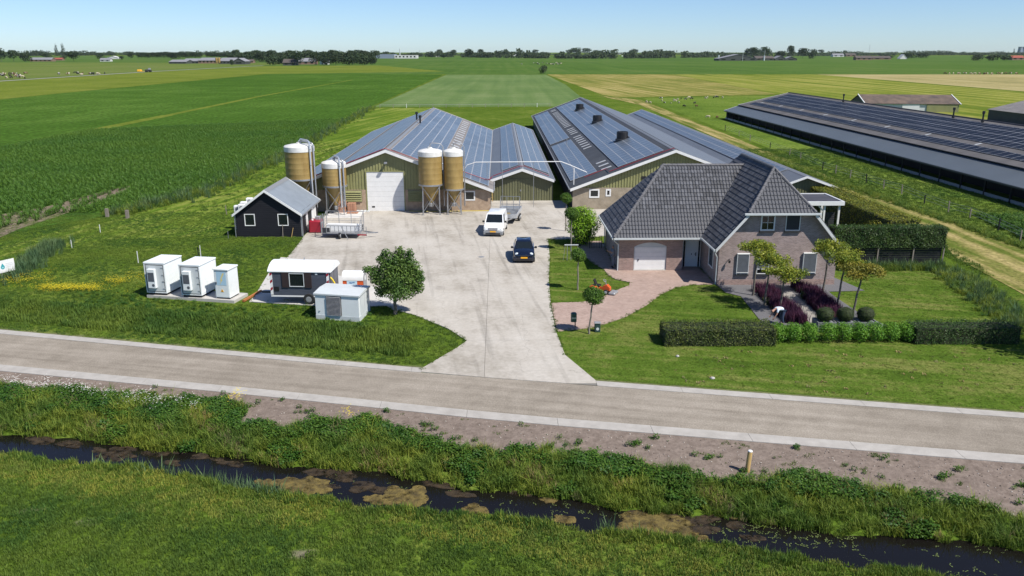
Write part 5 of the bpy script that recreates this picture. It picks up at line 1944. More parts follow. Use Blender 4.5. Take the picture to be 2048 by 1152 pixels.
def on_face(c, u0, u1, v0, v1, off, t=.012):
    """thin plate on the four cornered face c (bl, br, tr, tl), raised by off"""
    c = [Vector(p) for p in c]
    n = (c[1] - c[0]).cross(c[3] - c[0]).normalized()
    nu, nv = 5, 4
    mb = MB()
    vs = []
    for j in range(nv + 1):
        for i in range(nu + 1):
            vs.append(bil(c, u0 + (u1 - u0) * i / nu, v0 + (v1 - v0) * j / nv) + n * off)
    fs = [(j * (nu + 1) + i, j * (nu + 1) + i + 1, (j + 1) * (nu + 1) + i + 1, (j + 1) * (nu + 1) + i) for j in range(nv) for i in range(nu)]
    mb.add(vs, fs)
    return mb


def vehicle(name, label, cat, loc, rz, st, gh, paint, m_bump, wheels, r, lights, plate_z, W_, front_y, rear_glass=True, side_glass=((.05, .95),), grille=None):
    t = thing(name, label, cat, loc, rz)
    rings = []
    for (y, w, zb, zs, zt) in st:
        rings.append([(-w * .86, y, zb), (-w * .98, y, zb + .10), (-w, y, zb + .28), (-w, y, zs - .12), (-w * .965, y, zs), (-w * .80, y, zt - .012), (-w * .45, y, zt + .012), (0, y, zt + .022),
                      (w * .45, y, zt + .012), (w * .80, y, zt - .012), (w * .965, y, zs), (w, y, zs - .12), (w, y, zb + .28), (w * .98, y, zb + .10), (w * .86, y, zb)])
    q = MB(); q.loft([r_[::-1] for r_ in rings])
    q.build('body', paint, t, smooth=True)
    # cabin: (yf_base, yf_top, yr_top, yr_base, wb, wt, zb, zt)
    yfb, yft, yrt, yrb, wb, wt, zb, zt = gh
    B = [(-wb, yfb, zb), (wb, yfb, zb), (wb, yrb, zb), (-wb, yrb, zb)]
    T = [(-wt, yft, zt - .05), (wt, yft, zt - .05), (wt, yrt, zt - .05), (-wt, yrt, zt - .05)]
    T2 = [(-wt * .9, yft + .14, zt), (wt * .9, yft + .14, zt), (wt * .9, yrt - .1, zt), (-wt * .9, yrt - .1, zt)]
    q = MB()
    def ringpts(C, k=4):
        out = []
        for i in range(4):
            a, b_ = Vector(C[i]), Vector(C[(i + 1) % 4])
            for j in range(k):
                out.append(a.lerp(b_, j / k))
        return out
    q.loft([ringpts(B), ringpts(T), ringpts(T2)])
    cab = q.build('cabin', paint, t, smooth=True)
    front = [B[0], B[1], T[1], T[0]]
    on_face(front, .055, .945, .06, .93, .012).build('windscreen', M['glass'], cab)
    for sg in (1, -1):
        side = [B[1], B[2], T[2], T[1]] if sg > 0 else [B[3], B[0], T[0], T[3]]
        for (u0, u1) in side_glass:
            a, c = (u0, u1) if sg > 0 else (1 - u1, 1 - u0)
            on_face(side, a, c, .10, .88, .010).build('side_window', M['glass'], cab)
    if rear_glass:
        on_face([B[2], B[3], T[3], T[2]], .1, .9, .15, .85, .01).build('rear_window', M['glass'], cab)
    # bumper
    q = MB()
    y0 = front_y
    q.bbox(-W_ / 2 + .02, W_ / 2 - .02, y0 - .05, y0 + .30, .2, .50, .05)
    q.build('bumper', m_bump, t, smooth=True)
    q = MB(); q.box(-W_ / 2 + .25, W_ / 2 - .25, y0 - .07, y0 - .051, .24, .34); q.build('air_intake', M['black'], t)
    q = MB(); q.box(-.26, .26, y0 - .085, y0 - .055, plate_z, plate_z + .11); q.build('number_plate', m_plate, t)
    if grille:
        q = MB(); q.bbox(-grille[0], grille[0], y0 - .035, y0 + .02, grille[1], grille[2], .01); q.build('grille', M['galv_dull'] if grille[3] else M['black'], t)
    for sg in (-1, 1):
        q = MB()
        lx, ly, lz, lw, lh = lights
        q.lathe([(.01, -.10), (.7, -.07), (1, .0), (.95, .06)], 16, (0, 0, 0), axis='Y')
        q.v = [(sg * lx + v[0] * lw, ly + v[1] * 1.0 + abs(v[0]) * .0 + (v[2]) * .10, lz + v[2] * lh) for v in q.v]
        q.build('headlight', m_lamp, t, smooth=True)
        q = MB(); q.bbox(sg * (W_ / 2 + .10) - .10, sg * (W_ / 2 + .10) + .10, yfb + .20, yfb + .30, zb + .02, zb + .18, .03); q.beam((sg * (W_ / 2 - .08), yfb + .28, zb + .02), (sg * (W_ / 2 + .05), yfb + .26, zb + .08), .04, .04)
        q.build('mirror', M['black'], t, smooth=True)
    for (wx, wy) in wheels:
        for sg in (-1, 1):
            # dark arch behind the wheel
            q = MB(); q.lathe([(r * 1.17, -.02), (r * 1.17, .02)], 20, (sg * (wx + .085), wy, r * 1.02), axis='X'); q.build('wheel_arch', M['black'], t)
            wheel(t, sg * (wx + .02), wy, r, .2, sg)
    return t


m_plate = mat('yellow_number_plate', (.85, .42, .02), .5)
m_lamp = mat('clear_headlamp', (.55, .60, .60), .12, spec=.8)
m_navy = mat('navy_car_paint', (.004, .007, .020), .22, coat=.9, spec=.6)
m_vanw = mat('white_van_paint', (.80, .81, .80), .3, coat=.5)
m_silver_b = mat('grey_bumper', (.22, .23, .24), .5)
car = vehicle('car', 'dark blue hatchback parked on the drive by the lawn', 'car', (2.0, 64.1, .05), math.radians(-1.0),
              [(-1.93, .62, .30, .52, .56), (-1.90, .74, .22, .60, .66), (-1.75, .80, .19, .68, .75), (-1.35, .835, .19, .80, .88), (-.85, .84, .19, .88, .96), (0, .84, .19, .93, .97), (.9, .84, .19, .94, .98), (1.6, .82, .2, .93, .97), (1.88, .76, .25, .85, .9), (1.93, .68, .35, .7, .74)],
              (-.95, -.18, 1.25, 1.82, .77, .60, .92, 1.44), m_navy, m_navy, [(.74, -1.27), (.74, 1.22)], .31, (.56, -1.76, .66, .17, .15), .40, 1.68, -1.9, side_glass=((.06, .44), (.47, .78)), grille=(.28, .58, .63, 0))
van = vehicle('van', 'white delivery van with grey bumper standing before the flat trailer', 'van', (-.28, 74.0, .05), math.radians(-6.5),
              [(-2.20, .70, .30, .62, .68), (-2.16, .82, .25, .72, .80), (-1.95, .87, .22, .84, .92), (-1.6, .895, .22, .95, 1.02), (-1.2, .90, .22, 1.02, 1.08), (-.6, .90, .22, 1.06, 1.12), (.8, .90, .22, 1.08, 1.12), (2.1, .89, .22, 1.08, 1.12), (2.2, .85, .3, 1.0, 1.05)],
              (-1.25, -.52, 2.12, 2.19, .86, .74, 1.05, 1.82), m_vanw, m_silver_b, [(.79, -1.38), (.79, 1.32)], .33, (.68, -2.06, .76, .17, .12), .42, 1.80, -2.2, rear_glass=False, side_glass=((.03, .33),), grille=(.42, .66, .80, 1))

# ---------------- flat trailer behind the van
t = thing('flatbed_trailer', 'grey twin axle flat trailer with tall rack behind the white van', 'trailer', (1.0, 79.6, .05), math.radians(-8))
q = MB(); q.box(-1.0, 1.0, -2.2, 2.2, .62, .70); q.build('bed', mat('grey_trailer_floor', (.16, .17, .18), .7, var=.3, scale=2), t)
for (a, b_, c, d) in ((-1.03, 1.03, -2.26, -2.21), (-1.03, 1.03, 2.21, 2.26), (-1.03, -.98, -2.2, 2.2), (.98, 1.03, -2.2, 2.2)):
    q = MB(); q.box(a, b_, c, d, .58, .98); q.build('side_board', M['alu'], t)
q = MB()
for (x, y) in ((-.95, 1.2), (-.35, 1.2), (.3, 1.2), (.95, 1.2)):
    q.beam((x, y, .7), (x, y, 2.1), .045, .045)
    if abs(x) > .9:
        q.beam((x, y, 2.0), (x, y - 1.2, .75), .035, .035)
        q.beam((x, y - .6, .7), (x, y - .6, 1.4), .035, .035)
q.beam((-.95, 1.2, 2.1), (.95, 1.2, 2.1), .045, .045); q.beam((-.95, 1.2, 1.3), (.95, 1.2, 1.3), .045, .045)
q.build('rack', M['galv'], t)
for y in (-.45, .35):
    for sg in (-1, 1):
        wheel(t, sg * 1.06, y, .3, .2, sg)
q = MB(); q.beam((-.6, -2.2, .55), (0, -3.3, .5), .08, .1); q.beam((.6, -2.2, .55), (0, -3.3, .5), .08, .1); q.tube([(-.95, -3.0, .0), (-.95, -3.0, .1)], .03, 6); q.build('drawbar', M['galv'], t)
q = MB(); q.bbox(-.5, .3, -1.9, -1.1, .70, .92, .06); q.build('straw_pile', M['grass_dry'], t)

# ---------------- livestock trailer by the black shed
t = thing('livestock_trailer', 'open galvanised livestock trailer with railings beside the red tank', 'trailer', (-13.9, 72.1, .05), math.radians(-6))
q = MB(); q.box(-1.75, 1.6, -.8, .8, .42, .50); q.build('bed', M['galv_dull'], t)
q = MB(); q.box(-1.6, 1.5, .2, .78, .5, 1.05); q.build('white_sheet', M['white'], t)
fr = MB()
for y in (-.84, .84):
    top_ = 1.15 if y < 0 else 2.15
    fr.beam((-1.3 if y < 0 else -1.75, y, top_), (1.75, y, top_), .05, .05)
    fr.beam((-1.3 if y < 0 else -1.75, y, .5), (1.6, y, .5), .06, .12)
    n = 8
    for k in range(n + 1):
        x = (-1.3 + 2.95 * k / n) if y < 0 else (-1.75 + 3.4 * k / 3)
        if y > 0 and k > 3:
            break
        fr.beam((x, y, .5), (x, y, top_), .045, .045)
    for k in range(1, 4):
        if y > 0:
            fr.beam((-1.75, y, .5 + k * .4), (1.65, y, .5 + k * .4), .025, .025)
for x in (-1.75, 1.65):
    fr.beam((x, -.84, 1.15), (x, .84, 2.15), .045, .045); fr.beam((x, 0, .5), (x, 0, 1.6), .04, .04)
    for k in range(1, 5):
        fr.beam((x, -.84, .5 + k * .14), (x, .84, .5 + k * .3), .025, .025)
for x in (-1.75, -1.7):
    fr.beam((x, -.84, .5), (x, -.84, 2.1), .06, .05); fr.beam((x, -.3, .5), (x, -.3, 2.1), .06, .05)
fr.build('railing', M['galv_dull'], t)
q = MB(); q.box(-1.72, 1.6, .80, .82, .5, 1.0); q.box(-1.7, -1.0, -.82, -.80, .5, .95); q.build('side_board', M['darkclad'], t)
q = MB(); q.beam((.1, -1.0, 1.15), (.75, -1.25, .05), .05, .05); q.build('prop', M['galv'], t)
for sg in (-1, 1):
    wheel(t, -.1, sg * .93, .27, .17, 1)
    q = MB()
q = MB(); q.beam((1.6, -.5, .45), (2.9, 0, .42), .07, .09); q.beam((1.6, .5, .45), (2.9, 0, .42), .07, .09); q.tube([(2.1, -.1, .1), (2.1, -.1, .95)], .035, 8); q.tube([(2.9, 0, .42), (3.15, 0, .45)], .05, 8); q.build('drawbar', M['galv'], t)
q = MB(); q.box(1.5, 2.3, -.86, -.82, .32, .44); q.build('light_board', M['red'], t)

# ---------------- red fuel tank
t = thing('fuel_tank', 'red steel fuel tank with grey pump on top beside the black shed', 'tank', (-16.75, 74.2, .05))
q = MB(); q.bbox(-.62, .55, -.55, .75, .06, 1.12, .09); q.build('tank', M['red'], t, smooth=True)
q = MB(); q.box(-.55, .48, -.48, .68, 0, .06); q.build('skid', M['black'], t)
q = MB(); q.bbox(-.1, .3, .05, .45, 1.12, 1.42, .04); q.build('pump', M['galv_dull'], t)
q = MB(); q.lathe([(.1, 1.1), (.1, 1.22), (.05, 1.24)], 12, (-.3, -.2, 0)); q.build('filler_cap', M['white'], t)

# ---------------- battery containers on a concrete pad
pad = thing('foundation_slab', 'pale concrete pad under the white containers and cabinet', 'slab')
q = MB(); q.prism([(-23.8, 53.42), (-17.5, 52.02), (-17.1, 53.75), (-23.4, 55.3)], 0, .2); q.build('slab', M['concrete'], pad)


def container(loc, rz, label):
    t = thing('battery_container', label, 'container', loc, rz, group='white battery containers on the pad')
    w, d, h = 1.46, 2.15, 2.25
    q = MB(); q.box(-w / 2, w / 2, -d / 2, d / 2, .16, h - .05)
    q.build('body', M['white_metal'], t)
    q = MB()
    n = 12
    for k in range(n):      # corrugated long sides
        y = -d / 2 + .12 + k * (d - .24) / n
        for sg in (-1, 1):
            a, c = sg * (w / 2), sg * (w / 2 + .028)
            q.prism([(min(a, c), y), (max(a, c), y + .03), (max(a, c), y + .09), (min(a, c), y + .12)] if sg > 0 else [(max(a, c), y), (max(a, c), y + .12), (min(a, c), y + .09), (min(a, c), y + .03)], .3, h - .22)
    q.build('side_corrugation', M['white_metal'], t, kind='stuff')
    q = MB(); q.bbox(-w / 2 - .04, w / 2 + .04, -d / 2 - .04, d / 2 + .04, h - .06, h + .02, .02); q.build('roof', M['white_metal'], t)
    q = MB()
    for (a, c) in ((-w / 2, -w / 2 + .06), (w / 2 - .06, w / 2)):
        q.box(a, c, -d / 2 - .03, -d / 2 - .001, .16, h - .06)
    q.box(-w / 2 + .06, w / 2 - .06, -d / 2 - .03, -d / 2 - .001, .16, .22); q.box(-w / 2 + .06, w / 2 - .06, -d / 2 - .03, -d / 2 - .001, h - .12, h - .06)
    q.build('door_frame', M['white_metal'], t)
    q = MB(); q.box(-w / 2 + .07, w / 2 - .07, -d / 2 - .012, -d / 2 - .002, .23, h - .13); dk = q.build('door_seal', M['darkclad'], t)
    q = MB(); q.box(-w / 2 + .13, w / 2 - .12, -d / 2 - .028, -d / 2 - .013, .28, h - .18); dr_ = q.build('door', M['whitegrey'], t)
    q = MB()
    for z in (.45, .95, 1.4, 1.9):
        q.box(w / 2 - .24, w / 2 - .06, -d / 2 - .05, -d / 2 - .0285, z, z + .045)
    q.box(-w / 2 + .12, -w / 2 + .4, -d / 2 - .05, -d / 2 - .0285, .42, .46)
    q.build('hinge', M['galv_dull'], dr_)
    q = MB(); q.bbox(-.42, .12, -d / 2 - .26, -d / 2 - .03, .55, 1.85, .02); ac = q.build('cooling_unit', M['white_metal'], t)
    q = MB(); q.box(-.37, .07, -d / 2 - .268, -d / 2 - .261, 1.0, 1.62); q.build('grille', M['screen'], ac)
    q = MB(); q.lathe([(.10, -.005), (.10, .005)], 14, (-.04, -d / 2 - .264, .75), axis='Y'); q.build('fan_grille', M['screen'], ac)
    q = MB(); q.box(-w / 2 + .08, w / 2 - .08, -d / 2 + .06, d / 2 - .06, 0, .16); q.build('skid', M['black'], t)
    return t


container((-22.88, 54.45, .2), math.radians(-10), 'white battery container, the left one, with cooling unit on its door')
container((-20.33, 53.85, .2), math.radians(-10), 'white battery container standing between its twin and the small cabinet')
t = thing('electrical_cabinet', 'narrow white electrical cabinet with yellow warning sign and lightning stripe', 'cabinet', (-18.2, 53.0, .2), math.radians(-12))
q = MB(); q.box(-.5, .5, -.62, .62, .1, 1.98); q.build('body', M['white_metal'], t)
q = MB(); q.bbox(-.55, .55, -.68, .68, 1.98, 2.07, .02); q.build('roof', M['white_metal'], t)
q = MB(); q.box(-.46, .46, -.58, .58, 0, .1); q.build('base', M['black'], t)
q = MB(); q.box(-.46, .46, -.635, -.621, .15, 1.93); dr_ = q.build('door', M['white_metal'], t)
q = MB(); q.box(-.33, .35, -.642, -.636, .95, 1.85); q.build('printed_panel', mat('pale_blue_print', (.42, .60, .72), .5), dr_)
q = MB(); q.add([(.25, -.646, 1.78), (.02, -.646, 1.35), (.12, -.646, 1.35), (-.12, -.646, 1.0), (-.02, -.646, 1.28), (-.1, -.646, 1.28), (.12, -.646, 1.78)], [(0, 6, 5, 4, 3, 2, 1)]); q.build('lightning_stripe', mat('pale_yellow_print', (.75, .62, .25), .5), dr_)
q = MB(); q.prism_y([(-.11, .5), (.11, .5), (0, .7)], -.65, -.637); q.build('warning_sign', m_plate, dr_)
q = MB(); q.prism_y([(-.02, .53), (.02, .53), (.0, .64)], -.655, -.651); q.build('warning_symbol', M['black'], dr_)
q = MB(); q.box(-.42, -.36, -.66, -.636, 1.0, 1.16); q.build('handle', M['black'], dr_)

# ---------------- transformer house
t = thing('transformer_house', 'pale grey transformer house with louvred vent beside the leafy tree', 'transformer house', (0, 0, 0))
tp = [(-11.37, 48.62), (-8.6, 48.0), (-8.28, 50.2), (-11.05, 50.82)]
def inset(P, d):
    cx = sum(p[0] for p in P) / 4; cy = sum(p[1] for p in P) / 4
    return [(cx + (p[0] - cx) * (1 - d), cy + (p[1] - cy) * (1 - d)) for p in P]
q = MB(); q.prism(inset(tp, -.01), 0, .3); q.build('plinth', M['whitegrey'], t)
q = MB(); q.prism(tp, .3, 1.60); q.build('wall', M['white_metal'], t)
q = MB(); q.prism(inset(tp, -.06), 1.60, 1.69); cxx, cyy = sum(p[0] for p in tp) / 4, sum(p[1] for p in tp) / 4
o = inset(tp, -.06)
q.add([(o[0][0], o[0][1], 1.691), (o[1][0], o[1][1], 1.691), (o[2][0], o[2][1], 1.691), (o[3][0], o[3][1], 1.691), ((o[0][0] + o[3][0]) / 2, (o[0][1] + o[3][1]) / 2, 1.77), ((o[1][0] + o[2][0]) / 2, (o[1][1] + o[2][1]) / 2, 1.77)], [(0, 1, 5, 4), (3, 4, 5, 2), (0, 4, 3), (1, 2, 5)])
q.build('roof', M['whitegrey'], t)
A_, B_ = Vector((*tp[0], 0)), Vector((*tp[1], 0)); du = (B_ - A_).normalized(); dn = Vector((du.y, -du.x, 0))
P_ = lambda u, z, o_: tuple(A_ + du * u + dn * o_ + Vector((0, 0, z)))
q = MB(); q.add([P_(.72, .32, .02), P_(1.72, .32, .02), P_(1.72, 1.57, .02), P_(.72, 1.57, .02)], [(0, 1, 2, 3)]); v = q.build('louvre_vent', M['darkclad'], t)
for k in range(16):
    z = .34 + k * .077
    q = MB(); q.slab([P_(.75, z, .085), P_(1.69, z, .085), P_(1.69, z + .035, .025), P_(.75, z + .035, .025)], .006); q.build('louvre', M['galv_dull'], v)
A2, B2 = Vector((*tp[1], 0)), Vector((*tp[2], 0)); d2 = (B2 - A2).normalized(); n2 = Vector((d2.y, -d2.x, 0))
P2_ = lambda u, z, o_: tuple(A2 + d2 * u + n2 * o_ + Vector((0, 0, z)))
for (u0, u1) in ((.3, 1.1), (1.14, 1.9)):
    q = MB(); q.slab([P2_(u0, .35, .03), P2_(u1, .35, .03), P2_(u1, 1.52, .03), P2_(u0, 1.52, .03)], .02); q.build('door', M['whitegrey'], t)
q = MB(); q.lathe([(.05, 0), (.05, .03)], 12, P_(.25, .55, .0)); q.build('bolt', M['galv_dull'], t)

# ---------------- dark grey site wagon
t = thing('site_wagon', 'dark grey site wagon with curved white roof and wooden shutters', 'wagon', (-12.9, 52.65, .05), math.radians(-4))
L2_, D2_, h0, h1 = 1.95, 1.1, .56, 2.42
q = MB(); q.box(-L2_, L2_, -D2_, D2_, h0, h1 - .2); q.prism_x([(-D2_ + .02, h1 - .2), (D2_ - .02, h1 - .2), (D2_ * .6, h1 + .1), (-D2_ * .6, h1 + .1)], -L2_, L2_); q.build('body', mat('slate_grey_boards', (.062, .070, .092), .6, var=.2, scale=5, stretch=(.3, 1, 4)), t)
n = 12
prof = [(-D2_ - .08 + (2 * D2_ + .16) * i / n, h1 - .16 + .46 * math.sin(math.pi * i / n) ** .75) for i in range(n + 1)]
q = MB(); q.prism_x(prof + [(prof[-1][0], h1 - .22), (prof[0][0], h1 - .22)], -L2_ - .12, L2_ + .15); q.build('roof', mat('white_roof_skin', (.78, .80, .79), .4, var=.05, scale=2), t)
q = MB(); q.box(-L2_, L2_, -D2_ - .02, -D2_ - .001, h0 - .04, h0 + .05); q.build('sill_rail', M['white'], t)
window(t, -.68, .30, 1.22, 2.12, -D2_ - .02, .035, m_frame='whitegrey')
for (a, c) in ((-1.17, -.72), (.34, .79)):
    q = MB(); q.bbox(a, c, -D2_ - .06, -D2_ - .001, 1.16, 2.16, .01); q.build('shutter', mat('brown_shutter', (.030, .018, .018), .6), t)
q = MB(); q.box(-1.72, -1.40, -D2_ - .03, -D2_ - .001, .92, 1.2); q.build('vent_hatch', M['black'], t)
q = MB(); q.box(1.05, 1.2, -D2_ - .03, -D2_ - .001, 2.03, 2.16); q.build('notice', M['whitegrey'], t)
for x in (-L2_ - .01, L2_ - .17):
    q = MB(); q.box(x, x + .16, -D2_ - .035, -D2_ - .001, h0 + .1, h1 - .15); s_ = q.build('marker_board', M['white'], t)
    for k in range(3):
        q = MB(); z = h0 + .35 + k * .5; q.add([(x, -D2_ - .04, z), (x + .16, -D2_ - .04, z + .12), (x + .16, -D2_ - .04, z + .3), (x, -D2_ - .04, z + .18)], [(0, 1, 2, 3)]); q.build('red_stripe', M['red'], s_)
for (a, c) in ((-D2_ + .2, -.1), (0.0, D2_ - .25)):
    q = MB(); q.box(L2_ + .001, L2_ + .035, a, c, h0 + .1, h1 - .3); q.build('door', mat('grey_boards', (.12, .12, .135), .6, var=.1, scale=3), t)
q = MB(); q.tube([(.0, .2, h1 + .1), (.0, .2, h1 + .42)], .04, 8); q.build('flue', M['galv'], t)
for x in (.55,):
    for sg in (-1, 1):
        q = MB(); q.lathe([(.2, -.09), (.35, -.09), (.38, -.04), (.38, .04), (.35, .09), (.2, .09)], 20, (x, sg * 1.1, .38), axis='Y'); w_ = q.build('wheel', M['rubber'], t, smooth=True)
        q = MB(); q.lathe([(.2, -.1), (.12, -.11), (.03, -.11), (.03, .1)], 14, (x, sg * 1.1, .38), axis='Y'); q.build('rim', M['galv_dull'], w_)
q = MB(); q.box(-L2_ + .1, L2_ - .1, -.5, -.4, .5, .62); q.box(-L2_ + .1, L2_ - .1, .4, .5, .5, .62); q.box(.5, .6, -1.0, 1.0, .34, .44); q.beam((-L2_, 0, .5), (-L2_ - 1.0, 0, .5), .1, .1); q.build('chassis', M['black'], t)
q = MB(); q.box(-1.7, -1.4, -1.1, -.8, 0, .3); tag(q.build('crate', mat('blue_plastic', (.02, .07, .25), .5), None, loc=(-13.5, 55.2, .05)), 'small blue crate under the dark grey site wagon', 'crate')
q = MB(); q.prism(gp((503, 605), (632, 613), (742, 614), (795, 612), (797, 598), (742, 574), (640, 540), (600, 520), (562, 516), (536, 550)), .03, .075)
tag(q.build('foundation_slab', mat('pale_new_concrete', (.50, .482, .445), .9, var=.06, scale=1.5)), 'very pale paved rectangle under the site wagon', 'slab')
q = MB(); q.beam((-16.95, 52.2, .12), (-16.45, 54.6, .12), .16, .12); tag(q.build('timber_beam', mat('orange_brown_timber', (.38, .14, .04), .7, var=.2, scale=4)), 'orange brown timber beam lying by the site wagon', 'beam')
# ---------------- portable toilet trailer
t = thing('toilet_trailer', 'small orange and white toilet trailer with rounded roof behind the transformer house', 'trailer', (-9.85, 53.95, .0), math.radians(-3))
t.scale = (.82, .82, .86)
q = MB(); q.box(-.85, .85, -.62, .62, .35, 1.38); q.build('body', M['orange'], t)
prof = [(-.66, 1.32)] + [(-.66 * math.cos(math.pi * i / 12), 1.38 + .60 * math.sin(math.pi * i / 12) ** .8) for i in range(13)] + [(.66, 1.32)]
q = MB(); q.prism_x(prof, -.9, .86); q.build('roof', M['white'], t, smooth=True)
q = MB(); q.prism_x([(-.6, .4), (-.6, 1.35)] + [(-.6 * math.cos(math.pi * i / 10), 1.35 + .56 * math.sin(math.pi * i / 10) ** .8) for i in range(11)] + [(.6, 1.35), (.6, .4)], .862, .90); q.build('door', M['galv_dull'], t)
q = MB(); q.box(.902, .91, -.18, .16, 1.25, 1.6); q.build('notice', M['white'], t)
q = MB(); q.box(-.5, .35, -.64, -.622, 1.0, 1.32); s_ = q.build('sign', mat('pale_blue_sign', (.5, .68, .78), .5), t)
q = MB(); q.add([(-.36, -.645, 1.12), (-.1, -.645, 1.08), (.05, -.645, 1.2), (-.08, -.645, 1.17), (-.25, -.645, 1.19)], [(0, 1, 2, 3, 4)]); q.add([(-.05, -.645, 1.12), (.2, -.645, 1.15), (.08, -.645, 1.22)], [(0, 1, 2)]); q.build('sign_mark', mat('blue_print', (.03, .12, .35), .5), s_)
for sg in (-1, 1):
    q = MB(); q.lathe([(.1, -.07), (.27, -.07), (.28, .07), (.1, .07)], 16, (0, sg * .68, .28), axis='Y'); q.build('wheel', M['rubber'], t)
q = MB(); q.beam((-.85, 0, .4), (-1.6, 0, .4), .08, .08); q.build('drawbar', M['galv'], t)
# yellow hose arch behind the transformer
q = MB(); q.tube([(-11.35 + .72 * math.cos(a_), 51.62 + .06 * math.sin(a_), .85 + 1.15 * math.sin(a_)) for a_ in np.linspace(-.6, math.pi + .5, 22)], .055, 8)
tag(q.build('yellow_hose', mat('yellow_plastic', (.75, .55, .03), .5), smooth=True), 'loop of yellow hose behind the transformer house', 'hose')
q = MB(); q.tube([(-9.3, 84.1, .07), (-7.6, 83.9, .07), (-5, 84.0, .07), (-2.6, 84.1, .07), (-.9, 84.2, .07)], .05, 6); tag(q.build('yellow_hose', mat('yellow_plastic2', (.5, .38, .04), .6)), 'yellow hose lying along the foot of the barn wall', 'hose')

# ---------------- brick pallets and bits by the barn
for k, (x, y, nx_, nz) in enumerate(((-16.0, 83.9, 3, 7), (-15.05, 84.0, 3, 6), (-14.85, 83.2, 4, 1))):
    t = thing('brick_stack', ('taller stack of reddish bricks behind the short silo leg', 'lower stack of reddish bricks nearest the green vent', 'single layer of bricks lying before the stacks')[k], 'brick stack', (x, y, .05))
    me = None
    for i in range(nx_):
        for j in range(2):
            for z in range(nz):
                if me is None:
                    q = MB(); q.bbox(-.13, .13, -.2, .2, 0, .15, .01); me = q.mesh('brick', M['brick_loose'] if 'brick_loose' in M else mat('loose_brick', (.36, .19, .12), .9, var=.25, scale=3))
                link('brick', me, t, loc=((i - nx_ / 2) * .275 + random.uniform(-.01, .01), (j - .5) * .43, z * .158))
for k in range(7):
    q = MB(); q.bbox(-.14, .14, -.1, .1, 0, .12, .02); o = q.build('white_block', M['whitegrey'], loc=(-14.6 + (k % 4) * .36, 83.95 + (k // 4) * .3, .05)); tag(o, 'white concrete block lying by the brick stacks', 'block', 'white blocks by the brick stacks')
q = MB(); q.prism([(-17.4, 80.8), (-13.95, 80.7), (-13.8, 84.4), (-17.4, 84.4)], .051, .066)
tag(q.build('foundation_slab', mat('white_dusty_slab', (.58, .56, .53), .9, var=.12, scale=1.5)), 'dusty white slab under the short silo', 'slab')
t = thing('ladder', 'small wooden ladder leaning in the corner between the green barns', 'ladder', (-.75, 89.7, 0))
q = MB(); q.beam((-.35, 0, 0), (-.1, .45, 1.9), .06, .05); q.beam((.1, 0, 0), (.05, .45, 1.9), .06, .05); q.build('stile', M['wood_new'], t)
q = MB()
for k in range(6):
    f_ = (k + .6) / 6.5
    q.beam((-.35 + .25 * f_, .45 * f_, 1.9 * f_), (.1 - .05 * f_, .45 * f_, 1.9 * f_), .035, .035)
q.build('rung', M['wood_new'], t)
# heat pump boxes behind the black shed
for k, (x, y, z, s_) in enumerate(((-24.25, 75.5, 0, 1), (-23.75, 75.2, 0, 1.1), (-24.1, 77.0, 0, 1.05), (-23.7, 77.6, 0, 1.2))):
    s_ *= 1.12
    t = thing('fan_unit', ('outermost of the white fan units behind the black shed', 'front white fan unit with a round grille behind the shed', 'third white fan unit behind the black shed, farther back', 'farthest white fan unit behind the black shed')[k], 'fan unit', (x, y, z), group='white fan units behind the shed')
    q = MB(); q.bbox(-.29, .29, -.25, .25, 1.55 * s_, 1.55 * s_ + .56, .05); q.build('casing', M['white'], t)
    q = MB(); q.lathe([(.18, -.01), (.18, .01)], 16, (.03, -.26, 1.55 * s_ + .27), axis='Y'); q.build('fan_grille', M['galv_dull'], t)
    q = MB(); q.box(-.3, -.24, -.05, .05, 0, 1.55 * s_); q.box(.24, .3, -.05, .05, 0, 1.55 * s_); q.build('bracket', M['galv'], t)
q = MB(); q.beam((-19.3, 71.95, 0), (-19.32, 72.2, 1.15), .04, .04); tag(q.build('garden_tool', M['wood']), 'long handled tool leaning below the right shed window', 'tool')
q = MB(); q.beam((-18.55, 71.95, 0), (-18.4, 72.2, .85), .035, .035); tag(q.build('garden_tool', M['wood_new']), 'short pale stick leaning on the black shed near its corner', 'tool')

# ---------------- sign on two posts at the left edge
t = thing('sign', 'white sign with teal drop emblem on two posts at the field edge', 'sign', (-36.14, 58.8, 0), math.radians(62))
q = MB(); q.box(-.48, -.42, -.04, .04, 0, 1.3); q.build('post', M['wood'], t); q = MB(); q.box(.42, .48, -.04, .04, 0, 1.3); q.build('post', M['wood'], t)
q = MB(); q.box(-.58, .56, -.08, -.045, .46, 1.36); bd = q.build('board', M['white'], t)
q = MB()
dp = [(-.33, 1.16)] + [(-.33 + .15 * math.cos(a_), .86 + .15 * math.sin(a_)) for a_ in np.linspace(.5, -3.64, 14)]
q.add([(p[0], -.085, p[1]) for p in dp], [tuple(range(len(dp)))]); q.build('drop_emblem', mat('teal_print', (.04, .32, .36), .5), bd)
q = MB(); q.add([(-.33 + .06 * math.cos(a_), -.088, .84 + .06 * math.sin(a_)) for a_ in np.linspace(0, -6.1, 12)], [tuple(range(12))]); q.build('emblem_core', mat('pale_teal_print', (.35, .6, .62), .5), bd)
for (z, w_) in ((1.05, .5), (.93, .56), (.81, .4)):
    q = MB(); q.box(-.1, -.1 + w_, -.086, -.081, z, z + .035); q.build('text_line', mat('pale_grey_print', (.55, .56, .58), .5), bd)

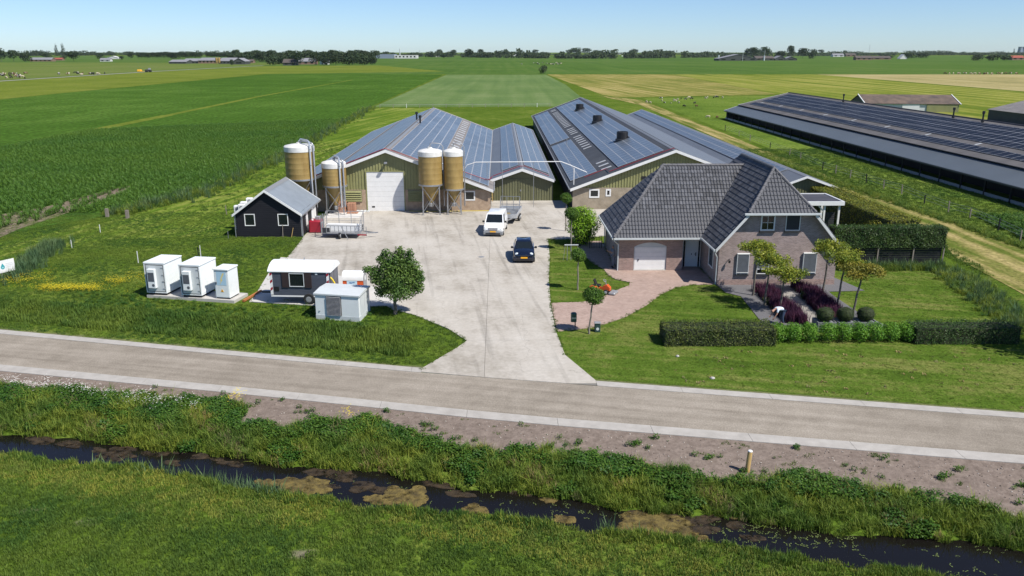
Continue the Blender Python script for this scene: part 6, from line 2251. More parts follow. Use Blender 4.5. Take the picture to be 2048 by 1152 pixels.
# ---------------- mailbox, bin, tree frame, gate, mower
t = thing('mailbox', 'dark green mailbox on a post at the paving edge', 'mailbox', (4.5, 46.66, 0))
q = MB(); q.beam((.08, .0, 0), (.05, 0, .55), .06, .06); q.build('post', M['black'], t)
q = MB(); q.bbox(-.2, .14, -.16, .16, .42, .98, .06); q.build('box', mat('green_box', (.03, .075, .06), .4), t, smooth=True)
q = MB(); q.box(-.16, .1, -.175, -.161, .62, .72); q.build('label_plate', M['galv'], t)
t = thing('litter_bin', 'small dark post box with round pale badge near the ball tree', 'bin', (5.82, 45.95, 0))
q = MB(); q.bbox(-.17, .17, -.14, .14, 0, .56, .03); q.build('body', mat('green_box2', (.025, .055, .05), .5), t)
q = MB(); q.bbox(-.19, .19, -.17, .17, .5605, .6, .01); q.build('lid', M['galv_dull'], t)
q = MB(); q.lathe([(.09, -.01), (.09, .01)], 16, (0, -.145, .22), axis='Y'); q.build('badge', M['whitegrey'], t)
t = thing('support_frame', 'pale metal frame with crossbar on legs standing on the striped lawn', 'frame', (5.75, 63.2, 0))
q = MB(); q.box(-.55, .55, -.05, .05, 1.25, 1.31); q.build('crossbar', M['whitegrey'], t)
for x in (-.32, -.02):
    q = MB(); q.beam((x, .02, 0), (x, 0, 1.25), .05, .05); q.build('leg', M['galv'], t)
for sg in (-1, 1):
    q = MB(); q.beam((sg * .5, 0, 1.25), (sg * .62, .1, 0), .025, .025); q.build('wire_stay', M['galv_dull'], t)
t = thing('gate', 'small dark metal gate between the big bush and the garage', 'gate', (8.15, 67.2, 0))
q = MB()
for x in (-.5, .35, .5):
    q.beam((x, 0, 0), (x, 0, 1.15), .05, .05)
for x in np.arange(-.35, .3, .14):
    q.beam((x, 0, .1), (x, 0, 1.0), .02, .02)
q.beam((-.5, 0, 1.0), (.35, 0, 1.0), .03, .03); q.beam((-.5, 0, .15), (.35, 0, .15), .03, .03)
q.build('gate_bars', M['black'], t)

t = thing('ride_on_mower', 'orange ride-on lawn mower parked at the edge of the lawn', 'mower', (7.15, 53.95, .02), math.radians(64))
t.scale = (.84, .84, .84)
q = MB(); q.loft([[(-.34, y, .32), (.34, y, .32), (.36, y, z * .8), (.2, y, z), (-.2, y, z), (-.36, y, z * .8)][::-1] for (y, z) in ((.25, .48), (.45, .62), (.9, .64), (1.12, .5))]); q.build('rear_body', M['orange'], t, smooth=True)
q = MB(); q.loft([[(-.2, y, .3), (.2, y, .3), (.19, y, z), (-.19, y, z)][::-1] for (y, z) in ((-.62, .55), (-.35, .78), (-.1, .7), (.25, .42))]); q.build('front_cowl', M['orange'], t)
q = MB(); q.bbox(-.24, .24, .22, .62, .60, .70, .04); q.add([(-.23, .58, .68), (.23, .58, .68), (.2, .75, 1.12), (-.2, .75, 1.12), (-.23, .66, .68), (.23, .66, .68), (.2, .83, 1.1), (-.2, .83, 1.1)], [(0, 1, 2, 3), (5, 4, 7, 6), (3, 2, 6, 7), (0, 3, 7, 4), (1, 5, 6, 2)]); q.build('seat', M['black'], t)
q = MB(); q.tube([(0, -.3, .7), (0, -.12, 1.08)], .03, 8); q.tube([(.2 * math.cos(a_), -.12 + .1 * math.sin(a_), 1.09 + .08 * math.sin(a_)) for a_ in np.linspace(0, 6.283, 14)], .022, 6); q.build('steering_wheel', M['galv_dull'], t)
q = MB(); q.bbox(-.5, .5, -1.15, -.6, .1, .26, .06); q.build('cutter_deck', M['galv_dull'], t)
for (x, y, r_) in ((-.4, .8, .25), (.4, .8, .25), (-.36, -.35, .21), (.36, -.35, .21)):
    wheel(t, x, y, r_, .17, 1 if x > 0 else -1)

for k, (px, py, s_) in enumerate(((1355, 714, .10), (1425, 758, .13))):
    x, y = G(px, py)
    q = MB(); q.lathe([(s_ * .5, -.02), (s_, .03), (s_ * .8, .09), (s_ * .3, .12)], 9); q.v = [(v[0] * (1 + .2 * math.sin(v[1] * 30)), v[1] * .7, v[2]) for v in q.v]
    tag(q.build('stone', M['concrete'], loc=(x, y, 0)), ('pale crumpled stone on the lawn below the left hedge', 'pale flat stone at the edge between lawn and road')[k], 'stone')
x, y = G(963, 515)
q = MB(); q.lathe([(.24, .045), (.24, .062), (.2, .064)], 18); tag(q.build('drain_cover', M['galv_dull'], loc=(x, y, 0)), 'round dark drain cover in the middle of the yard', 'drain cover')

# ---------------- posts and stakes
def stake(x, y, h, w, m, label, cat='post', name='stake', tilt=(0, 0), group=None, cap=None):
    q = MB(); q.beam((0, 0, -.05), (tilt[0], tilt[1], h), w, w)
    o = q.build(name, M[m], None, loc=(x, y, float(ground_z(x, y)) if y < 60 else 0))
    return tag(o, label, cat, group)
q = MB(); q.lathe([(.095, -.1), (.095, .88), (.08, .92)], 14); q.v = [(v[0] + .06 * v[2], v[1], v[2]) for v in q.v]
pp = thing('marker_post', 'round yellow wooden marker post with white top in the bare verge', 'post', (9.85, 29.17, float(ground_z(9.85, 29.17))))
q.build('post', M['wood_new'], pp, smooth=True)
q = MB(); q.lathe([(.096, .895), (.096, .91), (.08, .935), (.03, .945)], 14); q.v = [(v[0] + .06 * v[2], v[1], v[2]) for v in q.v]; q.build('cap', M['white'], pp, smooth=True)
for k, (px, py) in enumerate(((215, 434), (255.5, 437))):
    x, y = G(px, py); stake(x, y, .85, .28, 'wood', ('left one', 'right one')[k] + ' of two grey wooden posts at the maize edge', name='fence_post')
for k, (px, py, h_) in enumerate(((201, 466, .8), (144, 496, .7), (277, 527, 1.0), (402, 515, 1.0))):
    x, y = G(px, py); stake(x, y, h_, .045, 'white', ('thin white stake nearest the two grey wooden posts', 'thin white stake beside the dark reed clump', 'thin white stake left of the battery containers', 'thin white stake just behind the second container')[k], name='stake')
x, y = G(397, 512); stake(x, y, .75, .06, 'blackwood', 'thin black stake behind the battery containers', name='stake')
x, y = G(453.5, 429); stake(x, y, .95, .07, 'wood', 'dark iron stake left of the black shed', name='stake', tilt=(-.05, 0))
x, y = G(457, 478); stake(x, y, .7, .04, 'galv', 'thin grey stake at the left corner of the black shed', name='stake')

# ================================================================== TREES AND HEDGES
def tree(name, label, cat, x, y, trunk_h, tr, blobs, m_leaf, leaf=.11, per=900, seed=1, lean=(0, 0), limbs=True, group=None, shell=.5, aspect=.6, bark='bark', z0=0.0, jitter=.8):
    t = thing(name, label, cat, (x, y, z0), 0, group)
    rg = np.random.default_rng(seed)
    q = MB()
    n = 6
    pts = [(lean[0] * (k / n) ** 1.3 + .02 * math.sin(k * 2 + seed), lean[1] * (k / n), trunk_h * k / n) for k in range(n + 1)]
    q.tube([(pts[0][0], pts[0][1], -.08)] + pts[:2], tr * 1.35, 9, tr * 1.02)
    q.tube(pts[1:], tr, 9, tr * .7)
    if limbs:
        for (c, r) in blobs:
            c_ = Vector(c)
            a = Vector(pts[-1]) * .97 if c_.z > trunk_h else Vector(pts[-2])
            mid = a.lerp(c_, .5) + Vector((rg.uniform(-.1, .1), rg.uniform(-.1, .1), .08))
            q.tube([a, mid, c_], tr * .42, 6, tr * .12)
    q.build('trunk', M[bark], t, smooth=True)
    P, Nn = blob_points(blobs, per, rg, shell)
    link('crown', leaf_mesh('crown', P, Nn, leaf, m_leaf, aspect, jitter, seed=seed), t)
    return t


M['leaf_dark'] = leafmat('dark_tree_leaves', (.048,.105,.022), (.145,.240,.055), .5, .3, patch=.25, pscale=1.2)
M['leaf_ball'] = leafmat('ball_tree_leaves', (.045,.105,.014), (.115,.215,.032), .55, .25, patch=.2, pscale=2)
M['leaf_laurel'] = leafmat('bright_laurel_leaves', (.120,.260,.018), (.300,.480,.036), .4, .3, patch=.2, pscale=1)
M['leaf_plane'] = leafmat('yellow_green_leaves', (.120,.175,.022), (.320,.360,.050), .5, .35, patch=.3, pscale=1.5)
M['leaf_plane2'] = leafmat('bronze_green_leaves', (.150,.155,.026), (.300,.280,.050), .5, .35, patch=.3, pscale=1.5)
M['leaf_box'] = leafmat('boxwood_leaves', (.022, .045, .009), (.055, .085, .018), .6, .2, patch=.15, pscale=3)
M['leaf_beech'] = leafmat('clipped_hedge_leaves', (.026,.062,.015), (.080,.140,.036), .45, .25, patch=.25, pscale=1.2)
M['leaf_hedge'] = leafmat('dull_hedge_leaves', (.038,.070,.015), (.115,.145,.034), .55, .25, patch=.3, pscale=1.0)
M['leaf_fresh'] = leafmat('fresh_shrub_leaves', (.070,.180,.016), (.160,.330,.036), .5, .3, patch=.2, pscale=2)
M['leaf_yellow'] = leafmat('yellow_green_conifer', (.100,.125,.014), (.225,.240,.034), .6, .25, patch=.3, pscale=1)
M['leaf_purple'] = leafmat('purple_flower_spikes', (.045,.013,.035), (.100,.034,.075), .7, .2, patch=.3, pscale=2)
M['leaf_bedgreen'] = leafmat('grey_green_border_leaves', (.035, .055, .020), (.075, .09, .035), .7, .2)
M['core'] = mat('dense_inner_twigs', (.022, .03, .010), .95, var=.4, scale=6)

# leafy tree in front of the yard
rgt = np.random.default_rng(11)
bl = [((-.1, 0, 2.6), (1.15, 1.05, 1.0)), ((-.75, .1, 2.2), (.75, .8, .7)), ((.85, .1, 2.3), (.8, .8, .95)), ((.2, -.4, 1.7), (.95, .9, .6)), ((-.35, 0, 3.45), (.75, .7, .65)), ((.65, .1, 3.55), (.65, .6, .65)),
      ((1.1, .1, 3.0), (.55, .6, .7)), ((-1.25, 0, 3.05), (.5, .5, .35)), ((-1.75, 0, 3.15), (.35, .35, .22)), ((.1, .6, 3.0), (.9, .8, .8)), ((-.6, .2, 4.15), (.35, .3, .35)), ((.3, 0, 4.35), (.35, .3, .4)), ((.9, 0, 4.2), (.3, .3, .38)), ((-.9, .2, 3.8), (.35, .3, .3)), ((1.35, 0, 1.9), (.45, .45, .4)), ((-.95, -.1, 1.55), (.4, .4, .3)), ((.15, -.1, 3.9), (.5, .45, .5)), ((-1.3, 0, 2.55), (.4, .4, .4)), ((1.5, 0, 2.6), (.35, .4, .45))]
bl = [((c[0] + .12, c[1], c[2] * .93), r) for c, r in bl]
tree('tree', 'leafy dark green tree standing beside the transformer house', 'tree', -6.58, 49.58, 1.35, .12, bl, M['leaf_dark'], .125, 2700, 11, shell=.75)

# four ball trees
for (x, y, h, r, lab, lean, seed) in ((5.28, 45.55, 1.95, .60, 'ball tree nearest the road, between mailbox and small bin', (.2, 0), 1), (5.49, 54.82, 2.15, .50, 'ball tree in the middle of the striped lawn', (-.02, 0), 2),
                                      (6.0, 66.4, 2.75, .58, 'dark ball tree pressed against the big bright bush', (0, 0), 3), (6.17, 74.1, 2.75, .52, 'farthest ball tree on a thin stem before the charcoal barn', (0, 0), 4)):
    c = (lean[0], 0, h + r * .75)
    b_ = [(c, (r, r, r * .92)), ((c[0] + .1, 0, c[2] - .1), (r * .9, r * .9, r * .8)), ((c[0] - .12, 0, c[2] + .05), (r * .8, r * .8, r * .75))]
    tree('ball_tree', lab, 'tree', x, y, h + .2, .055, b_, M['leaf_ball'], .085, 4600, seed + 20, lean, group='ball trees along the drive', shell=.35, bark='wood')

# six roof-trained plane trees in the slate bed
specs = [(17.28, 53.17, 'plane', 3.35, 'young plane tree in front of the left ground floor window', (.1, 0)), (17.35, 50.9, 'plane', 3.0, 'middle tree of the left row in the slate bed', (.15, 0)), (17.9, 49.5, 'plane', 2.5, 'yellowish young tree just behind the stooping person', (.1, 0)),
         (22.07, 53.21, 'plane', 3.3, 'young tree at the right corner of the house front', (.15, 0)), (21.97, 50.48, 'plane', 3.1, 'middle tree of the right row beside the purple border', (.2, 0)), (22.34, 48.9, 'plane2', 2.75, 'bronze tinted tree nearest the right boxwood ball', (.3, 0))]
for k, (x, y, kind, h, lab, lean) in enumerate(specs):
    rg = np.random.default_rng(40 + k)
    b_ = []
    for j in range(13):
        a = j * 2.4 + k
        rr = .15 + .95 * (j / 13)
        b_.append(((lean[0] + rr * 1.15 * math.cos(a), rr * .9 * math.sin(a), h + .15 + rg.uniform(-.25, .3)), (rg.uniform(.4, .55), rg.uniform(.4, .55), rg.uniform(.26, .42))))
    tree('plane_tree', lab, 'tree', x, y, h - .15, .07, b_, M['leaf_' + kind] if k != 0 and k != 3 else M['leaf_plane'], .13, 1150, 50 + k, lean, group='young trees in two rows before the house', shell=.9)


def hedge(name, label, x0, x1, y0, y1, z0, z1, m_leaf, dens=230, leaf=.085, cat='hedge', rough=.05, seed=5, skew=None, topm=None, core=True, round_=.12):
    """clipped hedge: core of twigs, leaves over every face and a little beyond"""
    t = thing(name, label, cat, (x0, y0, 0))
    rg = np.random.default_rng(seed)
    lx, ly, lz = x1 - x0, y1 - y0, z1 - z0
    sk = skew or (lambda x: 0.0)
    q = MB()
    n = max(1, int(lx / 1.5))
    for i in range(n):
        a, c = lx * i / n, lx * (i + 1) / n
        q.add([(a, .1 + sk(a), z0), (c, .1 + sk(c), z0), (c, ly - .1 + sk(c), z0), (a, ly - .1 + sk(a), z0), (a, .14 + sk(a), z1 - .1), (c, .14 + sk(c), z1 - .1), (c, ly - .14 + sk(c), z1 - .1), (a, ly - .14 + sk(a), z1 - .1)],
              [(4, 5, 6, 7), (0, 1, 5, 4), (2, 3, 7, 6), (3, 0, 4, 7), (1, 2, 6, 5), (3, 2, 1, 0)])
    q.build('twig_core', M['core'], t)
    P, Nn = [], []
    def face(n_, f, nrm):
        u = rg.random(n_); v = rg.random(n_)
        pts = f(u, v) + rg.normal(0, rough * .6, (n_, 3))
        P.append(pts); Nn.append(np.tile(np.array(nrm, float), (n_, 1)))
    S = lambda a: np.array([sk(v) for v in a]) if skew else 0 * a
    wob = lambda a, b_: .06 * np.sin(a * 1.9 + seed) * np.cos(b_ * 2.3) + .03 * np.sin(a * 5 + b_ * 3)
    face(int(lx * lz * dens), lambda u, v: np.column_stack([u * lx, wob(u * lx, v * 2) + S(u * lx) + round_ * np.clip(v - .85, 0, 1) * 4 * .5, z0 + v * lz]), (0, -1, .1))
    face(int(lx * ly * dens), lambda u, v: np.column_stack([u * lx, v * ly + S(u * lx), z1 + wob(u * lx, v * 4) * .8]), (0, 0, 1))
    face(int(lx * lz * dens * .5), lambda u, v: np.column_stack([u * lx, ly + S(u * lx), z0 + v * lz]), (0, 1, .1))
    face(int(ly * lz * dens), lambda u, v: np.column_stack([0 * u + wob(u, v * 3), u * ly + S(0 * u), z0 + v * lz]), (-1, 0, .1))
    face(int(ly * lz * dens), lambda u, v: np.column_stack([0 * u + lx + wob(u, v * 3), u * ly + S(0 * u + lx), z0 + v * lz]), (1, 0, .1))
    link('foliage', leaf_mesh('foliage', np.vstack(P), np.vstack(Nn), leaf, m_leaf, .65, .5, seed=seed), t)
    return t


hedge('hedge', 'low clipped hedge, the dull green left stretch along the front lawn', 9.35, 15.6, 43.25, 45.1, 0, 1.02, M['leaf_hedge'], 260, .085, seed=5)
hedge('hedge', 'low clipped dark hedge at the right end of the garden front', 23.65, 29.6, 43.35, 44.9, 0, 1.0, M['leaf_beech'], 260, .085, seed=6)
# row of fresh green shrubs between the clipped stretches
for k in range(9):
    x = 16.0 + k * .91 + (.15 if k > 2 else 0)
    r = .52 + .06 * math.sin(k * 2.3)
    b_ = [((0, 0, .5), (r, .75, .5)), ((-.12, -.2, .68), (r * .75, .5, .36)), ((.18, .12, .7), (r * .7, .5, .34)), ((0, .35, .66), (r * .8, .5, .36))]
    t = thing('shrub', ('fresh green shrub at the left end, touching the dull clipped hedge', 'fresh green shrub in front of the stooping person', 'fresh green shrub left of the gap by the planter', 'fresh green shrub right of the gap, before the first boxwood ball', 'fresh green shrub before the middle boxwood ball', 'fresh green shrub before the right boxwood ball',
                        'fresh green shrub just right of the planter', 'fresh green shrub second from the dark right hedge', 'fresh green shrub touching the dark right hedge')[k], 'shrub', (x, 44.15, 0), group='fresh green shrubs along the front')
    rg = np.random.default_rng(70 + k)
    P, Nn = blob_points(b_, 2100, rg, .4)
    P[:, 2] = np.abs(P[:, 2])
    link('foliage', leaf_mesh('foliage', P, Nn, .085, M['leaf_fresh'], .7, .7, seed=k), t)
    q = MB()
    for a in range(5):
        q.tube([(0, 0, -.05), (.25 * math.cos(a * 1.3), .25 * math.sin(a * 1.3), .6)], .02, 5)
    q.build('stem', M['bark'], t)

# tall clipped hedge above a black board fence
hedge('hedge', 'tall clipped hedge carried above the black board fence', 25.6, 34.3, 60.75, 61.9, 1.5, 3.1, M['leaf_beech'], 330, .10, seed=8)
t = thing('board_fence', 'black board fence with pale posts below the tall clipped hedge', 'fence', (25.4, 61.0, 0))
for k in range(9):
    q = MB(); q.box(0, 8.8, .02, .06, .03 + k * .185, .03 + k * .185 + .17); q.build('board', M['blackwood'], t)
for x in (.9, 3.8, 6.55, 8.9):
    q = MB(); q.beam((x, -.05, 0), (x + .02, -.05, 1.75), .09, .09); q.build('post', M['wood'], t)
# hedge along the far side of the garden
xa, ya = 29.6, 84.0
hedge('hedge', 'long yellow green hedge running beside the mown track', 32.9, 35.5, 67.2, 87.0, 0, 2.35, M['leaf_yellow'], 150, .13, seed=9, rough=.12)
b_ = [((0, 0, .8), (1.0, .9, .8)), ((.9, .3, .6), (.8, .8, .6)), ((-.7, .2, .7), (.6, .7, .6)), ((1.8, .2, .5), (.8, .7, .5))]
t = thing('shrub', 'loose yellow green shrub behind the tall clipped hedge', 'shrub', (31.2, 66.5, 0))
P, Nn = blob_points([((c[0], c[1], c[2] * 1.6), (r[0], r[1], r[2] * 1.6)) for c, r in b_], 900, np.random.default_rng(3), .4); P[:, 2] = np.abs(P[:, 2])
link('foliage', leaf_mesh('foliage', P, Nn, .11, M['leaf_yellow'], .6, .8, seed=3), t)
q = MB(); q.tube([(0, 0, 0), (0, 0, 1)], .05, 6); q.build('stem', M['bark'], t)
# big bright bush
b_ = []
for i in range(26):
    b_.append(((random.uniform(-.85, .85), random.uniform(-1.3, 1.6), random.uniform(.5, 2.95)), (.68, .75, .6)))
b_ += [((0, 0, 1.4), (1.15, 1.9, 1.6)), ((0, .2, 2.3), (1.1, 1.7, .9))]
t = thing('bush', 'big bright green laurel bush between the lawn and the barn', 'bush', (7.2, 69.0, 0))
P, Nn = blob_points(b_, 620, np.random.default_rng(5), .25); P[:, 2] = np.abs(P[:, 2])
link('foliage', leaf_mesh('foliage', P, Nn, .125, M['leaf_laurel'], .6, .7, seed=5), t)
q = MB(); q.lathe([(.3, 0), (.8, .8), (.8, 2.3), (.3, 3.0)], 10); q.v = [(v[0], v[1] * 1.5, v[2]) for v in q.v]; q.build('twig_core', M['core'], t)
# boxwood balls in planters
for k, (px, w) in enumerate(((1634, 0), (1663, 0), (1692, 0))):
    X_ = (19.4, 20.62, 21.84)[k]
    t = thing('planter', ('left', 'middle', 'right')[k] + ' grey square planter behind the fresh green shrubs', 'planter', (X_, 46.1, 0))
    q = MB()
    for (a, b2, c, d) in ((-.55, .55, -.5, -.45), (-.55, .55, .45, .5), (-.55, -.5, -.449, .449), (.5, .55, -.449, .449)):
        q.box(a, b2, c, d, 0, .62)
    q.box(-.5, .5, -.45, .45, 0, .56)
    q.build('box', M['lead'], t)
    t = thing('boxwood_ball', ('left', 'middle', 'right')[k] + ' clipped boxwood ball in a grey planter', 'topiary', (X_, 46.1, .55), group='boxwood balls')
    P, Nn = blob_points([((0, 0, .42), (.56, .54, .47))], 5200, np.random.default_rng(k), .12)
    link('foliage', leaf_mesh('foliage', P, Nn, .05, M['leaf_box'], .7, .5, seed=k), t)
    q = MB(); q.lathe([(.05, -.02), (.42, .15), (.5, .42), (.4, .7), (.1, .85)], 14); q.build('twig_core', M['core'], t)

# purple flower borders
spike = MB()
rg = np.random.default_rng(2)
sm, gm = [], []
for v in range(3):
    s_ = _blade_mesh('flower_spikes', 60, .62, .022, .25, .3, M['leaf_purple'], 80 + v)
    sm.append(s_)
    gm.append(_blade_mesh('border_leaves', 22, .34, .05, .22, .4, M['leaf_bedgreen'], 90 + v))
for k, poly in enumerate(([(17.55, 47.3), (18.75, 47.0), (18.85, 54.2), (17.8, 54.6)], [(20.15, 47.2), (21.55, 47.0), (21.75, 53.6), (20.7, 55.2)])):
    P2 = sample_poly(poly, 22, rg)
    lab = ('left', 'right')[k]
    scatter('flower_border', np.column_stack([P2, np.full(len(P2), .06)]), sm, 'dense purple flower spikes in the ' + lab + ' garden border', 'flowers', .75, 1.25, k + 3, .15)
    P2 = sample_poly(poly, 20, rg)
    scatter('border_leaves', np.column_stack([P2, np.full(len(P2), .05)]), gm, 'grey green leaves under the ' + lab + ' purple border', 'leaves', .7, 1.2, k + 6, .15)

# tree outside the right edge whose shade reaches the lawn
b_ = [((0, 0, 4.6), (2.1, 2.0, 1.9)), ((1.2, .2, 4.0), (1.4, 1.5, 1.3)), ((-.9, .4, 3.8), (1.1, 1.2, 1.0)), ((.3, -.9, 3.6), (1.3, 1.2, 1.0))]
tree('tree', 'broad tree beyond the right edge shading the end of the hedge', 'tree', 31.9, 40.9, 2.6, .2, b_, M['leaf_dark'], .26, 330, 31, shell=.6)

# ================================================================== GROUND COVER
rg = np.random.default_rng(21)
def gz(P2):
    z = ground_z(P2[:, 0], P2[:, 1])
    z = np.where(P2[:, 1] > 58, 0, z)
    return np.column_stack([P2, z])
yard_excl = [yard_poly, pave, [(-17.2, 51.9), (-7.9, 51.4), (-7.9, 58.8), (-17.2, 58.8)], [(-24.1, 53.4), (-17.4, 51.6), (-16.9, 53.9), (-23.5, 55.8)], [(-23.5, 72.3), (-17.6, 72.3), (-17.6, 79.5), (-23.5, 79.5)], tp,
             [(GX0, GY0), (24, HY0), (24, 68.3), (GX0, 68.3)], [(15.5, 46.3), (23.7, 46.3), (22.8, 54.0), (25.4, 54.2), (24.6, 57.8), (15.5, 55.9)]]
def keep(P2):
    k = np.ones(len(P2), bool)
    for pl in yard_excl:
        k &= ~in_poly(P2, pl)
    return P2[k]
tuft_low = [_blade_mesh('grass_tuft', 22, .11, .022, .16, .5, M['grass_blade'], s) for s in range(3)]
tuft_mown = [_blade_mesh('mown_tuft', 20, .055, .020, .17, .4, M['grass_mown'], s + 10) for s in range(3)]
tuft_mid = [_blade_mesh('meadow_tuft', 22, .24, .03, .2, .55, M['grass_blade'], s + 20) for s in range(3)]
tuft_tall = [_blade_mesh('tall_tuft', 24, (.38, .46, .55, .34)[s], .026, .2, (.6, .9, 1.1, .5)[s], M['grass_tall'], s + 30, curve=.3) for s in range(4)]
tuft_dry = [_blade_mesh('dry_tuft', 14, .35, .02, .14, .7, M['grass_dry'], s + 40) for s in range(2)]
weeds = [_blade_mesh('weed_clump', 46, .34, .05, .20, .3, M['weed'], s + 50, leafy=True) for s in range(3)]
reed_t = [_blade_mesh('reed_tuft', 20, .8, .035, .22, .4, M['reed'], s + 60) for s in range(3)]

# near lawn
P2 = sample_poly([(-26, 17), (26, 17), (26, 33), (-26, 33)], 52, rg)
wnr = water_near(P2[:, 0]) + wig(P2[:, 0], 2) * .5
P2 = P2[(P2[:, 1] < wnr - .05)]
P2 = P2[np.abs(P2[:, 0]) < P2[:, 1] * .72 + 2]
P2 = P2[dirt_amount(P2[:, 0], P2[:, 1])[0] < .5 + .4 * rg.random(len(P2))]
dist = water_near(P2[:, 0]) - P2[:, 1]
pale = dist + 1.6 * (vnoise(P2[:, 0], P2[:, 1], 2.3, 8) - .5) * 2 + rg.normal(0, .35, len(P2)) < 2.0
M['grass_pale'] = leafmat('sun_bleached_grass', (.120, .165, .024), (.270, .300, .060), .75, .3, patch=.25, pscale=.5)
tuft_pale = [_blade_mesh('pale_tuft', 20, .12, .022, .16, .5, M['grass_pale'], s + 70) for s in range(2)]
scatter('lawn_grass', gz(P2[~pale]), tuft_low, 'short thick grass on the near side of the ditch', 'grass', .6, 1.25, 1, .25)
scatter('bleached_grass', gz(P2[pale]), tuft_pale + tuft_low[:1], 'yellower grass in a band along the near ditch edge', 'grass', .6, 1.25, 31, .25)
# longer fringe at the near waterline
xs = rg.uniform(-26, 22, 2600); ys = water_near(xs) + wig(xs, 2) * .5 - np.abs(rg.normal(0, .35, len(xs))) + .12
P2 = np.column_stack([xs, ys]); P2 = P2[(vnoise(xs, ys, 1.1, 5) > .38)]
scatter('bank_fringe', gz(P2), tuft_mid + [tuft_tall[3]], 'longer grass fringing the near edge of the ditch', 'grass', .4, .95, 2, .2)
xs = np.concatenate([rg.normal(-9.3, .9, 30), rg.normal(-13.2, 1.6, 26), rg.normal(4, 3, 12)]); ys = water_near(xs) + rg.uniform(-.1, .35, len(xs))
scatter('reeds', np.column_stack([xs, ys, np.full(len(xs), WZ + .1)]), reed_t, 'pale reed blades standing in the ditch edge', 'reeds', .8, 1.3, 8, .2)
# far bank
xs = rg.uniform(-28, 25, 26000); off = rg.random(len(xs)) * 7
ys = water_far(xs) + wig(xs) * .5 + off + .02
P2 = np.column_stack([xs, ys])
d, _w = dirt_amount(P2[:, 0], P2[:, 1])
veg = (d < .5) & (P2[:, 1] < near_out(P2[:, 0]) - .3)
near_w = off < 1.5
patch = vnoise(xs, ys, 1.1, 9)
T_ = P2[veg & (near_w & (patch > .22) | (patch > .56)) & (rg.random(len(xs)) < .55)]
W_ = P2[veg & (~near_w & (patch <= .66) | (patch <= .26))]
scatter('bank_grass', gz(T_), tuft_tall, 'tall rough grass on the far bank of the ditch', 'grass', .5, 1.05, 3, .25)
scatter('bank_weeds', gz(W_[rg.random(len(W_)) < .8]), weeds, 'dark broad leaved weeds along the upper bank', 'weeds', .6, 1.2, 4, .2)
S_ = P2[(d >= .5) & (P2[:, 1] < near_out(P2[:, 0]) - .15) & (vnoise(xs, ys, .8, 7) > .70) & (rg.random(len(xs)) < .5)]
scatter('earth_weeds', gz(S_), [weeds[0], tuft_low[0], tuft_low[1]], 'small weeds scattered on the bare earth verge', 'weeds', .25, .8, 5, .2)
D_ = P2[veg & (vnoise(xs, ys, .9, 12) > .68) & (rg.random(len(xs)) < .5)]
scatter('dry_grass', gz(D_), tuft_dry, 'straw coloured dry tufts on the ditch bank', 'grass', .6, 1.2, 6, .3)
# clods and pebbles on the bare earth, dry clippings on the front lawn
st_ = []
for k in range(3):
    mb_ = MB(); mb_.lathe([(.02, 0), (.05, .015), (.04, .04), (.015, .05)], 6); mb_.v = [(v[0] * random.uniform(.8, 1.2), v[1] * random.uniform(.6, 1.1), v[2]) for v in mb_.v]
    st_.append(mb_.mesh('clod', (mat('pale_pebble', (.42, .38, .33), .9), mat('brown_clod', (.16, .125, .10), .95), mat('grey_clod', (.26, .22, .19), .95))[k]))
E_ = P2[(d >= .7) & (P2[:, 1] < near_out(P2[:, 0]) - .1) & (rg.random(len(P2)) < .16)]
scatter('clods', gz(E_), st_, 'pebbles and clods of earth on the bare verge', 'pebbles', .15, .8, 41, .5)
E_ = sample_poly([(9, 36.5), (34, 31.5), (34, 42.6), (9, 42.6)], 1.3, rg)
E_ = E_[(E_[:, 1] > far_out(E_[:, 0]) + .5) & (vnoise(E_[:, 0], E_[:, 1], 1.4, 3) > .45)]
scatter('dry_clippings', np.column_stack([E_, np.full(len(E_), .02)]), [_blade_mesh('clipping', 9, .05, .04, .09, 1.2, M['grass_dry'], s + 90) for s in range(2)], 'dry tan clippings strewn over the front lawn', 'clippings', .6, 1.6, 42, .3)
# white flowers beside the road, yellow flowers
def flower_mesh(name, m, n, h, s, seed, spread=.16):
    rg_ = np.random.default_rng(seed); mb_ = MB()
    for i in range(n):
        x, y = rg_.normal(0, spread, 2); z = h * rg_.uniform(.6, 1.1)
        for k in range(5):
            a = k * 1.257
            mb_.add([(x, y, z), (x + s * math.cos(a - .4), y + s * math.sin(a - .4), z + s * .3), (x + s * 1.3 * math.cos(a), y + s * 1.3 * math.sin(a), z + s * .2), (x + s * math.cos(a + .4), y + s * math.sin(a + .4), z + s * .3)], [(0, 1, 2, 3)])
    return mb_.mesh(name, m)
m_wf = mat('white_petals', (.75, .74, .68), .7); m_yf = mat('yellow_petals', (.62, .50, .015), .6)
xs = np.concatenate([rg.normal(c, .55, 22) for c in (-24.2, -22.9, -20.6, -19.3, -17.6, -16.2, -14.9)]); ys = near_out(xs) - 1.55 + rg.normal(0, .28, len(xs)) + (-xs - 20) * .05
P2 = np.column_stack([xs, ys]); scatter('white_flowers', gz(P2), [flower_mesh('white_bloom', m_wf, 9, .32, .022, 1)], 'white flowers along the verge at the left', 'flowers', .7, 1.2, 7)
P2 = np.array([[-12.5, 35.9], [-12.3, 35.8], [-12.4, 36.1], [-6.9, 34.0], [-6.7, 33.9], [-12.7, 35.8]]); scatter('yellow_flower_plant', gz(P2), [flower_mesh('yellow_bloom', m_yf, 16, .6, .03, 2, .14)], 'yellow flowering weeds at the edge of the bare earth', 'flowers', .8, 1.2, 7)
pts = []
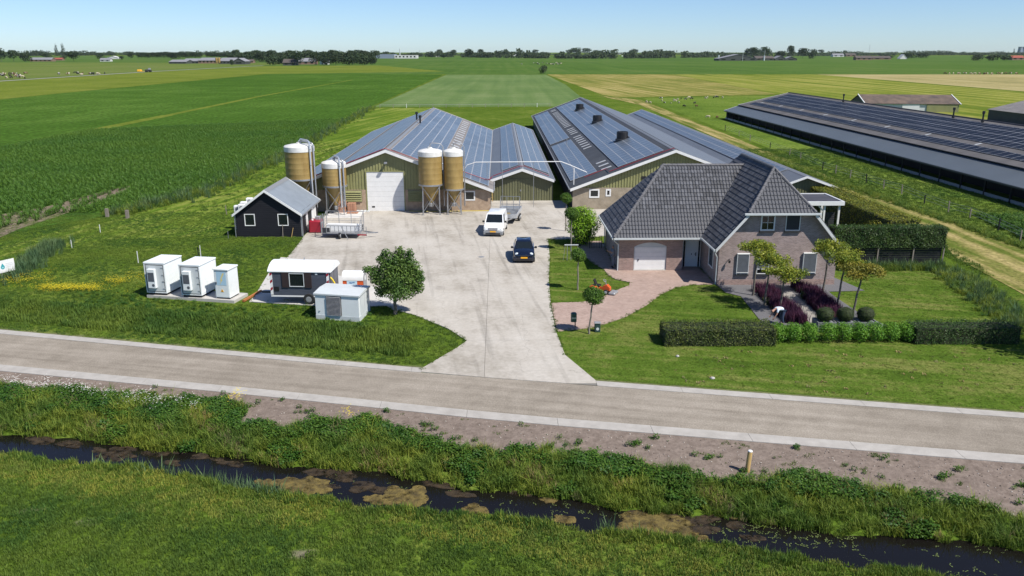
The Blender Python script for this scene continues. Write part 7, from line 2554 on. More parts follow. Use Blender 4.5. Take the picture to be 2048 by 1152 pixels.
for (px0, px1, py0, py1, n_) in ((82, 198, 576, 584, 190), (20, 110, 550, 576, 60), (212, 250, 560, 568, 34), (255, 298, 545, 572, 22), (0, 20, 562, 570, 8), (60, 300, 560, 590, 26)):
    for k in range(n_):
        pts.append(G(random.uniform(px0, px1), random.gauss((py0 + py1) / 2, (py1 - py0) / 3.2)))
scatter('yellow_flowers', gz(np.array(pts)), [flower_mesh('buttercups', m_yf, 9, .3, .026, 3, .2)], 'yellow flowers in the meadow left of the containers', 'flowers', .7, 1.2, 9)
# meadow north of the road, left
P2 = keep(sample_poly([(-50, 40.5), (-1.5, 38.5), (-1.5, 46), (-7, 51), (-16.5, 53), (-17.2, 72), (-17.4, 84), (-50, 84)], 20, rg))
P2 = P2[(P2[:, 1] > far_out(P2[:, 0]) + .25) & (P2[:, 0] > -.66 * P2[:, 1] - 4)]
nn = vnoise(P2[:, 0], P2[:, 1], 3.0, 3)
fo = P2[:, 1] - far_out(P2[:, 0])
longg = (fo > 1.6) & (fo < 5.5) & (P2[:, 0] < -5)
scatter('meadow_grass', gz(P2[~longg]), tuft_low, 'meadow grass round the containers and shed', 'grass', .6, 1.1, 11, .2)
scatter('verge_grass', gz(P2[longg | (fo < .0)]), tuft_mid, 'longer dark grass in the shallow verge ditch', 'grass', .8, 1.6, 12, .2)
Wd = keep(sample_poly([(-30, 47.5), (-8, 45), (-8, 51), (-16, 51.5), (-24, 54), (-30, 56)], 12, rg)); Wd = Wd[(vnoise(Wd[:, 0], Wd[:, 1], 2.2, 6) > .42) & (Wd[:, 1] - far_out(Wd[:, 0]) > 3)]
scatter('clover_weeds', gz(Wd), weeds, 'dark leafy weeds before the container pad', 'weeds', .35, .75, 13, .2)
xs = rg.uniform(0, 1, 260) ** .8
a_, b_2 = G(20, 560), G(110, 492)
P2 = np.column_stack([a_[0] + (b_2[0] - a_[0]) * xs + rg.normal(0, .5, 260), a_[1] + (b_2[1] - a_[1]) * xs + rg.normal(0, .9, 260)])
scatter('reed_clump', gz(P2), reed_t, 'blue green reeds along the small ditch behind the sign', 'reeds', .5, 1.2, 14, .15)
# ragged grass creeping over the concrete edges
eg = []
for pl in (yard_poly, pave):
    for i in range(len(pl)):
        a, c = pl[i], pl[(i + 1) % len(pl)]
        if a[1] > 76 or c[1] > 76 or min(a[1], c[1]) < 39:
            continue
        n_ = int(math.hypot(c[0] - a[0], c[1] - a[1]) * 6)
        u = rg.random(n_)
        eg.append(np.column_stack([a[0] + (c[0] - a[0]) * u + rg.normal(0, .07, n_), a[1] + (c[1] - a[1]) * u + rg.normal(0, .07, n_)]))
eg = np.vstack(eg)
scatter('edge_grass', np.column_stack([eg, np.full(len(eg), .04)]), tuft_low, 'ragged grass creeping over the edges of the concrete', 'grass', .3, .8, 33, .3)
# lawns right of the drive
P2 = keep(sample_poly([(3.7, 35), (45, 28), (45, 60), (24.5, 60.5), (7.0, 70.5), (4.4, 70.5)], 24, rg)); P2 = P2[(P2[:, 1] > far_out(P2[:, 0]) + .35)]
scatter('mown_grass', gz(P2), tuft_mown, 'short mown grass of the lawns round the house', 'grass', .45, .85, 15, .2)
# pasture right and track margins
P2 = sample_poly([(36, 58), (62, 56), (56, 90), (56, 140), (40, 140), (37, 90)], 9, rg); P2 = P2[~in_poly(P2, gp((1660, 372), (1850, 430), (2060, 505), (2300, 620), (2300, 720), (2048, 590), (1880, 482), (1640, 378)))]
scatter('pasture_grass', np.column_stack([P2, np.full(len(P2), 0)]), tuft_low, 'rough grass of the sheep pasture', 'grass', .9, 1.9, 16, .2)
F0, F1 = G(1240, 205), G(2048, 478)
ts = rg.random(1700) ** .5
P2 = np.column_stack([np.interp(ts, [0, 1], [39.2, 44.7]) + rg.normal(0, .4, 1700), np.interp(ts, [0, 1], [175, 66])])
scatter('fence_weeds', np.column_stack([P2, np.zeros(len(P2))]), tuft_tall + [weeds[1]], 'tall weeds under the pasture fence', 'weeds', .4, 1.1, 17, .2)
xs = rg.uniform(0, 1, 1500); a_, b_2 = G(1885, 545), G(2060, 668)
P2 = np.column_stack([a_[0] + (b_2[0] - a_[0]) * xs + rg.normal(0, .7, 1500) + .5, a_[1] + (b_2[1] - a_[1]) * xs + rg.normal(0, .8, 1500)])
scatter('ditch_weeds', np.column_stack([P2, np.zeros(len(P2))]), tuft_tall + weeds[:2] + [reed_t[0]], 'rough weeds in the small ditch right of the lawn', 'weeds', .4, 1.0, 18, .2)
P2 = sample_poly(gp((1945, 432), (2110, 430), (2150, 520), (2048, 482), (1990, 455)), 9, rg)
scatter('leafy_crop', np.column_stack([P2, np.zeros(len(P2))]), weeds, 'patch of bright leafy crop inside the pasture fence', 'crop', .9, 1.7, 19, .2)
xs = rg.uniform(25.8, 34.2, 520); P2 = np.column_stack([xs, rg.normal(60.1, .3, 520)])
scatter('ornamental_grass', np.column_stack([P2, np.zeros(520)]), tuft_tall + reed_t[:1], 'blue green ornamental grasses at the foot of the black fence', 'grass', .6, 1.1, 20, .15)
# edge of the maize field: rough strip
P2 = []
E0 = gp((235, 430), (418, 385), (585, 303), (742, 216))
for i in range(3):
    n_ = (500, 600, 900)[i]
    u = rg.random(n_)
    P2.append(np.column_stack([E0[i][0] + (E0[i + 1][0] - E0[i][0]) * u + rg.normal(0, .9, n_), E0[i][1] + (E0[i + 1][1] - E0[i][1]) * u]))
P2 = np.vstack(P2)
scatter('field_margin', np.column_stack([P2, np.zeros(len(P2))]), tuft_tall + reed_t[:1] + weeds[:1], 'rough tall grass along the edge of the maize', 'grass', .6, 1.7, 22, .2)
# strip behind the silver field and grass between barns
P2 = sample_poly([(-34, 150), (-34, 84), (-24, 84), (-24, 150)], 1.4, rg)
scatter('strip_grass', np.column_stack([P2, np.zeros(len(P2))]), tuft_low, 'mown grass beside the green barn', 'grass', 1.2, 2.2, 23, .2)

# maize plants standing in rows
def maize(name, n, seed):
    rg_ = np.random.default_rng(seed); mb_ = MB()
    for i in range(n):
        y0 = (i + .5) / n * 1.0 - .5 + rg_.uniform(-.04, .04); x0 = rg_.normal(0, .04); h = rg_.uniform(.35, .55)
        for k in range(6):
            a = rg_.uniform(0, 6.28); l = rg_.uniform(.22, .40); w = .03; zb = h * .15 * k
            dx, dy = math.cos(a), math.sin(a)
            mb_.add([(x0 - dy * w, y0 + dx * w, zb), (x0 + dy * w, y0 - dx * w, zb), (x0 + dx * l * .6 + dy * w, y0 + dy * l * .6 - dx * w, zb + l * .75), (x0 + dx * l * .6 - dy * w, y0 + dy * l * .6 + dx * w, zb + l * .75), (x0 + dx * l, y0 + dy * l, zb + l * .5)], [(0, 1, 2, 3), (3, 2, 4)])
    return mb_.mesh(name, M['corn'])
mz = [maize('maize_plants', 6, s) for s in range(4)]
cp = gp((-120, 495), (0, 462), (60, 450), (140, 428), (235, 425), (418, 380), (585, 298), (690, 240), (180, 262), (-160, 330))
dirV = Vector((-.035, 1)).normalized()
rows = np.arange(-150, -20, .75)
P2 = []
for rx_ in rows:
    yy = np.arange(70, 215, 1.0) + random.uniform(0, .5)
    P2.append(np.column_stack([rx_ + (yy - 70) * dirV.x, yy]))
P2 = np.vstack(P2)
P2 = P2[in_poly(P2, cp)]
bare = in_poly(P2, gp((0, 430), (90, 415), (190, 388), (262, 370), (260, 382), (200, 404), (120, 434), (40, 460), (0, 476))) & (rg.random(len(P2)) < .55)
P2 = P2[~bare]
P2 = P2[rg.random(len(P2)) < .96]
scatter('maize', np.column_stack([P2, np.full(len(P2), .03)]), mz, 'rows of young maize plants', 'maize', .8, 1.25, 24, .05, align=True)
print('scatter done')

# ================================================================== PASTURE FENCE
t = thing('pasture_fence', 'wire fence on thin dark posts between mown track and cow pasture', 'fence')
fence_pts = []
for (px, py) in ((1450, 262), (1478, 272), (1500, 282), (1540, 297), (1579, 311), (1601, 319), (1645, 340), (1671, 348), (1700, 357), (1732, 367), (1767, 378), (1803, 389), (1848, 408), (1896, 426), (1939, 437), (1996, 462), (2040, 483)):
    fence_pts.append(G(px, py))
for k, (x, y) in enumerate(fence_pts):
    q = MB(); q.beam((x, y, 0), (x + random.uniform(-.05, .05), y, random.uniform(.95, 1.3)), .10, .10)
    q.build('post', M['wood'] if k % 3 else M['blackwood'], t)
for z in (.5, .85, 1.1):
    q = MB(); q.tube([(x, y, z) for (x, y) in fence_pts], .012, 4); q.build('wire', M['galv_dull'], t)
t = thing('field_fence', 'low wire fence on small posts before the silvery field', 'fence')
A_, B_ = G(760, 216), G(1100, 214)
q = MB(); q.tube([(A_[0], A_[1], .9), (B_[0], B_[1], .9)], .03, 4); q.build('wire', M['galv_dull'], t)
for k in range(14):
    f_ = k / 13
    q = MB(); x = A_[0] + (B_[0] - A_[0]) * f_; y = A_[1] + (B_[1] - A_[1]) * f_; q.beam((x, y, 0), (x, y, 1.15), .12, .12); q.build('post', M['white'] if k in (2, 12) else M['wood'], t)

# ================================================================== FAR TREES
M['far_leaf'] = leafmat('distant_foliage', (.024,.042,.022), (.044,.070,.032), .8, .12, per_object=.3, patch=.3, pscale=.25)
def far_tree_mesh(kind, seed):
    rg_ = np.random.default_rng(seed)
    bl_ = []
    if kind == 'round':
        for i in range(10):
            a = rg_.uniform(0, 6.28); r_ = rg_.uniform(.05, .32)
            bl_.append(((r_ * math.cos(a), r_ * math.sin(a), rg_.uniform(.35, .85)), (rg_.uniform(.14, .24), rg_.uniform(.14, .24), rg_.uniform(.12, .2))))
        bl_.append(((0, 0, .58), (.34, .34, .36)))
        n_, s_, th = 1500, .085, .3
    elif kind == 'poplar':
        for i in range(8):
            bl_.append(((rg_.uniform(-.04, .04), rg_.uniform(-.04, .04), .2 + i * .1), (.14 - .013 * i, .14 - .013 * i, .12)))
        n_, s_, th = 3200, .055, .15
    else:
        for i in range(9):
            a = rg_.uniform(0, 6.28); r_ = rg_.uniform(.1, .42)
            bl_.append(((r_ * math.cos(a), r_ * math.sin(a), rg_.uniform(.15, .75)), (rg_.uniform(.18, .28), rg_.uniform(.18, .28), rg_.uniform(.14, .24))))
        bl_.append(((0, 0, .42), (.42, .42, .42)))
        n_, s_, th = 1100, .10, .1
    P, Nn = blob_points(bl_, n_, rg_, .35)
    P[:, 2] = np.clip(P[:, 2], .02, 1)
    return leaf_mesh('crown', P, Nn, s_, M['far_leaf'], .8, .6, seed=seed), th
FT = {k: [far_tree_mesh(k, s + 1) for s in range(3)] for k in ('round', 'poplar', 'bushy')}
q = MB(); q.tube([(0, 0, 0), (0, 0, .3), (.02, 0, .6)], .028, 6, .012); TRUNK = q.mesh('trunk', M['bark'])


def far_tree(px, base, top, wpx, kind='round', label='', group=None, name='tree'):
    x, y = G(px, base)
    d = y
    h = W(px, top, d)[1]
    h = max(h, 3)
    w = wpx / FPX * d * 1.02
    me, th = random.choice(FT[kind])
    t = thing(name, label, 'tree', (x, y, 0), random.uniform(0, 6.28), group)
    kw = {'round': .9, 'poplar': .3, 'bushy': 1.1}[kind]
    sx = w / kw
    c = link('crown', me, t); c.scale = (sx, sx, h)
    k_ = link('trunk', TRUNK, t); k_.scale = (h * .6, h * .6, h)
    return t


# (px, base, top, width, kind, label)
for a in ((3, 124, 93, 24, 'round', 'dark round tree at the far left edge of the horizon'), (28, 123, 98, 26, 'round', 'second dark tree from the left horizon edge'), (52, 123, 101, 24, 'bushy', 'low bushy tree left of the long grey roofed shed'), (75, 112, 101, 30, 'round', 'tree behind the long grey roofed shed'),
          (114, 112, 87.5, 9, 'poplar', 'slender poplar, the shorter of the two'), (127, 112, 86, 10, 'poplar', 'slender poplar, the taller of the two'), (148, 123, 100, 29, 'round', 'broad round tree right of the two poplars'), (93, 116, 103, 18, 'bushy', 'bush between long shed and poplars'), (128, 118, 110, 14, 'bushy', 'low bush under the poplars'),
          (202, 121, 105, 18, 'round', 'round tree left of the small white farm'), (243, 121, 111, 11, 'round', 'small dark tree right of the small white farm'), (262, 119, 103, 15, 'round', 'round tree at the left end of the long dark row'), (347, 118, 105, 20, 'bushy', 'paler willow in front of the dark row'),
          (464, 130, 116, 9, 'bushy', 'dark bush at the right end of the dairy barns'), (545, 131, 106, 30, 'bushy', 'broad bushy tree between dairy farm and farmhouse'), (600, 131, 99, 26, 'round', 'tall tree behind the farmhouse'), (632, 131, 104, 24, 'round', 'dark tree right of the farmhouse'), (672, 131, 106, 26, 'round', 'dark tree before the white gable'),
          (700, 131, 105, 28, 'bushy', 'bushy dark tree near the right end of the wood'), (728, 131, 104, 26, 'bushy', 'bushy dark tree at the right end of the wood'), (650, 131, 108, 20, 'bushy', 'low dark tree in the middle of the wood'), (745, 130, 108, 18, 'bushy', 'last low tree of the wood'),
          (863, 115, 103, 17, 'bushy', 'bushy tree right of the industrial sheds'), (880, 113, 97, 14, 'round', 'tall tree behind the road houses'), (887, 116, 104, 12, 'bushy', 'low dark tree by the road houses'), (908, 115, 98, 14, 'round', 'round tree above the road houses'), (937, 117, 96, 20, 'round', 'largest round tree in the middle distance'), (961, 114, 97, 16, 'round', 'round tree right of the largest one'),
          (988, 115, 104, 18, 'bushy', 'low trees before the flat horizon'), (1008, 114, 100, 15, 'round', 'round tree at the end of the village row'), (1087, 147, 127, 19, 'bushy', 'lone ragged bush tree beside the striped field'),
          (1070, 109, 98, 15, 'round', 'tree at the left of the long horizon clump'), (1150, 110, 94, 26, 'round', 'tall dark clump tree on the horizon, left half'), (1172, 110, 95, 22, 'round', 'tall dark clump tree on the horizon, right half'), (1138, 110, 98, 18, 'round', 'lower tree left of the horizon clump'), (1193, 110, 99, 18, 'round', 'lower tree right of the horizon clump'), (1270, 109, 97, 18, 'round', 'tree by the white houses on the horizon'),
          (1507, 115, 92, 24, 'round', 'tall tree behind the right farm, left one'), (1530, 115, 91, 24, 'round', 'tall tree behind the right farm, right one'), (1495, 114, 95, 16, 'round', 'smaller tree at the left of the right farm clump'), (1560, 117, 99, 20, 'bushy', 'dark tree above the round roofed farm sheds'), (1580, 116, 89, 18, 'round', 'tallest tree beside the right farm'), (1605, 116, 94, 26, 'round', 'broad dark tree right of the farm'),
          (1625, 117, 94, 20, 'bushy', 'paler tree at the right side of the farm'), (1642, 109, 98, 14, 'round', 'round tree beyond the farm on the right'), (1689, 109, 100, 10, 'round', 'small round tree beside far grey roofs'), (1770, 118, 107, 34, 'bushy', 'dark low trees left of the white tent shed'), (1815, 117, 102, 30, 'bushy', 'dark trees right of the white tent shed'), (1845, 116, 103, 30, 'bushy', 'broad dark trees farther right of the tent shed'),
          (1955, 121, 106, 28, 'bushy', 'dark block of trees near the right edge, left part'), (1985, 121, 106, 30, 'bushy', 'dark block of trees near the right edge, middle part'), (2010, 121, 107, 26, 'bushy', 'dark block of trees near the right edge, right part'), (2027, 110, 97, 5, 'poplar', 'thin tower shaped tree near the right edge')):
    far_tree(*a[:5], label=a[5])
for k in range(22):
    far_tree(277 + k * 5.9 + random.uniform(-1, 1), 118.5, 103 + random.uniform(-1.2, 1.2), 11, 'round', 'tall dark tree in the long straight row left of the dairy farm', 'trees in the long straight row')
for k in range(10):
    far_tree(416 + k * 4.3, 117, 104 + random.uniform(-1.5, 1.5), 10, 'round', 'tree in the row above the dairy barns', 'row above the dairy barns')
for k in range(50):
    far_tree(465 + k * 5.8 + random.uniform(-3, 3), (121 if k < 14 else 125) + random.uniform(0, 4), 100 + random.uniform(-3, 4), random.uniform(20, 30), random.choice(['round', 'bushy']), 'dark tree of the wood behind the farmhouse and white gable', 'trees of the wood')
# horizon woods: one mass
P, Nn = [], []
rgf = np.random.default_rng(77)
for px in np.arange(-200, 2300, 2.2):
    amp = vnoise(np.array([px]), np.array([0.0]), 60, 2)[0]
    d = 2900 + 900 * math.sin(px * .004)
    hgt = 5 + 12 * max(0, amp) ** 1.5 + 9 * rgf.random() ** 2
    if rgf.random() < .3 or vnoise(np.array([px]), np.array([50.0]), 23, 7)[0] < .3:
        continue
    r = _ray(px, 103); x = r[0] / r[1] * d
    for k in range(60):
        P.append((x + rgf.uniform(-5, 5), d + rgf.uniform(-30, 30), hgt * rgf.random() ** .7)); Nn.append((0, -1, .6))
me = leaf_mesh('horizon_woods', np.array(P), np.array(Nn), 4.2, M['far_leaf'], .8, .5, seed=4)
tag(link('horizon_woods', me), 'low band of woods along the whole horizon', 'woods', kind='stuff')
P, Nn = [], []
for (x0, x1, base, hgt, m_) in ((1040, 1140, 110, 6, 0), (1190, 1480, 109.5, 9, 0), (1640, 1950, 110, 9, 0), (1880, 2060, 109, 8, 0), (-40, 340, 110, 9, 0), (760, 1060, 111, 8, 0)):
    for px in np.arange(x0, x1, 2.0):
        X_, Y_ = G(px + random.uniform(-2, 2), base)
        hh_ = hgt * random.uniform(.5, 1.3)
        for k in range(22):
            P.append((X_ + rgf.uniform(-4, 4), Y_ + rgf.uniform(-12, 12), hh_ * rgf.random())); Nn.append((0, -1, .6))
me = leaf_mesh('distant_scrub', np.array(P), np.array(Nn), 3.0, M['far_leaf'], .8, .5, seed=5)
tag(link('distant_scrub', me), 'distant scrub and garden trees below the horizon woods', 'woods', kind='stuff')

# ================================================================== FAR BUILDINGS
m_fr = mat('far_grey_roof', (.22, .22, .235), .8, var=.1, scale=.05); m_fr2 = mat('far_brown_roof', (.085, .07, .062), .9); m_fr3 = mat('far_red_roof', (.28, .07, .05), .9)
m_fw = mat('far_white_wall', (.6, .59, .57), .8); m_fw2 = mat('far_brick_wall', (.22, .14, .10), .9); m_fw3 = mat('far_dark_wall', (.06, .065, .06), .9)
m_fb = mat('far_blue_grey_wall', (.20, .24, .30), .7)


def far_building(x0, x1, base, top, depth, wall, roof, label, eave=.55, along=True, cat='farm building', rows=0, name='farm_building'):
    A_ = G(x0, base); B_ = G(x1, base)
    d = (A_[1] + B_[1]) / 2
    h = max(2.5, W((x0 + x1) / 2, top, d)[1])
    w = abs(B_[0] - A_[0])
    t = thing(name, label, cat, ((A_[0] + B_[0]) / 2, d, 0))
    ez_ = h * eave
    q = MB(); q.box(-w / 2, w / 2, 0, depth, 0, ez_)
    if along:
        q.add([(-w / 2, 0, ez_), (-w / 2, depth, ez_), (-w / 2, depth / 2, h - .1)], [(0, 2, 1)]); q.add([(w / 2, 0, ez_), (w / 2, depth, ez_), (w / 2, depth / 2, h - .1)], [(0, 1, 2)])
    else:
        q.add([(-w / 2, 0, ez_), (w / 2, 0, ez_), (0, 0, h - .1)], [(0, 1, 2)]); q.add([(-w / 2, depth, ez_), (w / 2, depth, ez_), (0, depth, h - .1)], [(0, 2, 1)])
    q.build('wall', wall, t)
    if eave < .95:
        for sg in (-1, 1):
            q = MB()
            if along:
                yy = -.6 if sg < 0 else depth + .6
                q.slab([(-w / 2 - .5, depth / 2, h), (w / 2 + .5, depth / 2, h), (w / 2 + .5, yy, ez_ - .2), (-w / 2 - .5, yy, ez_ - .2)], .3)
            else:
                q.slab([(0, -.6, h), (0, depth + .6, h), (sg * (w / 2 + .6), depth + .6, ez_ - .2), (sg * (w / 2 + .6), -.6, ez_ - .2)], .3)
            q.build('roof', roof, t)
    for k in range(rows):
        q = MB(); xx = -w / 2 + w * (k + .5) / rows; q.box(xx - w / rows * .22, xx + w / rows * .22, -.12, -.02, ez_ * .35, ez_ * .8); q.build('window', M['glass'], t)
    return t


for a in ((60, 103, 123, 115, 14, m_fw2, m_fr, 'long low brick shed with grey roof near the two poplars', .5, True, 5), (106, 124, 121, 115.5, 10, m_fw2, m_fr3, 'red roofed shed below the poplars', .5, True, 0),
          (200, 220, 123, 116, 10, m_fw, m_fr, 'small grey roofed house left of the white farm shed', .5, True, 2), (215, 236, 118, 112, 14, m_fw, m_fw, 'white farm shed in the left distance', .5, False, 0),
          (338, 372, 127.5, 119.5, 30, m_fw3, m_fr, 'grey dairy barn at the left end of the dairy farm', .5, True, 4), (366, 398, 127, 117, 30, m_fw3, m_fr, 'second dairy barn with pale verge', .5, True, 4), (397, 434, 127, 115.5, 34, m_fw2, m_fr, 'large dairy barn with solar grey roof', .55, True, 5), (438, 468, 128, 115.5, 34, m_fw3, m_fr, 'dairy barn right of the twin silos', .5, True, 4),
          (466, 490, 129, 116, 24, m_fw3, m_fr, 'dairy barn with white edged gable', .5, False, 1), (492, 506, 126, 118.5, 12, m_fw2, m_fr2, 'small brown roofed house right of the dairy barns', .5, True, 1),
          (566, 592, 131, 118, 14, m_fw3, m_fr2, 'dark farmhouse with white gable edge before the wood', .45, True, 2), (594, 630, 129, 116, 18, m_fw2, m_fr, 'long grey roofed barn before the wood', .5, True, 3), (640, 655, 129, 116, 14, m_fw, m_fr, 'white gabled barn half hidden by the dark trees', .5, False, 0),
          (752, 788, 117, 108.5, 60, m_fb, m_fr, 'blue grey industrial shed with flat roof', .98, True, 0), (789, 833, 117, 110.5, 50, m_fw, m_fr, 'long white industrial hall', .98, True, 6), (870, 880, 114, 111, 14, m_fw, m_fr, 'small white shed by the middle road', .98, True, 0), (1020, 1034, 112, 107, 20, m_fw, m_fr, 'pale hall at the end of the village', .98, True, 0),
          (1232, 1262, 109.5, 106, 40, m_fw, m_fr, 'row of white houses on the far horizon', .9, True, 4),
          (1437, 1515, 121.5, 108.5, 34, m_fw3, m_fr, 'largest grey gabled barn of the right farm', .35, False, 4), (1512, 1548, 121, 112, 26, m_fw3, m_fr2, 'dark low barn in the middle of the right farm', .5, True, 3), (1550, 1572, 121, 111.5, 22, m_fw3, m_fr, 'grey gabled shed right in the right farm', .45, False, 1), (1570, 1594, 121, 113, 18, m_fw3, m_fr, 'smallest gabled shed at the end of the right farm', .45, False, 1),
          (1666, 1688, 113.5, 107, 20, m_fw, m_fr, 'pale house with grey roof in the right distance', .5, True, 2), (1692, 1712, 113, 106.5, 20, m_fw2, m_fr2, 'brown roofed house in the right distance', .5, True, 2),
          (1712, 1744, 120, 111.5, 14, m_fw2, m_fr2, 'brown brick house left of the white tent shed', .5, True, 3), (1745, 1782, 119, 112, 18, m_fw2, m_fr2, 'long brown roofed barn left of the white tent shed', .5, True, 2), (1800, 1814, 118, 108.5, 14, m_fw, m_fw, 'white pointed tent shed in the right distance', .12, False, 0),
          (2024, 2048, 120, 111, 14, m_fw2, m_fr3, 'red roofed house at the right edge of the horizon', .5, True, 2)):
    far_building(a[0], a[1], a[2], a[3], a[4], a[5], a[6], a[7], a[8], a[9], rows=a[10])
for k, px in enumerate((434, 439)):
    x, y = G(px, 128); h = W(px, 115, y)[1]
    t = thing('feed_silo', ('left', 'right')[k] + ' one of the twin brown silos at the dairy farm', 'silo', (x, y, 0)); q = MB(); q.lathe([(1.2, 1), (1.7, 3), (1.7, h - 1), (.6, h)], 14); q.build('body', M['silo'], t)
for k, (px, base, top, w_) in enumerate(((1437, 120, 110, 3), (1485, 122, 102.5, .6), (1528.5, 122, 100.5, .6), (1528, 121, 111, 3), (800, 113, 97, 2.2), (840, 113, 100, 1.6), (1738, 108, 89, .8))):
    x, y = G(px, base); h = W(px, top, y)[1]
    t = thing('mast' if w_ < 1 else 'silo_tower', ('pale silo at the left end of the right farm', 'thin pale mast left of the middle of the right farm', 'thin pale mast beside the low barn of the right farm', 'pale silo beside the low dark barn', 'tall pale factory chimney over the industrial hall', 'shorter pale chimney right of the white hall', 'faint thin radio mast on the right horizon')[k], 'mast' if w_ < 1 else 'tower', (x, y, 0))
    q = MB(); q.tube([(0, 0, 0), (0, 0, h)], w_ / FPX * y * (.5 if w_ >= 1 else .5), 10, w_ / FPX * y * .42); q.build('shaft', M['whitegrey'], t)
# faint cooling towers at the right edge
for k, px in enumerate((2040, 2047)):
    r = _ray(px, 103); d = 5200
    t = thing('cooling_tower', ('left', 'right')[k] + ' faint blue tower at the right edge of the horizon', 'tower', (r[0] / r[1] * d, d, 0)); q = MB(); q.lathe([(16, 0), (13, 25), (12, 38), (13, 44)], 18); q.build('shell', m_fb, t)
# tractor with a yellow implement on the far road, parked vehicles
x, y = G(297, 144.3)
t = thing('tractor', 'dark tractor driving on the far field road', 'tractor', (x, y, 0))
q = MB(); q.bbox(-2.2, .4, -1, 1, 1.0, 2.2, .2); q.build('bonnet', m_fw3, t); q = MB(); q.bbox(.2, 1.8, -1, 1, 1.4, 3.2, .2); q.build('cab', M['galv_dull'], t)
for (wx_, r_) in ((-1.6, .8), (1.3, 1.0)):
    q = MB(); q.lathe([(r_, -1.2), (r_, 1.2)], 16, (wx_, 0, r_), axis='Y'); q.build('wheel', M['rubber'], t)
t = thing('implement', 'yellow farm implement pulled left of the tractor', 'implement', (x - 7, y, 0)); q = MB(); q.bbox(-1.6, 1.6, -1.4, 1.4, .6, 2.0, .3); q.beam((1.6, 0, .7), (4.5, 0, .7), .3, .2); q.build('hopper', m_plate, t)
for k in range(12):
    px = 1060 + k * 17 + random.uniform(-4, 4) ; x, y = G(px, 112.8)
    t = thing('far_vehicle', 'tiny pale vehicle on the far straight road', 'vehicle', (x, y, 0), group='vehicles on the far road'); q = MB(); q.bbox(-3, 3, -1.2, 1.2, .4, 2.6, .3); q.build('body', M['white'], t)

# ================================================================== COWS
def cow_mesh(pose):
    """one continuous animal: barrel, neck, head and four jointed legs"""
    me = bpy.data.meshes.new('cow_skin')
    if pose == 0:      # grazing
        nk = [(-1.05, 0, 1.0), (-1.35, 0, .6), (-1.6, 0, .25)]
    elif pose == 1:    # standing
        nk = [(-1.05, 0, 1.35), (-1.35, 0, 1.5), (-1.72, 0, 1.38)]
    else:
        nk = [(-1.05, 0, .75), (-1.3, 0, .9), (-1.62, 0, .82)]
    low = pose == 2
    zb = .48 if low else 1.08
    V = [(0, 0, zb), (-.45, 0, zb + .02), (-.8, 0, zb + .02), (.5, 0, zb + .03), (.85, 0, zb + .05)]
    E_ = [(0, 1), (1, 2), (0, 3), (3, 4)]
    R_ = [.42, .38, .33, .40, .33]
    V += nk; E_ += [(2, 5), (5, 6), (6, 7)]; R_ += [.2, .17, .12]
    for sx, root in ((-.72, 2), (.82, 4)):
        for sy in (-1, 1):
            b0 = len(V)
            if low:
                V += [(sx, sy * .3, .28), (sx - .3, sy * .35, .14), (sx - .1, sy * .38, .10)]
            else:
                V += [(sx, sy * .22, .75), (sx + (.03 if root == 2 else .10), sy * .22, .40), (sx, sy * .22, .04)]
            R_ += [.16, .085, .075]
            E_ += [(root, b0), (b0, b0 + 1), (b0 + 1, b0 + 2)]
    b0 = len(V); V += [(1.12, 0, zb + .1), (1.16, 0, zb - .4)]; R_ += [.06, .04]; E_ += [(4, b0), (b0, b0 + 1)]
    me.from_pydata(V, E_, [])
    o = bpy.data.objects.new('tmp', me)
    COL.objects.link(o)
    md = o.modifiers.new('s', 'SKIN')
    for i, r_ in enumerate(R_):
        me.skin_vertices[0].data[i].radius = (r_, r_)
    me.skin_vertices[0].data[0].use_root = True
    o.modifiers.new('d', 'SUBSURF').levels = 1
    dg = bpy.context.evaluated_depsgraph_get()
    dg.update()
    out = bpy.data.meshes.new_from_object(o.evaluated_get(dg))
    bpy.data.objects.remove(o)
    out.name = 'cow'
    return out


def hide_mat(name, c1, c2, sc_):
    m = mat(name, c1, .8, col2=c2, scale=sc_, detail=1)
    for n in m.node_tree.nodes:
        if n.type == 'VALTORGB':
            n.color_ramp.elements[0].position = .49; n.color_ramp.elements[1].position = .51
    return m
hides = [mat('cream_hide', (.50, .42, .30), .8), mat('brown_hide', (.10, .045, .022), .8), hide_mat('pied_hide', (.02, .02, .02), (.55, .52, .46), .9), mat('black_hide', (.018, .016, .015), .8), hide_mat('red_pied_hide', (.16, .06, .03), (.55, .5, .42), 1.0)]
cow_meshes = []
for pose in range(3):
    for h_ in range(5):
        c = cow_mesh(pose); c.materials.clear(); c.materials.append(hides[h_]); c.polygons.foreach_set('use_smooth', [True] * len(c.polygons)); cow_meshes.append((pose, h_, c))
HN = ('cream', 'brown', 'black and white', 'black', 'red and white')
PN = ('grazing', 'standing', 'lying')


def cow(px, py, pose, h_, where, rz=None, group=None, kind='cow', size=1.0):
    x, y = G(px, py)
    me = [c for (p, h2, c) in cow_meshes if p == pose and h2 == h_][0]
    o = link(kind, me, loc=(x, y, 0))
    o.scale = (size, size, size)
    o.rotation_euler = (0, 0, random.uniform(0, 6.28) if rz is None else rz)
    tag(o, HN[h_] + ' ' + kind + ' ' + PN[pose] + ' ' + where, kind, group)
    return o


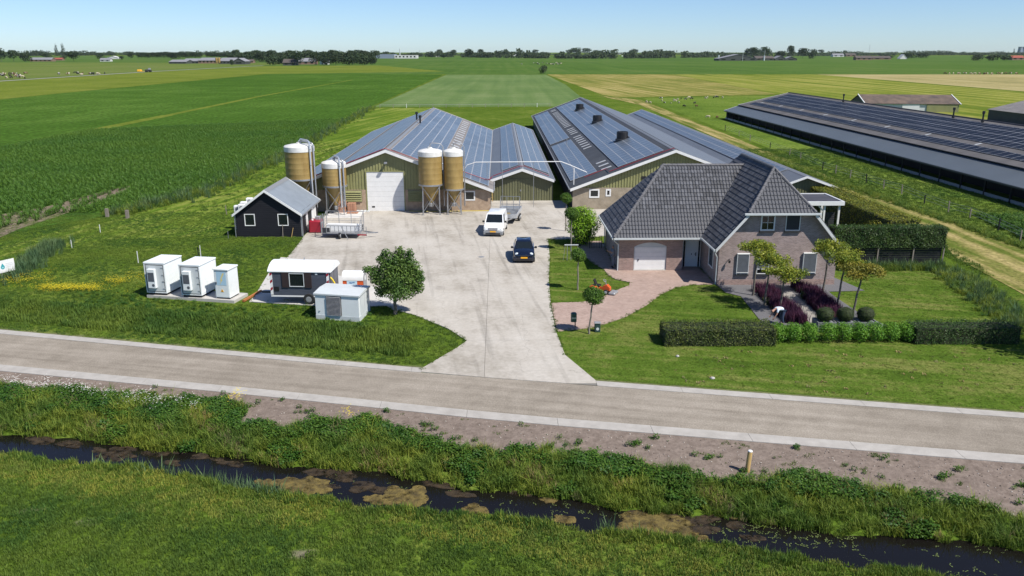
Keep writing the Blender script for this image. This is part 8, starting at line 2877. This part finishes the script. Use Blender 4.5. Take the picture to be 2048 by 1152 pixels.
right_cows = [(1355, 201, 0, 0), (1358, 207, 0, 0), (1329, 206, 2, 2), (1324, 203, 0, 0), (1322, 198, 0, 2), (1348, 200, 2, 2), (1362, 199, 1, 3), (1371, 200, 0, 2), (1378, 197, 0, 0), (1383, 199, 0, 3), (1411, 198, 0, 0), (1415, 196, 0, 0), (1427, 197, 1, 3), (1434, 196, 0, 3), (1445, 197, 0, 0), (1389, 208, 1, 3), (1368, 214, 0, 3), (1393, 214, 1, 1), (1416, 236, 0, 0), (1434, 237, 0, 1), (1293, 206, 0, 0), (1300, 207, 0, 0), (1432, 195, 0, 2), (1350, 204, 0, 0), (1342, 207, 2, 0)]
for k, (px, py, p_, h_) in enumerate(right_cows):
    cow(px, py, p_, h_, ('in the pasture before the long dark barn' if px < 1400 else 'in the pasture close to the end of the lean-to'), group='sheep in the right pasture', kind='sheep', size=random.uniform(.44, .54))
for k in range(46):
    px = random.choice([random.uniform(0, 70), random.uniform(95, 190), random.uniform(0, 40), random.uniform(120, 214)])
    cow(px, random.uniform(147, 150) if px > 90 else random.uniform(147, 158), random.choice([0, 0, 1, 2]), random.choice([0, 0, 1, 2, 3, 4]), 'in the herd beside the far field road', group='cows in the left herd')
for k in range(22):
    cow(random.choice([random.uniform(1066, 1078), random.uniform(1096, 1122), random.uniform(1040, 1122)]), random.uniform(126.5, 129.8), random.choice([0, 1]), random.choice([0, 2, 2, 3]), 'in the small herd around the lone ragged bush', group='cows by the lone bush')
for k in range(16):
    cow(1890 + k * 9.5 + random.uniform(-4, 4), random.uniform(148.4, 149.3), 0, random.choice([1, 0, 4]), 'at the far edge of the pale stubble field', group='cows by the stubble field')

# ================================================================== PEOPLE
def skin_figure(name, V, E_, R_, m, root, sub=2):
    me = bpy.data.meshes.new(name); me.from_pydata(V, E_, [])
    o = bpy.data.objects.new('tmp', me); COL.objects.link(o)
    o.modifiers.new('s', 'SKIN')
    for i, r_ in enumerate(R_):
        me.skin_vertices[0].data[i].radius = r_ if isinstance(r_, tuple) else (r_, r_)
    me.skin_vertices[0].data[root].use_root = True
    s_ = o.modifiers.new('d', 'SUBSURF'); s_.levels = sub
    dg = bpy.context.evaluated_depsgraph_get(); dg.update()
    out = bpy.data.meshes.new_from_object(o.evaluated_get(dg))
    bpy.data.objects.remove(o)
    out.materials.clear(); out.materials.append(m)
    out.polygons.foreach_set('use_smooth', [True] * len(out.polygons))
    out.name = name
    return out


m_skin = mat('skin', (.46, .25, .17), .55); m_shirt = mat('pale_blue_shirt', (.62, .70, .78), .8, var=.06, scale=6); m_jeans = mat('dark_blue_jeans', (.03, .05, .10), .8)
m_hair = mat('dark_hair', (.03, .02, .015), .7); m_greyc = mat('grey_blue_clothes', (.17, .18, .22), .85)


def hand(V, E_, R_, wrist, d, up):
    """palm and five separate bent fingers grown from the wrist vertex"""
    w = Vector(V[wrist]); d = Vector(d).normalized(); up = Vector(up).normalized(); s = d.cross(up).normalized()
    b0 = len(V); V.append(tuple(w + d * .07)); R_.append((.040, .020)); E_.append((wrist, b0))
    for k, (o_, l_) in enumerate(((-.034, .062), (-.012, .075), (.012, .072), (.032, .058))):
        a = len(V); V.append(tuple(w + d * .10 + s * o_)); R_.append(.011); E_.append((b0, a))
        V.append(tuple(w + d * (.10 + l_ * .55) + s * o_ * 1.15 - up * .01)); R_.append(.010); E_.append((a, a + 1))
        V.append(tuple(w + d * (.10 + l_ * .85) + s * o_ * 1.15 - up * .035)); R_.append(.008); E_.append((a + 1, a + 2))
    a = len(V); V.append(tuple(w + d * .035 - s * .045)); R_.append(.012); E_.append((wrist, a)); V.append(tuple(w + d * .08 - s * .06 - up * .015)); R_.append(.010); E_.append((a, a + 1))


def person(label, loc, rz, J, m_top, m_leg, hairm, cap=None):
    t = thing('person', label, 'person', loc, rz)
    # continuous body in skin colour
    names = ['pelvis', 'belly', 'chest', 'neck', 'head', 'crown_']
    V = [J['pelvis'], J['belly'], J['chest'], J['neck'], J['head']]; R_ = [(.09, .08), (.08, .07), (.10, .08), (.05, .05), (.075, .09)]; E_ = [(0, 1), (1, 2), (2, 3), (3, 4)]
    V.append(tuple(Vector(J['head']) + (Vector(J['head']) - Vector(J['neck'])).normalized() * .10)); R_.append((.075, .085)); E_.append((4, 5))
    for s_ in 'lr':
        b0 = len(V)
        V += [J['sh' + s_], J['el' + s_], J['wr' + s_]]; R_ += [.055, .042, .030]; E_ += [(2, b0), (b0, b0 + 1), (b0 + 1, b0 + 2)]
        d = Vector(J['wr' + s_]) - Vector(J['el' + s_]); hand(V, E_, R_, b0 + 2, d, (0, -1, .3))
        b0 = len(V)
        V += [J['hp' + s_], J['kn' + s_], J['an' + s_], J['to' + s_]]; R_ += [.07, .05, .036, .03]; E_ += [(0, b0), (b0, b0 + 1), (b0 + 1, b0 + 2), (b0 + 2, b0 + 3)]
    link('body', skin_figure('body', V, E_, R_, m_skin, 0), t)
    V = [J['pelvis'], J['belly'], J['chest'], tuple(Vector(J['chest']).lerp(Vector(J['neck']), .6))]; R_ = [(.155, .125), (.155, .125), (.175, .13), (.09, .08)]; E_ = [(0, 1), (1, 2), (2, 3)]
    for s_ in 'lr':
        b0 = len(V); V += [J['sh' + s_], tuple(Vector(J['sh' + s_]).lerp(Vector(J['el' + s_]), .75))]; R_ += [.078, .062]; E_ += [(2, b0), (b0, b0 + 1)]
    link('shirt', skin_figure('shirt', V, E_, R_, m_top, 0), t)
    V = [J['pelvis']]; R_ = [(.16, .13)]; E_ = []
    for s_ in 'lr':
        b0 = len(V); V += [J['hp' + s_], J['kn' + s_], tuple(Vector(J['an' + s_]) + Vector((0, 0, .03)))]; R_ += [.115, .082, .065]; E_ += [(0, b0), (b0, b0 + 1), (b0 + 1, b0 + 2)]
    link('trousers', skin_figure('trousers', V, E_, R_, m_leg, 0), t)
    for s_ in 'lr':
        V = [tuple(Vector(J['an' + s_]) + Vector((0, 0, -.02))), tuple(Vector(J['to' + s_]) + Vector((0, 0, .0)))]
        link('shoe', skin_figure('shoe', V, [(0, 1)], [.062, .055], M['black'], 0), t)
    h0 = Vector(J['head']); hd = (h0 - Vector(J['neck'])).normalized()
    f = Vector(J['face']).normalized()
    c = h0 + hd * .05
    V = [tuple(c - f * .035 + hd * .03), tuple(c - f * .03 + hd * .085)]
    link('hair', skin_figure('hair', V, [(0, 1)], [.088, .075], hairm, 0), t)
    q = MB(); q.tube([c + f * .085, c + f * .105 - hd * .02], .012, 6, .016); q.build('nose', m_skin, t)
    sd = f.cross(hd).normalized()
    for sg in (-1, 1):
        q = MB(); p_ = c + f * .082 + sd * .03 * sg + hd * .02; q.tube([p_, p_ + f * .006], .010, 8); q.build('eye', M['black'], t)
        q = MB(); p_ = c + sd * .082 * sg; q.tube([p_ - sd * .01 * sg, p_ + sd * .012 * sg], .022, 8); q.build('ear', m_skin, t)
    q = MB(); p_ = c + f * .084 - hd * .045; q.tube([p_ - sd * .022, p_ + sd * .022], .006, 6); q.build('mouth', mat('lips', (.30, .10, .08), .6), t)
    return t


# stooping gardener (faces left, -x): back to the sun
J = dict(pelvis=(.16, 0, .92), belly=(.02, 0, 1.02), chest=(-.24, 0, 1.05), neck=(-.42, 0, .98), head=(-.52, 0, .90), face=(-.5, 0, -.85),
         shl=(-.28, -.17, 1.0), ell=(-.36, -.20, .74), wrl=(-.48, -.16, .52), shr=(-.28, .17, 1.0), elr=(-.40, .20, .76), wrr=(-.55, .16, .58),
         hpl=(.16, -.10, .86), knl=(.08, -.12, .48), anl=(.16, -.12, .08), tol=(.0, -.12, .045), hpr=(.16, .10, .86), knr=(.12, .12, .48), anr=(.2, .12, .08), tor=(.04, .12, .045))
person('person in a pale shirt and jeans stooping to garden behind the hedge', (17.05, 47.0, .045), math.radians(12), J, m_shirt, m_jeans, m_hair)
# figure in the shade beside the garage, arm raised
J = dict(pelvis=(0, 0, .95), belly=(0, 0, 1.12), chest=(-.02, 0, 1.34), neck=(-.02, 0, 1.52), head=(-.04, 0, 1.60), face=(-1, -.1, -.1),
         shl=(-.04, -.19, 1.42), ell=(-.22, -.22, 1.20), wrl=(-.42, -.16, 1.34), shr=(-.04, .19, 1.42), elr=(-.20, .20, 1.18), wrr=(-.40, .1, 1.30),
         hpl=(0, -.10, .88), knl=(-.03, -.11, .48), anl=(.03, -.11, .08), tol=(-.13, -.12, .045), hpr=(0, .10, .88), knr=(-.01, .11, .48), anr=(.05, .11, .08), tor=(-.11, .12, .045))
pz = person('person in grey clothes standing in the shade beside the garage wall', (8.75, 60.75, .055), math.radians(10), J, m_greyc, m_greyc, m_hair)
q = MB(); q.bbox(-.56, -.54, -.17, -.09, 1.33, 1.47, .004); tag(q.build('phone', M['black'], None, loc=(8.75, 60.75, .055)), 'small dark phone held up by the person in the shade', 'phone')

# ================================================================== AIR
q = MB(); q.box(-8500, 8500, -120, 8600, -3, 48)
mh = bpy.data.materials.new('thin_summer_haze'); mh.use_nodes = True
nt = mh.node_tree; nt.nodes.clear()
pv = nt.nodes.new('ShaderNodeVolumePrincipled'); pv.inputs['Color'].default_value = (.80, .88, .97, 1); pv.inputs['Density'].default_value = 0.00002; pv.inputs['Anisotropy'].default_value = .2
oo = nt.nodes.new('ShaderNodeOutputMaterial'); nt.links.new(pv.outputs[0], oo.inputs['Volume'])
hz = q.build('haze', mh, kind='stuff'); hz['label'] = 'thin summer haze over the far fields'
